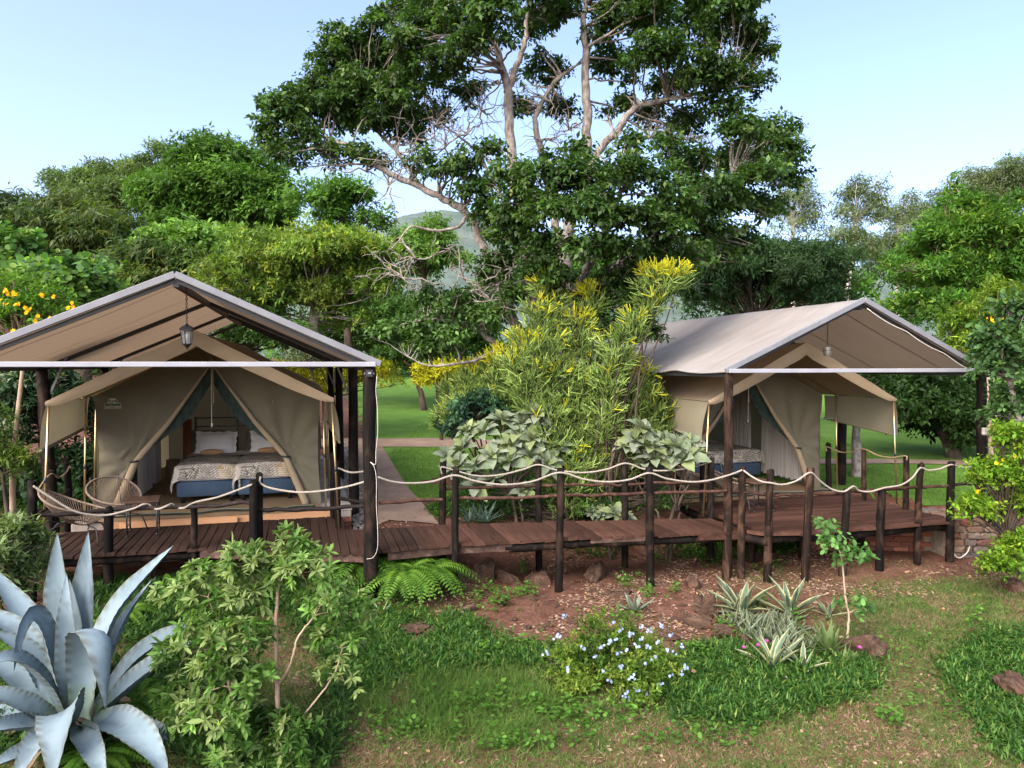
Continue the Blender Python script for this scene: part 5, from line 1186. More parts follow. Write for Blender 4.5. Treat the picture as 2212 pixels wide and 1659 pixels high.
yr = btree('flowering_shrub', 'bright green shrub with a few yellow flowers beside the stone wall', 'shrub', [(2165, 1030, 55, 42), (2105, 1105, 38, 36, -.1), (2205, 1085, 45, 60), (2195, 960, 45, 45), (2165, 1225, 40, 38, -.3), (2205, 1190, 42, 45, -.1)], 9.1, 2220, cfg([(.07, .16, .012), (.11, .22, .016), (.16, .27, .02)], .062, .032, 105, 6, .11, droop=.15, kind='quad', tip=(.22, .30, .03), tipp=.15), 157, (.022, .3), 'bark_dark', n=44, k=(.24, .38))
for q in [(2112, 1062, -.35), (2160, 995, -.35), (2200, 985, -.4)]: blossoms(0, 'x', '', [q], 9.1, (.62, .38, .01), .024, 2, int(q[0]), .025).build('flower', M['leaf_matte'], yr, yr.location)
_fs = bpy.data.objects['flowering_shrub']
for q in [(2165, 648, -.4), (2148, 690, -.4), (2172, 690, -.4)]: blossoms(0, 'x', '', [q], 13.4, (.72, .42, .01), .05, 4, int(q[0]), .035).build('flower', M['leaf_matte'], _fs, _fs.location)

# far woodland, one mass, and the hill behind it
g = np.random.default_rng(77); cl = []
for k in range(120):
    x = g.uniform(-62, 62); y = g.uniform(55, 72); u = CX + F * x / y
    vt = np.interp(u, [-300, 0, 300, 700, 1000, 1500, 1900, 2300], [560, 570, 540, 620, 600, 560, 600, 560]); zt = CAMZ + (H0 - vt) / F * y
    z = g.uniform(.5, zt); r = g.uniform(1.8, 3.0); cl.append((x, y, z, r, r, r * .8))
f = Fol(); P, D, I = clump_twigs(cl, 3.4, g, .5, .5); C = pal_cols(DK + MID, I, g, 1)
leafy_twigs(f, P, nrm(D + g.standard_normal(P.shape) * .4), 4, .6, .50, .27, C, g, 'tri', 60, .2)
o = f.build('woodland', M['leaf'], None); tag(o, 'distant dark green woodland closing the view behind the lawn', 'woodland', None, 'stuff')
n = NT('hill_scrub'); v_ = n.obj(); a_ = n.noise(.035, 8, v_, .7); b_ = n.noise(.006, 5, v_, .6)
M['hill'] = n.pbr(n.mix(n.ramp(b_.outputs[0], [(.56, (0, 0, 0)), (.66, (.35, .35, .35))]), n.ramp(a_.outputs[0], [(.3, (.06, .085, .075)), (.6, (.10, .135, .118)), (.75, (.15, .18, .155))]), (.19, .15, .13)), .95, 0, n.bump(a_.outputs[0], 1.0, 6.0), .1)
HY = 900.0; hu = np.linspace(-900, 3100, 240); top = np.interp(hu, [-900, 200, 700, 860, 900, 960, 1000, 1050, 1150, 1500, 1800, 1860, 2000, 2400, 3100], [640, 600, 560, 470, 459, 455, 462, 480, 520, 560, 590, 575, 580, 560, 620])
top = top + 9 * (fbm(hu * .02, hu * 0 + 3, 4) - .45)
rows = []
for k in np.linspace(0, 1, 40):
    y = HY - 420 * (1 - k); z = -5 + (CAMZ + (H0 - top) / F * HY + 5) * (sstep(0, 1, k) * .55 + .45 * k); x = (hu - CX) / F * HY
    rows.append(np.stack([x, np.full_like(x, y) + 30 * (fbm(hu * .01, hu * 0 + k * 9) - .4), z + 10 * (fbm(hu * .03 + k * 7, hu * 0 + k * 11) - .45)], -1))
rows.append(rows[-1] + np.array([0, 300, -120.0]))
o = MB().grid(np.array(rows)).build('hill', M['hill'], None, True); tag(o, kind='structure')
# ------------------------------------------------------------------ garden plants
TPL['stick'] = (np.array([(.5, 0, .0), (-.25, 0, .43), (-.25, 0, -.43), (.4, 1, 0), (-.2, 1, .34), (-.2, 1, -.34)]), [np.array([[0, 1, 4, 3], [1, 2, 5, 4], [2, 0, 3, 5]])])
TPL['wavy'] = (np.array([(0, 0, 0), (.26, .14, .05), (.50, .42, .11), (.36, .74, .03), (0, 1, -.14), (-.36, .74, .05), (-.50, .42, .09), (-.26, .14, .05), (0, .42, .0), (0, .74, -.03)]),
    [np.array([[0, 1, 2, 8], [8, 2, 3, 9], [0, 8, 6, 7], [8, 9, 5, 6]]), np.array([[9, 3, 4], [9, 4, 5]])])
def stickfol(fol, P, D, L, r, C):
    # prism radius is given in metres: the template's x and z are scaled alike
    n = len(P); X = perp(nrm(D), np.random.default_rng(n)); fol.add(P, D, X, L, r, C, 'stick2'); return fol
# stick with square cross-section scaling: z uses W as well
_old_build = Fol.build
def firestick(label, clumps_px, Y, base_uv, seed, tipv=None, cols=None):
    g = np.random.default_rng(seed); bx = (base_uv[0] - CX) / F * Y; base = np.array([bx, Y, float(hterr(bx, Y))])
    e = empty('pencil_bush', base, 0, label, 'bush', 'pencil stem bushes by the boardwalk')
    m = MB(); Ps, Ds, Cs = [], [], []
    for (u, v, r, dy, yel) in clumps_px:
        c = atY(u, v, Y + dy); rr = r * Y / F; n = int(1150 * rr * rr) + 40
        # sprays leave an upright axis and curve up, like a bottle brush
        a = g.uniform(0, 2 * PI, n); h = g.uniform(-1.15, 1.15, n) * rr; q = g.random(n) ** .5; env = np.sqrt(np.clip(1 - (h / (1.25 * rr)) ** 2, .05, 1))
        o3 = np.stack([np.cos(a), np.sin(a), 0 * a], -1); p = c + o3 * (q * env * rr * .9)[:, None] + np.stack([0 * h, 0 * h, h], -1)
        td = nrm(o3 * (.75 * q)[:, None] + np.array([0, 0, .75]) + g.standard_normal((n, 3)) * .33)
        col = np.array([(.165, .24, .060), (.24, .32, .095), (.105, .17, .042)])[g.integers(0, 3, n)] * (1 + .28 * g.standard_normal((n, 1)))
        k = sstep(.15, .9, h / rr) * yel * 1.5; mk = g.random(n) < k
        col[mk] = np.array((.44, .44, .03)) * (1 + .15 * g.standard_normal((mk.sum(), 1)))
        Ps.append(p); Ds.append(td); Cs.append(col)
        for _ in range(3):
            t2 = nrm(td + g.standard_normal((n, 3)) * .40); Ps.append(p + td * .12); Ds.append(t2); Cs.append(np.clip(col * (1.1 + .35 * g.random((n, 1))), 0, .6))
        branch(m, base, c + np.array([0, 0, -rr * .3]), .022, .010, g, .10, 7, 6, .04)
        for _ in range(4): branch(m, c - np.array([0, 0, rr * .6]), c + rdir(g, 1)[0] * rr * .8, .014, .006, g, .2, 5, 4, .06)
    m.build('stem', M['bark_dark'], e, True).location = -base
    P = np.concatenate(Ps); D = nrm(np.concatenate(Ds)); C = np.concatenate(Cs); n = len(P)
    X = perp(D, g); Z = np.cross(X, D); T = TPL['stick'][0]; r = .018; L = .13 + .08 * g.random(n)
    V = P[:, None] + X[:, None] * (T[None, :, 0:1] * r) + Z[:, None] * (T[None, :, 2:3] * r) + D[:, None] * (T[None, :, 1:2] * L[:, None, None])
    Fq = (TPL['stick'][1][0][None] + (np.arange(n) * 6)[:, None, None]).reshape(-1, 4)
    np_mesh('branchlets', V.reshape(-1, 3) - base, [Fq], M['leaf_matte'], e, np.repeat(np.clip(C, 0, 1), 6, 0))
    tag(e.children[-1], kind='stuff')
    return e
firestick('tall pencil stem bush before the trunks of the great tree', [(1178, 632, 24, .3, .9), (1272, 660, 24, .2, .95), (1165, 700, 34, .1, .3), (1205, 690, 26, .1, .3), (1245, 730, 36, 0, .3), (1135, 770, 36, 0, .4), (1190, 780, 44, -.1, .1), (1275, 770, 26, .1, .5), (1150, 850, 46, -.2, .1), (1215, 860, 52, -.1, .06), (1265, 850, 34, -.1, .1), (1185, 940, 50, -.3, .06), (1250, 940, 46, -.2, .05), (1215, 1010, 50, -.3, .05), (1262, 1020, 40, -.3, .05), (1230, 1075, 44, -.4, .1), (1110, 800, 26, 0, .5)], 11.75, (1215, 1110), 3)
firestick('rounded pencil stem bush with yellow top beside the grey canvas', [(1352, 812, 26, 0, .95), (1392, 832, 22, 0, .8), (1345, 860, 34, -.1, .15), (1390, 885, 36, 0, .15), (1418, 930, 28, .1, .1), (1362, 930, 38, -.1, .05), (1400, 975, 32, -.1, .05), (1345, 1000, 34, -.1, 0), (1440, 905, 18, .1, .2)], 11.9, (1370, 1090), 4)
firestick('dark pencil stem bush with a yellow crown at the edge of the lawn', [(985, 860, 30, .2, .2), (1025, 835, 32, 0, .4), (1078, 805, 30, -.2, .95), (1000, 900, 36, -.1, .05), (1055, 885, 38, -.2, .05), (1110, 855, 34, -.2, .4), (1105, 915, 38, -.4, .05), (968, 915, 22, 0, .1)], 12.8, (1050, 1010), 5)
firestick('leaning pencil stem bush with golden tips beside the eave of the far canopy', [(1428, 625, 28, 0, .95), (1462, 612, 20, 0, .95), (1398, 618, 18, .1, .9), (1405, 670, 20, 0, .3), (1370, 720, 24, 0, .2), (1335, 770, 28, 0, .1), (1312, 840, 30, 0, .05), (1305, 920, 32, 0, .05)], 11.3, (1300, 1100), 6)
# ------------------------------------------------------------------ grey felted shrubs
def felt_shrub(label, ros, Y, base_uv, seed, L=.315):
    g = np.random.default_rng(seed); bx = (base_uv[0] - CX) / F * Y; base = np.array([bx, Y, float(hterr(bx, Y))])
    e = empty('felt_leaf_shrub', base, 0, label, 'shrub', 'grey felted shrubs behind the boardwalk'); m = MB(); cm = np.mean([atY(u, v, Y) for u, v, _, _ in ros], 0); hub = base * .5 + cm * .5; branch(m, base, hub, .03, .026, g, .1, 6, 8, .03); branch(m, base + np.array([.06, 0, 0]), hub + np.array([.1, .05, -.1]), .02, .016, g, .3, 6, 8, .03)
    for (u, v, dy, k) in ros:
        c = atY(u, v, Y + dy); P = branch(m, hub + g.standard_normal(3) * .03, c - np.array([0, 0, .05]), .016, .009, g, .22, 7, 6, .05)
        ax = nrm(np.array([g.normal() * .35 + (u - base_uv[0]) / 300, -.45 + g.normal() * .2, 1.0])); n = 15; f = Fol()
        A = nrm(np.cross(ax, [0, 1, 0])); B = np.cross(ax, A)
        for j in range(n):
            a = j * 2.4 + g.random() * .3; out = A * math.cos(a) + B * math.sin(a); el = 1.15 - 1.25 * j / n
            d = nrm(out * math.cos(el) + ax * math.sin(el) + np.array([0, 0, -.08])); s = (.55 + .55 * j / n) * k * (1 + .12 * g.standard_normal())
            c0 = np.array([(.135, .175, .11), (.16, .20, .135), (.175, .205, .15), (.165, .205, .095)][int(g.integers(0, 4))]) * (1 + .08 * g.standard_normal())
            f.add((c + out * .015)[None], d[None], (ax + g.standard_normal(3) * .25)[None], L * s, L * s * .56, c0, 'wavy')
        o = f.build('leaf_rosette', M['leaf_felt'], e, base); o.data.polygons.foreach_set('use_smooth', np.ones(len(o.data.polygons), bool))
    m.build('stem', M['bark_dark'], e, True).location = -base
    return e
M['leaf_felt'] = mat_leaf('leaf_felt', .9, .18, .1)
felt_shrub('broad grey green felted shrub on tan stems before the pencil stem bush', [(1000, 968, .2, 1), (1045, 932, .3, 1), (1088, 908, .3, .95), (1132, 912, .3, 1), (1162, 895, .2, 1), (985, 1008, 0, 1.05), (1022, 1012, -.1, 1.1), (1062, 985, 0, 1), (1108, 962, .1, 1), (1150, 948, .1, 1), (1192, 935, .2, 1.05), (1098, 1000, -.1, 1.1), (1147, 985, -.05, 1.0), (1180, 1000, -.1, 1.1), (1065, 1035, -.1, 1), (1028, 1050, -.1, .9), (1130, 1060, 0, .8), (965, 985, .3, .8), (1205, 965, .1, .8), (1010, 930, .4, .8), (1120, 935, .2, .9)], 11.15, (1120, 1140), 7)
felt_shrub('grey green felted shrub on a bare curved stem beside the string chairs', [(1372, 950, .1, 1), (1402, 965, 0, 1.05), (1432, 955, .1, .95), (1385, 925, .1, .9), (1415, 990, -.1, 1.0), (1390, 1000, 0, .8), (1350, 965, .1, .7)], 10.98, (1415, 1170), 8)
felt_shrub('small grey green felted shrub leaning against the canvas corner pole', [(1462, 965, 0, 1), (1490, 958, .1, .95), (1478, 990, -.1, 1.05), (1505, 980, 0, .8), (1445, 985, 0, .7)], 10.9, (1440, 1120), 9)
felt_shrub('low grey green felted plant growing beside the boardwalk planks', [(1330, 1108, 0, .7), (1300, 1112, .1, .6), (1352, 1116, -.05, .6), (1280, 1108, .15, .5)], 10.95, (1320, 1130), 10)
# dark leafy shrub and small plants behind the boardwalk
btree('leafy_shrub', 'small blue green shrub between the grey shrub and the lawn', 'shrub', [(1030, 895, 70, 34), (990, 925, 46, 26), (1040, 868, 40, 24)], 12.0, 1030, cfg([(.02, .06, .035), (.034, .085, .045), (.05, .11, .055)], .09, .045, 85, 6, .12, droop=.3, kind='six'), 161, (.03, .4), n=20)
btree('leafy_shrub', 'low dark undergrowth shrub between the boardwalk poles', 'shrub', [(1185, 1085, 40, 30), (1100, 1105, 50, 26), (1300, 1095, 60, 30), (1450, 1090, 40, 24)], 11.3, 1190, cfg([(.02, .055, .015), (.04, .10, .02), (.06, .13, .025)], .08, .03, 80, 6, .12, droop=.2), 163, (.02, .3), n=14)
# ------------------------------------------------------------------ strap leaves (agaves, aloes)
def strap(path, face, width, prof=None, nl=18, nx=7, chan=.22, th=.14, teeth=.05, tip=None, col=None, edge=None):
    """closed fleshy leaf along a centreline; returns verts, faces, colours"""
    P = catmull(np.asarray(path, float), 14); s = np.concatenate([[0], np.cumsum(np.linalg.norm(np.diff(P, axis=0), axis=1))]); kk = np.linspace(0, 1, nl) ** .92
    P = np.stack([np.interp(kk * s[-1], s, P[:, i]) for i in range(3)], 1); T = nrm(np.gradient(P, axis=0)); N = nrm(np.asarray(face, float))
    prof = prof or ([0, .08, .38, .68, .9, 1.0], [.50, .70, 1.0, .78, .30, .01]); wd = width * np.interp(kk, *prof)
    xs = np.linspace(-1, 1, nx); V = []; C = []
    for side in (1, -1):
        Nn = nrm(np.asarray(face, float))
        for i in range(nl):
            Nn = nrm(Nn - T[i] * np.dot(Nn, T[i])); X = np.cross(T[i], Nn)
            for x in xs:
                w_ = wd[i] * .5 * (1 + (teeth * (1 if i % 2 else -1) if abs(x) > .99 else 0))
                h = chan * wd[i] * x * x - (0 if side > 0 else th * wd[i] * (1 - x * x) + .001)
                V.append(P[i] + X * (x * w_) + Nn * h)
                if col is not None: C.append(edge if (edge is not None and abs(x) > .60) else col)
    f = []
    for sidx in range(2):
        o = sidx * nl * nx
        for i in range(nl - 1):
            for j in range(nx - 1):
                q = (o + i * nx + j, o + i * nx + j + 1, o + (i + 1) * nx + j + 1, o + (i + 1) * nx + j); f.append(q if sidx else q[::-1])
    return np.array(V), f, (np.array(C) if col is not None else None)
def agave_mat():
    n = NT('blue_agave'); v = n.obj(); a = n.noise(2.2, 5, v, .6); b = n.noise(22, 5, n.obj((1, 1, .3)), .7); c = n.noise(5, 3, v)
    base = n.ramp(a.outputs[0], [(.3, (.10, .148, .172)), (.55, (.142, .198, .228)), (.75, (.195, .255, .29))])
    base = n.mix(n.ramp(b.outputs[0], [(.55, (0, 0, 0)), (.75, (.5, .5, .5))]), base, (.105, .145, .135))
    base = n.mix(n.ramp(c.outputs[0], [(.68, (0, 0, 0)), (.74, (.75, .75, .75))]), base, (.13, .14, .10))
    at = n.n('Attribute', attribute_name='Col'); base = n.mix(1.0, base, at.outputs['Color'], 'MULTIPLY')
    return n.pbr(base, .75, 0, n.bump(n.mix(.5, a.outputs[0], b.outputs[0]), .35, .015), .2)
M['agave'] = agave_mat()
M['dry_agave'] = mat_plain('dry_agave', (.20, .15, .10), .9, 0, .4, 8, .1, .5)
AY = 5.55; ac = atY(170, 1555, AY); ac[2] = float(hterr(ac[0], ac[1]))
ag = empty('blue_agave', ac, 0, 'huge pale blue agave with saw edged leaves beside the leafy young tree', 'agave')
AL = [ # (centreline (u, v, depth offset)..., width m, facing)
 ([(150, 1540, .05), (140, 1400, .10), (128, 1270, .12), (124, 1150, .10)], .235, (0, -1, .2)),
 ([(172, 1545, .15), (176, 1400, .28), (184, 1270, .36), (191, 1148, .36)], .225, (0, -1, .2)),
 ([(160, 1550, -.12), (152, 1460, -.20), (146, 1340, -.20), (144, 1238, -.14)], .17, (0, -1, .25)),
 ([(190, 1545, .2), (210, 1430, .5), (258, 1310, .75), (375, 1178, .85)], .26, (-.55, -.8, .4)),
 ([(180, 1545, .3), (205, 1430, .75), (240, 1330, 1.0), (300, 1260, 1.2)], .22, (-.4, -.9, .3)),
 ([(200, 1550, .1), (255, 1470, .25), (320, 1400, .3), (435, 1335, .3)], .20, (-.4, -.3, .9)),
 ([(205, 1555, .0), (260, 1500, -.02), (340, 1435, -.02), (440, 1370, .05)], .24, (-.35, -.4, .9)),
 ([(180, 1550, -.15), (184, 1450, -.30), (196, 1388, -.46), (216, 1372, -.60), (228, 1400, -.70), (230, 1460, -.74), (229, 1535, -.76)], .30, (.15, -.9, .4), ([0, .2, .45, .58, .72, .9, 1], [.5, .6, .8, 1.0, .85, .3, .01])),
 ([(145, 1545, -.05), (118, 1430, -.15), (92, 1345, -.28), (65, 1325, -.40), (42, 1370, -.48), (30, 1450, -.5)], .15, (.4, -.2, .9)),
 ([(140, 1550, .2), (95, 1430, .5), (45, 1320, .7), (-30, 1215, .8)], .24, (.6, -.6, .5)),
 ([(135, 1550, .1), (85, 1440, .25), (20, 1350, .35), (-60, 1310, .35)], .23, (.6, -.4, .6)),
 ([(138, 1552, -.15), (92, 1470, -.35), (30, 1422, -.55), (-60, 1440, -.75)], .19, (.2, -.3, 1)),
 ([(130, 1556, -.05), (70, 1500, -.05), (0, 1440, 0), (-80, 1390, .05)], .21, (.4, -.2, .9)),
 ([(130, 1560, -.2), (70, 1535, -.35), (0, 1505, -.45), (-70, 1490, -.5)], .20, (.3, -.3, .9)),
 ([(130, 1565, -.25), (70, 1568, -.5), (10, 1572, -.7), (-60, 1590, -.85)], .21, (.2, -.4, .9)),
 ([(135, 1570, -.3), (90, 1610, -.6), (20, 1640, -.85), (-40, 1665, -1.0)], .19, (.2, -.4, .9)),
 ([(155, 1560, -.28), (142, 1535, -.55), (132, 1548, -.78), (122, 1610, -.95), (112, 1690, -1.0)], .29, (0, -.5, .9)),
 ([(190, 1562, -.2), (232, 1560, -.42), (285, 1580, -.60), (330, 1625, -.72), (365, 1690, -.8)], .25, (.1, -.35, .95)),
 ([(200, 1560, -.05), (270, 1565, -.1), (345, 1590, -.2), (410, 1640, -.3)], .17, (0, -.3, .95)),
 ([(165, 1545, .35), (120, 1440, .9), (90, 1370, 1.2), (60, 1330, 1.3)], .2, (.3, -.9, .3)),
 ([(190, 1550, .4), (250, 1470, 1.0), (330, 1420, 1.3), (400, 1400, 1.4)], .2, (-.3, -.7, .6)),
 ([(140, 1552, .05), (100, 1470, .1), (50, 1400, .05), (-20, 1360, -.05)], .19, (.45, -.35, .8)),
 ([(165, 1550, .1), (163, 1430, .25), (160, 1330, .3), (150, 1250, .3)], .19, (0, -1, .2)),
 ([(195, 1552, .3), (235, 1420, .8), (275, 1330, 1.1), (330, 1250, 1.25)], .2, (-.5, -.8, .4)),
 ([(128, 1562, -.1), (60, 1545, -.1), (-10, 1540, -.1), (-80, 1560, -.1)], .18, (.2, -.2, 1)),
 ([(170, 1568, -.35), (190, 1600, -.7), (215, 1660, -.95), (225, 1720, -1.05)], .16, (.1, -.5, .9)),
 ([(150, 1568, -.3), (90, 1590, -.7), (50, 1650, -.95), (20, 1710, -1.05)], .17, (.1, -.5, .9)),
]
for pts, wd_, fc, *pf in AL:
    path = [atY(u, v, AY + dy) for u, v, dy in pts]
    V, f, _ = strap(path, fc, wd_ * 1.1, pf[0] if pf else None, nl=34, nx=7, chan=.22, th=.10, teeth=.035)
    nl_, nx_ = 34, 7; gi = np.arange(len(V)) % (nl_ * nx_); row = gi // nx_ / (nl_ - 1); xx = np.abs(gi % nx_ - 3) / 3; gq = np.random.default_rng(int(wd_ * 1e4 + pts[1][0]))
    C = np.ones((len(V), 3)); C *= (.86 + .28 * gq.random()); C[xx > .99] *= np.array([1.15, 1.08, .92]); C[(xx > .99) & (gi // nx_ % 2 == 1)] *= np.array([.55, .42, .33])
    C *= 1 - .22 * (vnoise(row * 9 + wd_ * 100, xx * 2 + gq.random() * 9)[:, None] > .66); base_ = row < .16; C[base_] *= np.array([1.05, 1.08, .82]); C[row > .975] *= np.array([.35, .25, .2])
    np_mesh('leaf', V - ac, [np.array(f)], M['agave'], ag, np.clip(C, 0, 1.3), True)
for k in range(7):       # withered lower leaves
    gq = np.random.default_rng(900 + k); a_ = .4 + k * .88; o_ = np.array([math.cos(a_), math.sin(a_), 0]); ln = gq.uniform(.5, .8)
    path = [ac + np.array([0, 0, .05]) + o_ * .1, ac + o_ * ln * .55 + np.array([0, 0, .12]), ac + o_ * ln + np.array([0, 0, -.02 + .05 * gq.random()])]
    V, f, _ = strap(path, (0, 0, 1), .13, None, nl=12, nx=5, chan=.3, th=.05, teeth=.1); np_mesh('dry_leaf', V - ac, [np.array(f)], M['dry_agave'], ag, np.ones((len(V), 3)), True)
MB().lathe([(.10, -.15), (.13, 0), (.12, .08), (.05, .16)], 14).build('heart', M['dry_agave'], ag, True)
def rosette_agave(name, label, P, n, L, W, col, edge, seed, cat='agave', group=None, up=(.35, 1.35), mat='leaf_matte', parts=True, chan=.2, curl=.12, prof=None, nl=9):
    g = np.random.default_rng(seed); P = np.asarray(P, float); e = empty(name, P, 0, label, cat, group); acc = [[], [], [], 0]
    for j in range(n):
        a = j * 2.4 + g.normal() * .2; el = up[1] - (up[1] - up[0]) * j / max(1, n - 1) + g.normal() * .08; ln = L * (.75 + .35 * g.random())
        o = np.array([math.cos(a), math.sin(a), 0]); d = o * math.cos(el) + np.array([0, 0, math.sin(el)])
        c = curl * g.uniform(.3, 1.6); path = [o * .02, o * .02 + d * ln * .5 + np.array([0, 0, -.02]), o * (.02) + d * ln + o * c * ln - np.array([0, 0, c * ln * .6])]
        V, f, C = strap(path, nrm(-o + np.array([0, 0, .9])), W * (.8 + .4 * g.random()), prof, nl, 5, chan, .12, .05, None, np.asarray(col) * (1 + .1 * g.standard_normal()), edge)
        if parts: np_mesh('leaf', V, [np.array(f)], M[mat], e, np.clip(C, 0, 1), True)
        else: acc[0].append(V); acc[1] += [tuple(i + acc[3] for i in q) for q in f]; acc[2].append(C); acc[3] += len(V)
    if not parts:
        me = np_mesh('leaves', np.concatenate(acc[0]), [np.array(acc[1])], M[mat], e, np.clip(np.concatenate(acc[2]), 0, 1), True)
    return e
VC, VE = (.11, .17, .115), (.50, .48, .27)
def gp(u, v): return onterr(u, v)
for i, (u, v, n, L, W, lb) in enumerate(((1602, 1322, 13, .50, .085, 'large cream edged agave beside the brown split rocks'), (1706, 1325, 12, .46, .085, 'large cream edged agave growing before the leaning brown poles'), (1668, 1440, 11, .42, .075, 'large cream edged agave at the edge of the green ground cover'), (1735, 1445, 9, .28, .05, 'cream edged agave beside the spiky green aloe'), (1535, 1320, 6, .25, .05, 'small cream edged agave growing out of the brown rocks'), (1790, 1330, 8, .24, .045, 'small cream edged agave between the aloe and the grass'), (820, 1335, 5, .22, .04, 'lone small cream striped agave by the foot of the floodlight post'))):
    rosette_agave('striped_agave', lb, gp(u, v), n, L, W, VC, VE, 200 + i, 'agave', None, (.35, 1.3))
g = np.random.default_rng(17); protos = [rosette_agave('striped_agave', 'small cream edged agave offset in the crowded bed below the far deck', gp(1640, 1350), 7, .20, .034, (.09, .135, .09), (.32, .33, .20), 230 + k, 'agave', 'small striped agaves in the crowded bed', (.1, 1.2), 'leaf_matte', False) for k in range(4)]
poly = [(1545, 1330), (1590, 1305), (1680, 1330), (1740, 1345), (1800, 1375), (1760, 1400), (1700, 1420), (1640, 1400), (1580, 1372)]
k = 0
while k < 66:
    u = g.uniform(1530, 1810); v = g.uniform(1300, 1425)
    if not inpoly(np.array(u), np.array(v), poly): continue
    p = gp(u, v); o = protos[k] if k < 4 else copy_tree(protos[k % 4]); o.location = p; o.rotation_euler = (g.normal() * .12, g.normal() * .12, g.uniform(0, 6.28)); s = g.uniform(.7, 1.25); o.scale = (s, s, s); k += 1
AP = ([0, .1, .5, .85, 1], [.9, 1, .7, .25, .01])
rosette_agave('green_aloe', 'spiky green aloe among the striped agaves', gp(1790, 1408), 18, .36, .075, (.11, .17, .055), (.13, .19, .06), 251, 'aloe', None, (.3, 1.4), 'leaf', True, .1, .03, AP)
rosette_agave('green_aloe', 'small spiky green aloe beside the larger aloe', gp(1822, 1432), 9, .22, .05, (.12, .18, .06), (.14, .2, .07), 252, 'aloe', None, (.4, 1.4), 'leaf', True, .1, .03, AP)
rosette_agave('grey_aloe', 'grey green aloe alone on the bare red soil', gp(1371, 1318), 10, .26, .07, (.19, .235, .175), (.22, .26, .19), 253, 'aloe', None, (.3, 1.2), 'leaf_matte', True, .12, .02, AP)
for i, (u, v, lb) in enumerate(((1012, 1131, 'blue green aloe clump behind the boardwalk near its first poles'), (1035, 1128, 'slender blue green aloe clump beside a red stem'), (1052, 1131, 'low blue green aloe at the edge of the boardwalk planks'))):
    p = atZ(u, v, -.06) + np.array([0, .12, 0]); rosette_agave('grey_aloe', lb, p, 13, .34, .04, (.10, .16, .125), (.13, .19, .15), 260 + i, 'aloe', None, (.4, 1.4), 'leaf_matte', True, .15, .15, AP)
# ------------------------------------------------------------------ ferns
def fern(label, P, n, L, seed, col=((.05, .13, .015), (.085, .19, .025), (.12, .24, .03)), up=.7, lw=.026, name='fern'):
    g = np.random.default_rng(seed); P = np.asarray(P, float); e = empty(name, P, 0, label, 'fern', 'sword ferns'); 
    for j in range(n):
        a = j * 2.4 + g.normal() * .3; el = up + .6 * g.random(); o = np.array([math.cos(a), math.sin(a), 0]); ln = L * (.7 + .5 * g.random())
        pa = bez((0, 0, 0), o * ln * .35 * math.cos(el) + np.array([0, 0, ln * math.sin(el) * .8]), o * ln * .85 + np.array([0, 0, ln * (math.sin(el) * .45 - .28)]), 26)
        T = nrm(np.gradient(pa, axis=0)); f = Fol(); S = nrm(np.cross(T, [0, 0, 1.0])); U = np.cross(S, T); k = np.linspace(0, 1, 26); ll = .115 * L / .6 * np.sin(PI * np.clip(k * .9 + .08, 0, 1)) ** .7
        c = np.array(col[j % 3]) * (1 + .12 * g.standard_normal())
        for sg in (-1, 1): f.add(pa[2:], (S * sg + T * .45 - U * .12)[2:], U[2:] + g.standard_normal((24, 3)) * .12, ll[2:], lw, c * (1 + .1 * g.standard_normal((24, 1))), 'quad')
        n_ = np.tile([0, 0, 1.0], (25, 1)); f.add(pa[:-1], np.diff(pa, axis=0), n_, np.linalg.norm(np.diff(pa, axis=0), axis=1) * 1.6, .009, c * .7, 'quad')
        f.build('frond', M['leaf'], e)
    return e
for i, (u, v, Y, n, L, lb) in enumerate(((872, 1285, 8.95, 38, .8, 'large bright fern spilling out under the boardwalk'), (918, 1290, 9.05, 30, .75, 'bright fern beside the first boardwalk pole'), (775, 1245, 9.2, 22, .8, 'fern hanging under the deck behind the floodlight post'), (835, 1255, 9.3, 24, .8, 'fern in the shade under the boardwalk end'), (30, 1330, 7.0, 18, .6, 'shaded fern behind the blue agave'), (275, 1575, 5.75, 22, .5, 'fern between the blue agave and the young tree'), (195, 1655, 4.95, 18, .4, 'low fern under the drooping agave leaves'), (330, 1600, 5.9, 16, .45, 'fern at the foot of the leafy young tree'), (255, 1290, 7.7, 14, .5, 'small fern under the deck behind the agave tips'), (40, 1450, 6.3, 14, .5, 'fern hidden among the agave leaves'))):
    x = (u - CX) / F * Y; fern(lb, (x, Y, float(hterr(x, Y)) + (.08 if i < 4 else 0)), n, L, 270 + i, up=.75 if i < 4 else .6)
# ------------------------------------------------------------------ leafy young tree in front
YT = 5.35
CT = [(622, 1178, 26, .1), (640, 1205, 34, .1), (540, 1222, 46, .1), (652, 1240, 52, 0), (592, 1250, 50, .1), (455, 1262, 44, .2), (392, 1290, 36, .2), (520, 1300, 60, .1), (702, 1302, 50, 0), (762, 1322, 40, -.1), (440, 1352, 60, .1), (520, 1390, 60, -.1), (722, 1392, 52, .1), (782, 1392, 30, 0), (392, 1420, 46, 0), (470, 1460, 62, -.2), (530, 1480, 46, -.2), (402, 1520, 46, .1), (470, 1560, 62, -.25), (560, 1590, 56, -.1), (652, 1590, 46, -.2), (420, 1630, 62, .1), (520, 1660, 66, -.2), (620, 1665, 56, -.2), (740, 1460, 30, .1), (380, 1580, 40, .2), (690, 1640, 34, 0)]
cl = pclumps(CT, YT, .85, .95); x = (602 - CX) / F * YT; b = np.array([x, YT, float(hterr(x, YT))])
YCFG = dict(dens=125, n=11, tl=.065, L=.072, W=.025, kind='six', pal=[(.055, .135, .022), (.085, .175, .036), (.12, .215, .052)], tip=(.22, .285, .11), tipp=.42, droop=.22, alpha=78, shell=.35, lob=.7, sub=5, whorl=True, rise=.5, mat='leaf')
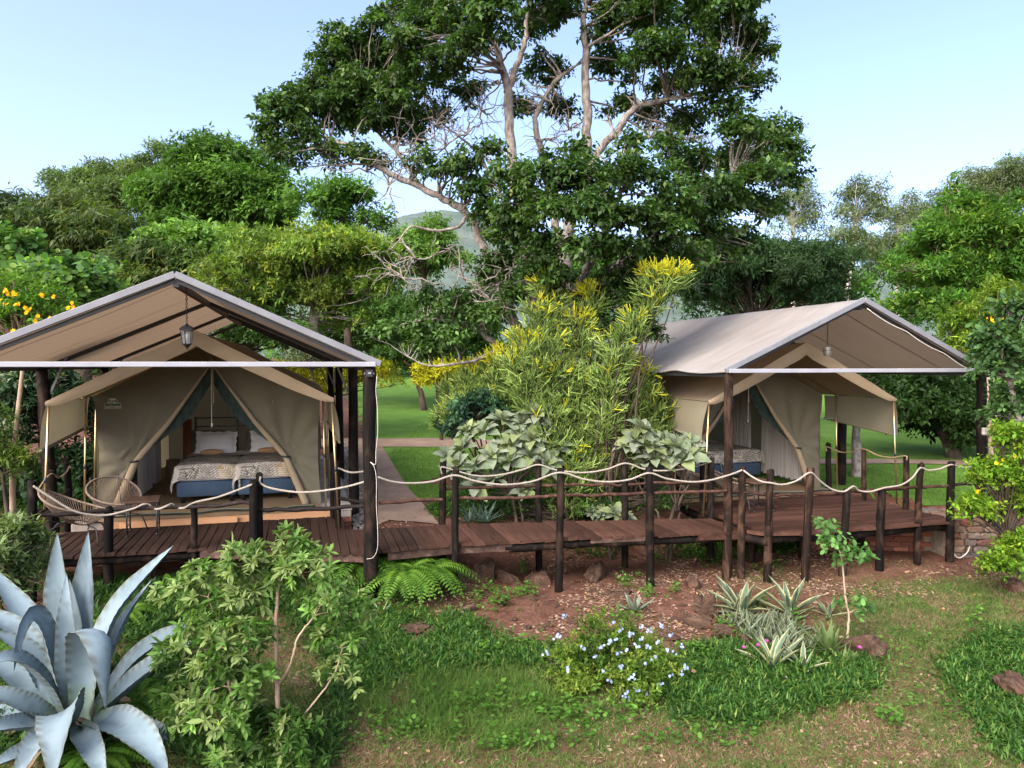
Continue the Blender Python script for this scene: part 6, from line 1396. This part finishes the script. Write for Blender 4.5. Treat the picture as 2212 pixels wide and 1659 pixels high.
def LY(pts): return [(*atY(u, v, YT + dy), r) for u, v, dy, r in pts]
young = make_tree('young_tree', 'leafy young tree with whorled bright leaves and a tan stem before the dark deck', 'tree', b, cl, YCFG, None, (.02, .4), 'bark_tan', 301, True, None,
   [LY([(606, 1690, 0, .022), (602, 1560, 0, .019), (598, 1450, 0, .017), (596, 1340, .05, .014), (604, 1250, .08, .010), (620, 1180, .1, .005)]), LY([(600, 1480, 0, .011), (630, 1430, -.05, .010), (642, 1380, -.06, .008), (680, 1330, -.05, .006)]), LY([(604, 1640, 0, .014), (520, 1560, 0, .012), (490, 1450, .05, .010), (480, 1380, .08, .009), (450, 1290, .12, .005)]), LY([(604, 1600, 0, .010), (660, 1540, 0, .008), (720, 1460, .05, .006), (740, 1400, .05, .004)]), LY([(596, 1340, .05, .008), (560, 1290, .1, .006), (540, 1230, .1, .004)])])
# ------------------------------------------------------------------ blue flowered shrub
PY_ = 6.95
pl = btree('plumbago_bush', 'low leafy bush dotted with pale blue flowers on the slope', 'bush', [(1320, 1425, 120, 75), (1240, 1440, 70, 60, 0), (1420, 1440, 70, 75, .1), (1330, 1500, 120, 55, -.35), (1290, 1350, 45, 40, .5), (1440, 1490, 55, 55, -.2), (1220, 1500, 60, 45, -.2)], PY_, 1330, cfg([(.055, .12, .014), (.085, .165, .02), (.13, .20, .03)], .040, .019, 210, 6, .055, droop=.05, rise=.4, kind='quad', tip=(.20, .26, .04), tipp=.18), 311, (.012, .3), 'bark_tan', n=22, k=(.26, .4))
g = np.random.default_rng(5)
FP = [(1218, 1332), (1205, 1375), (1340, 1358), (1362, 1372), (1385, 1350), (1402, 1362), (1430, 1352), (1372, 1395), (1400, 1398), (1330, 1382), (1352, 1404), (1283, 1420), (1316, 1384), (1300, 1398), (1390, 1432), (1412, 1420), (1440, 1402), (1458, 1412), (1302, 1452), (1342, 1442), (1318, 1470), (1365, 1462), (1350, 1500), (1362, 1512), (1382, 1516), (1345, 1530), (1400, 1500), (1425, 1478), (1448, 1460), (1470, 1455), (1482, 1440), (1495, 1470), (1350, 1548), (1372, 1490), (1335, 1412), (1420, 1386), (1448, 1372), (1260, 1402), (1180, 1412), (1408, 1535), (1440, 1520), (1325, 1345), (1226, 1445), (1470, 1396), (1385, 1376)]
for (u, v) in FP:
    k = np.hypot((u - 1330) / 170, (v - 1430) / 115); Yf = PY_ - .62 * math.sqrt(max(0, 1 - min(1, k * k))) + .02 - .25 * (v - 1430) / 115
    blossoms(0, '', '', [(u, v, 0)], Yf, (.34, .42, .66), .015, int(g.integers(3, 8)), int(u), .013).build('flower', M['leaf_matte'], pl, pl.location)
# ------------------------------------------------------------------ sapling
sp = gp(1828, 1388); sY = sp[1]
cl = pclumps([(1780, 1145, 18, 0), (1800, 1150, 18, .05), (1770, 1175, 16, 0), (1800, 1180, 20, .0), (1830, 1190, 20, 0), (1850, 1200, 18, -.05), (1812, 1215, 18, .05), (1855, 1212, 12, 0), (1850, 1312, 18, 0), (1875, 1316, 14, 0), (1830, 1310, 14, 0)], sY, .6)
make_tree('sapling', 'thin bare stemmed sapling with a tuft of blue green leaves before the far deck', 'sapling', sp, cl, dict(dens=55, n=6, tl=.12, L=.062, W=.036, kind='round', pal=[(.075, .18, .045), (.11, .23, .06)], droop=.15, alpha=70, shell=.2, sub=2, lob=.4), None, (.012, .4), 'bark_tan', 321, True, None,
   [[(*atY(u, v, sY), r) for u, v, r in ((1829, 1395, .014), (1832, 1360, .013), (1834, 1330, .012), (1826, 1290, .011), (1822, 1240, .009), (1816, 1200, .007), (1802, 1165, .005))], [(*atY(u, v, sY), r) for u, v, r in ((1833, 1325, .008), (1845, 1318, .006), (1868, 1314, .004))]])
# ------------------------------------------------------------------ rocks
n = NT('brown_rock'); v_ = n.obj((1, 1, 1)); a_ = n.noise(9, 7, n.obj((1, 2.6, 1)), .65); b_ = n.noise(3, 4, v_, .6)
M['rock'] = n.pbr(n.mix(n.ramp(b_.outputs[0], [(.45, (0, 0, 0)), (.7, (.8, .8, .8))]), n.ramp(a_.outputs[0], [(.3, (.022, .014, .010)), (.5, (.055, .032, .021)), (.72, (.13, .085, .058))]), (.085, .038, .022)), .85, 0, n.bump(a_.outputs[0], .8, .04), .25)
def rock(label, P, s, seed, rz=0, tilt=0.0, name='rock', group=None):
    g = np.random.default_rng(seed); a, b = 16, 24; th = np.linspace(0, PI, a)[:, None]; ph = np.linspace(0, 2 * PI, b, endpoint=False)[None]
    X = np.sin(th) * np.cos(ph); Y = np.sin(th) * np.sin(ph); Z = np.cos(th) + 0 * ph
    sup = lambda q, e: np.sign(q) * np.abs(q) ** e
    rr = 1 + .9 * (fbm(X * 1.6 + seed, Y * 1.6 + Z * 1.3, 4) - .45) + .35 * (vnoise(X * 6 + seed, Z * 4 + Y * 4) - .5) + .10 * np.sign(np.sin(Y * 9 + X * 3 + seed))
    pl_ = rdir(g, 7)
    D = np.stack([sup(X, .8), sup(Y, .8), sup(Z, .8)], -1) * rr[..., None]
    for q in pl_:       # chip flat faces
        h = g.uniform(.62, .85); d = D @ q; D = D - np.clip(d - h, 0, None)[..., None] * q * .9
    o = MB().grid(D * np.asarray(s), True).build(name, M['rock'], None); smooth_by_angle(o, 18); o.location = P; o.rotation_euler = (tilt, tilt * .6, rz); return tag(o, label, 'rock', group)
RK = [(1530, 1335, (.13, .06, .30), .25, 'upright brown slab rock beside the large striped agave'), (1512, 1318, (.14, .10, .20), -.2, 'brown split rock standing behind the slab'), (1508, 1352, (.22, .14, .13), .1, 'squat brown rock below the upright slab'), (1560, 1275, (.14, .10, .12), .1, 'grey layered rock beside the tall brown post'), (1500, 1268, (.16, .12, .13), .2, 'grey layered rock on the bare soil behind the slab'),
      (1570, 1372, (.20, .10, .13), .35, 'dark tilted rock edging the bed of striped agaves'), (1610, 1388, (.18, .09, .10), .3, 'dark flat rock at the lower edge of the agave bed'), (1862, 1402, (.30, .20, .16), .2, 'large dark rock at the end of the green ground cover'), (1895, 1420, (.16, .12, .12), .1, 'small dark rock against the large dark rock'),
      (2195, 1500, (.22, .2, .16), .1, 'weathered rock in the ground cover beside the grass'), (893, 1362, (.22, .16, .06), .05, 'flat reddish rock set in the green ground cover'), (930, 1366, (.12, .10, .05), .0, 'small reddish rock beside the flat reddish rock'), (1168, 1262, (.22, .10, .17), .35, 'blocky brown rock beside a rear boardwalk pole'),
      (1290, 1248, (.36, .14, .17), .3, 'pale brown boulder in the bank under the boardwalk'), (1095, 1258, (.26, .10, .20), .5, 'layered brown outcrop in the bank below the planks'), (1045, 1252, (.28, .10, .22), -.45, 'tilted brown outcrop under the first boardwalk span'), (1000, 1255, (.16, .14, .2), .1, 'dark brown outcrop behind the first boardwalk pole'), (1340, 1282, (.26, .12, .07), .05, 'long flat rock below the second boardwalk span'),
      (1085, 1300, (.24, .08, .06), .02, 'thin flat rock on the leaf litter under the walkway'), (1045, 1352, (.12, .10, .06), .1, 'small grey rock among leaf litter'), (1108, 1385, (.11, .09, .06), 0, 'small brown rock at the edge of the litter'), (1440, 1375, (.24, .14, .05), .0, 'flat stone slab behind the blue flowered bush'), (1012, 1318, (.16, .10, .08), .1, 'dark rock at the foot of the first boardwalk pole'), (2195, 1275, (.25, .2, .14), 0, 'brown rock below the yellow flowered shrub')]
for i, (u, v, s, tl, lb) in enumerate(RK):
    s = tuple(q * .8 for q in s); p = gp(u, v); p[2] += s[2] * .2; rock(lb, p, s, 400 + i, i * 1.3, tl)
g = np.random.default_rng(71); k = 0
while k < 46:
    u = g.uniform(985, 1480); v = g.uniform(1270, 1400); s = g.uniform(.018, .05)
    p = gp(u, v); rock('small loose stone on the red soil below the boardwalk', p, (s * 1.3, s, s * .6), 500 + k, g.uniform(0, 6), 0, 'stone', 'loose stones on the red soil'); k += 1
# ------------------------------------------------------------------ grass, ground cover, litter
g = np.random.default_rng(99)
def scatter(n, x0, x1, y0, y1):
    x = g.uniform(x0, x1, n); y = g.uniform(y0, y1, n); z = hterr(x, y); u, v = proj(np.stack([x, y, z], -1)); return x, y, z, u, v
ICE = [[(1470, 1425), (1530, 1390), (1640, 1385), (1750, 1415), (1850, 1425), (1905, 1455), (1895, 1500), (1800, 1530), (1700, 1545), (1560, 1570), (1480, 1570), (1440, 1500)],
       [(2050, 1425), (2110, 1385), (2212, 1370), (2400, 1380), (2400, 1700), (2190, 1640), (2110, 1570), (2055, 1490)],
       [(740, 1385), (800, 1330), (900, 1325), (960, 1345), (1000, 1330), (1060, 1365), (1075, 1395), (1190, 1400), (1180, 1445), (1080, 1450), (960, 1440), (860, 1470), (770, 1500), (700, 1510)]]
HOLE = [(845, 1348), (905, 1335), (960, 1360), (945, 1385), (880, 1392)]
def in_ice(u, v):
    uu = u + 60 * (fbm(u * .018, v * .03, 3) - .45) + 20 * np.random.default_rng(len(u)).standard_normal(u.shape); vv = v + 46 * (fbm(u * .022 + 9, v * .03, 3) - .45) + 11 * np.random.default_rng(len(u) + 1).standard_normal(u.shape)
    r = np.zeros(u.shape, bool)
    for p in ICE: r |= inpoly(uu, vv, p)
    return r & ~inpoly(uu, vv, HOLE)
# ice plant: fleshy fingers
x, y, z, u, v = scatter(330000, -3, 8.2, 5.2, 9.4); k = in_ice(u, v); x, y, z = x[k], y[k], z[k]; n = len(x)
if n > 60000: x, y, z = x[:60000], y[:60000], z[:60000]; n = 60000
P = np.stack([x, y, z + g.uniform(.0, .055, n) * (.25 + 1.2 * vnoise(x * 4, y * 4))], -1); D = nrm(g.standard_normal((n, 3)) * np.array([.8, .8, .35]) + np.array([0, -.05, .42]))
C = np.array([(.030, .090, .018), (.055, .135, .026), (.085, .175, .034), (.17, .23, .05)])[g.choice(4, n, p=[.30, .36, .26, .08])] * (1 + .2 * g.standard_normal((n, 1)))
f = Fol(); f.add(P, D, np.tile([0, 0, 1.0], (n, 1)), g.uniform(.05, .105, n), .017, np.clip(C, .01, 1), 'quad')
o = f.build('ground_cover', M['leaf'], None); tag(o, 'dense dark green fleshy ground cover in broad patches', 'ground cover', None, 'stuff')
# lawn grass in front
def zone(u, v):
    w = np.interp(v, [1180, 1300, 1400, 1470, 1660], [0, .10, .35, .95, 1.0]) * np.where((u > 970) & (u < 1560) & (v < 1400), .05, 1)
    right = sstep(1780, 1900, u) * sstep(1230, 1290, v); w = np.maximum(w, right * .8)
    w = w * np.where((u < 700) & (v < 1400), .6, 1)
    return w
x, y, z, u, v = scatter(1100000, -4.6, 8.6, 4.6, 10.6)
pt = sstep(.34, .56, fbm(x * 1.9 + 3, y * 1.9, 4)) * .7 + .32; d = zone(u, v) * pt; dry = sstep(.40, .62, fbm(x * 1.7 + 31, y * 1.7 + 8, 4))
long_ = (g.random(len(u)) < .25 + .9 * sstep(.36, .55, fbm(x * 3.1 + 7, y * 3.1, 3))) & inpoly(u + 50 * (fbm(u * .03, v * .05, 3) - .45) + 18 * g.standard_normal(len(u)), v + 40 * (fbm(u * .03 + 5, v * .05, 3) - .45) + 10 * g.standard_normal(len(u)), [(770, 1440), (960, 1440), (1180, 1445), (1190, 1560), (1060, 1620), (930, 1610), (840, 1560), (730, 1500)])
k = (g.random(len(x)) < np.clip(d, 0, 1)) & ~in_ice(u, v) & (u > -250) & (u < 2480); x, y, z, dry, long_, v2 = x[k], y[k], z[k], dry[k], long_[k], v[k]; n = len(x)
if n > 340000: x, y, z, dry, long_, v2 = [q[:340000] for q in (x, y, z, dry, long_, v2)]; n = 340000
D = nrm(g.standard_normal((n, 3)) * np.array([.8, .8, .25]) + np.array([0, 0, .55])); cc = np.array([(.050, .105, .022), (.075, .135, .030), (.115, .165, .045)])[g.integers(0, 3, n)] * (1 + .2 * g.standard_normal((n, 1))); cc[long_] = cc[long_] * np.array([1.0, 1.08, .9])
isd = g.random(n) < (.10 + dry * .38) * (~long_); cc[isd] = np.array([(.20, .14, .085), (.27, .19, .135), (.14, .10, .055)])[g.integers(0, 3, isd.sum())] * (1 + .2 * g.standard_normal((isd.sum(), 1)))
L = np.where(long_, g.uniform(.08, .18, n), g.uniform(.03, .075, n)); W = np.where(long_, .0085, .0085)
f = Fol(); f.add(np.stack([x, y, z - .004], -1), D, rdir(g, n) * .5 + np.array([0, -.3, .6]), L, W, np.clip(cc, .01, 1), 'tblade')
o = f.build('grass', M['leaf_matte'], None); tag(o, 'thin patchy lawn grass with dry blades on red soil', 'grass', None, 'stuff')
# grass blades on the green lawn behind
x, y, z, u, v = scatter(150000, -3, 9, 11.2, 24); k = lawn_mask(x, y) & (g.random(len(x)) < np.interp(y, [11, 14, 24], [1, .7, .35])); x, y, z = x[k], y[k], z[k]; n = len(x)
pu, pv = proj(np.stack([x, y, z], -1)); onp = inpoly(pu, pv, [(789, 1150), (780, 1090), (770, 1030), (760, 980), (690, 968), (690, 948), (1000, 948), (1250, 964), (1500, 984), (1750, 992), (1950, 993), (2200, 999), (2200, 1011), (1950, 1004), (1750, 1005), (1500, 1001), (1250, 986), (1000, 969), (830, 969), (842, 992), (878, 1050), (915, 1092), (948, 1150)])
x, y, z = x[~onp], y[~onp], z[~onp]; n = len(x)
D = nrm(g.standard_normal((n, 3)) * np.array([.6, .6, .2]) + np.array([0, 0, .8])); cc = np.array([(.06, .13, .018), (.088, .175, .026), (.12, .21, .038)])[g.integers(0, 3, n)]
f = Fol(); f.add(np.stack([x, y, z + .008], -1), D, rdir(g, n), g.uniform(.03, .06, n), .011, cc, 'tblade'); o = f.build('lawn_blades', M['leaf_matte'], None); tag(o, 'short bright green grass of the lawn behind the boardwalk', 'grass', None, 'stuff')
# leaf litter
x, y, z, u, v = scatter(60000, -2.5, 8.6, 4.8, 11.3)
w = np.where((u > 960) & (u < 1620) & (v < 1400), .55, .10) + .30 * ((u > 1600) & (v < 1290)) + .14 * (v > 1450); w = w * sstep(.34, .6, fbm(x * 1.6 + 50, y * 1.6, 4)) * 1.2
k = (g.random(len(x)) < w * 1.3) & ~in_ice(u, v); x, y, z = x[k][:12000], y[k][:12000], z[k][:12000]; n = len(x)
D = nrm(g.standard_normal((n, 3)) * np.array([1, 1, .18])); C = np.array([(.30, .20, .15), (.22, .145, .11), (.36, .26, .19), (.15, .10, .078), (.38, .25, .10)])[g.choice(5, n, p=[.3, .25, .22, .18, .05])] * (1 + .15 * g.standard_normal((n, 1)))
f = Fol(); f.add(np.stack([x, y, z + .008], -1), D, np.array([0, 0, 1.0]) + g.standard_normal((n, 3)) * .3, np.where(y > 7.6, g.uniform(.03, .072, n), g.uniform(.025, .05, n)), g.uniform(.016, .034, n), np.clip(C, .02, 1), 'six'); o = f.build('leaf_litter', M['leaf_matte'], None); tag(o, 'scattered dry tan leaves on the red soil', 'leaf litter', None, 'stuff')
# low round leaved weeds
f = Fol(); WD = [(1050, 1290, 60, 22, 160), (1130, 1288, 50, 14, 120), (1085, 1310, 40, 10, 60), (1350, 1262, 30, 22, 90), (1395, 1285, 16, 12, 50), (1540, 1218, 40, 26, 120), (1660, 1225, 40, 20, 70), (1570, 1365, 20, 20, 80), (1130, 1395, 70, 14, 120), (1060, 1410, 60, 12, 110), (1250, 1545, 120, 22, 240), (1000, 1530, 160, 40, 260), (900, 1580, 120, 30, 120), (1500, 1600, 160, 24, 140), (1150, 1610, 160, 24, 140), (1950, 1400, 80, 60, 90), (1950, 1550, 120, 50, 110), (2100, 1330, 80, 30, 60), (1340, 1340, 60, 12, 90), (1450, 1280, 20, 8, 30), (1420, 1215, 20, 12, 50), (1500, 1190, 30, 16, 70), (1640, 1308, 22, 18, 70), (1715, 1335, 18, 12, 40), (1130, 1230, 14, 12, 40), (1500, 1410, 40, 10, 70), (860, 1300, 60, 14, 120)]
for (u0, v0, du, dv, cnt) in WD:
    for k in range(cnt // 5):
        u = u0 + g.normal() * du * .5; v = v0 + g.normal() * dv * .5; p = gp(u, min(v, 1655)); h = g.uniform(.02, .10); m_ = 6
        D = nrm(g.standard_normal((m_, 3)) * np.array([1, 1, .3]) + np.array([0, 0, .25])); P = p + g.standard_normal((m_, 3)) * .03 + np.array([0, 0, h]); P[:, 2] = np.maximum(P[:, 2], p[2] + .01)
        f.add(P, D, np.tile([0, 0, 1.0], (m_, 1)) + g.standard_normal((m_, 3)) * .2, g.uniform(.028, .05), g.uniform(.022, .04), np.array([(.06, .15, .02), (.09, .20, .03)][k % 2]) * (1 + .15 * g.standard_normal((m_, 1))), 'round')
o = f.build('weeds', M['leaf'], None); tag(o, 'low bright green round leaved weeds scattered over the soil', 'weeds', None, 'stuff')
# low growth behind the boardwalk and under the deck
x, y, z, u, v = scatter(24000, -1.4, 4.6, 10.9, 14.8); k = (g.random(len(x)) < sstep(.3, .55, fbm(x * 1.4, y * 1.4 + 7, 3))) & (x > -1.15 + .25 * np.sin(y * 2)); x, y, z = x[k], y[k], z[k]; n = len(x)
f = Fol(); f.add(np.stack([x, y, z + g.uniform(0, .12, n)], -1), nrm(g.standard_normal((n, 3)) * np.array([1, 1, .4]) + np.array([0, 0, .4])), np.tile([0, 0, 1.0], (n, 1)), g.uniform(.05, .11, n), g.uniform(.02, .05, n), np.array([(.03, .085, .015), (.055, .13, .022), (.08, .17, .03)])[g.integers(0, 3, n)], 'six')
o = f.build('undergrowth', M['leaf'], None); tag(o, 'low green undergrowth in the bed between boardwalk and great tree', 'undergrowth', None, 'stuff')
# shaded growth around the agave and under the near deck
x, y, z, u, v = scatter(60000, -5.8, -1.3, 5.0, 9.2); k = (g.random(len(x)) < sstep(.25, .5, fbm(x * 1.5 + 9, y * 1.5, 3))) & (u < 780 - 40 * vnoise(y * 3, x)) & ~in_ice(u, v) & (np.hypot(x - ac[0], y - ac[1]) > .25); x, y, z = x[k], y[k], z[k]; n = len(x)
f = Fol(); f.add(np.stack([x, y, z + g.uniform(0, .14, n)], -1), nrm(g.standard_normal((n, 3)) * np.array([1, 1, .4]) + np.array([0, 0, .55])), np.tile([0, 0, 1.0], (n, 1)), g.uniform(.05, .12, n), g.uniform(.012, .028, n), np.array([(.022, .06, .014), (.04, .095, .02), (.06, .13, .026)])[g.integers(0, 3, n)], 'quad')
o = f.build('undergrowth', M['leaf'], None); tag(o, 'tangled dark undergrowth around the blue agave and under the deck', 'undergrowth', None, 'stuff')
x = g.uniform(-11, -5.6, 30000); y = g.uniform(8.6, 15, 30000); z = hterr(x, y); sx = (x - LO[0]) * EX[0] + (y - LO[1]) * EX[1]; k = (sx < -2.25); x, y, z = x[k], y[k], z[k]; n = len(x)
f = Fol(); f.add(np.stack([x, y, z + g.uniform(0, .3, n)], -1), nrm(g.standard_normal((n, 3)) * np.array([1, 1, .4]) + np.array([0, 0, .55])), np.tile([0, 0, 1.0], (n, 1)), g.uniform(.07, .14, n), g.uniform(.03, .06, n), np.array([(.018, .05, .014), (.03, .075, .02), (.045, .10, .026)])[g.integers(0, 3, n)], 'quad')
o = f.build('undergrowth', M['leaf'], None); tag(o, 'dark leafy undergrowth beside the deck of the string chairs', 'undergrowth', None, 'stuff')
# gravel strip beside the plinth
gr = np.random.default_rng(8); m = MB(); GP = [(735, 1075), (752, 1100), (768, 1140), (790, 1148), (782, 1090), (770, 1030), (758, 975), (738, 985), (742, 1030)]; k = 0; Vs, Fs = [], []; oc = np.array([(1, 0, 0), (0, 1, 0), (-1, 0, 0), (0, -1, 0), (0, 0, 1), (0, 0, -.5)], float); of = np.array([(0, 1, 4), (1, 2, 4), (2, 3, 4), (3, 0, 4), (1, 0, 5), (2, 1, 5), (3, 2, 5), (0, 3, 5)])
while k < 2600:
    u, v = gr.uniform(730, 795), gr.uniform(965, 1150)
    if not inpoly(np.array(u), np.array(v), GP): continue
    d = ray(u, v); kk = (-.16 - CAMZ) / d[2]; p = np.array([d[0] * kk, d[1] * kk, 0]); p[2] = float(hterr(p[0], p[1])) + .03
    s = gr.uniform(.012, .028); Vs.append(oc * s * (1 + .3 * gr.standard_normal((6, 1))) * np.array([1.2, 1, .7]) + p); Fs.append(of + k * 6); k += 1
gc = np.repeat(np.array([(.30, .27, .25), (.20, .17, .155), (.38, .34, .31)])[gr.integers(0, 3, k)], 6, 0)
o = np_mesh('gravel', np.concatenate(Vs), [np.concatenate(Fs)], M['leaf_matte'], None, gc); tag(o, 'strip of pale grey gravel between the tent plinth and the path', 'gravel', None, 'stuff')
# pink ice plant flowers
for i, (u, v) in enumerate(((1607, 1417), (1637, 1412), (1656, 1403), (1857, 1417), (1498, 1470))):
    p = gp(u, v); f = Fol(); cpt = p + np.array([0, 0, .09]); a = np.linspace(0, 2 * PI, 18, endpoint=False); ax = nrm(np.array([0, -.5, 1.0])); A = np.array([1.0, 0, 0]); B = np.cross(ax, A)
    f.add(np.repeat(cpt[None], 18, 0), np.cos(a)[:, None] * A + np.sin(a)[:, None] * B + ax * .3, np.tile(ax, (18, 1)), .026, .008, (.45, .08, .33) if i < 4 else (.45, .25, .18), 'quad')
    o = f.build('ice_plant_flower', M['leaf_matte'], None); tag(o, 'small magenta flower in the dark green ground cover' if i < 4 else 'faded pink flower in the dark green ground cover beside the blue flowered bush', 'flower', 'ice plant flowers')
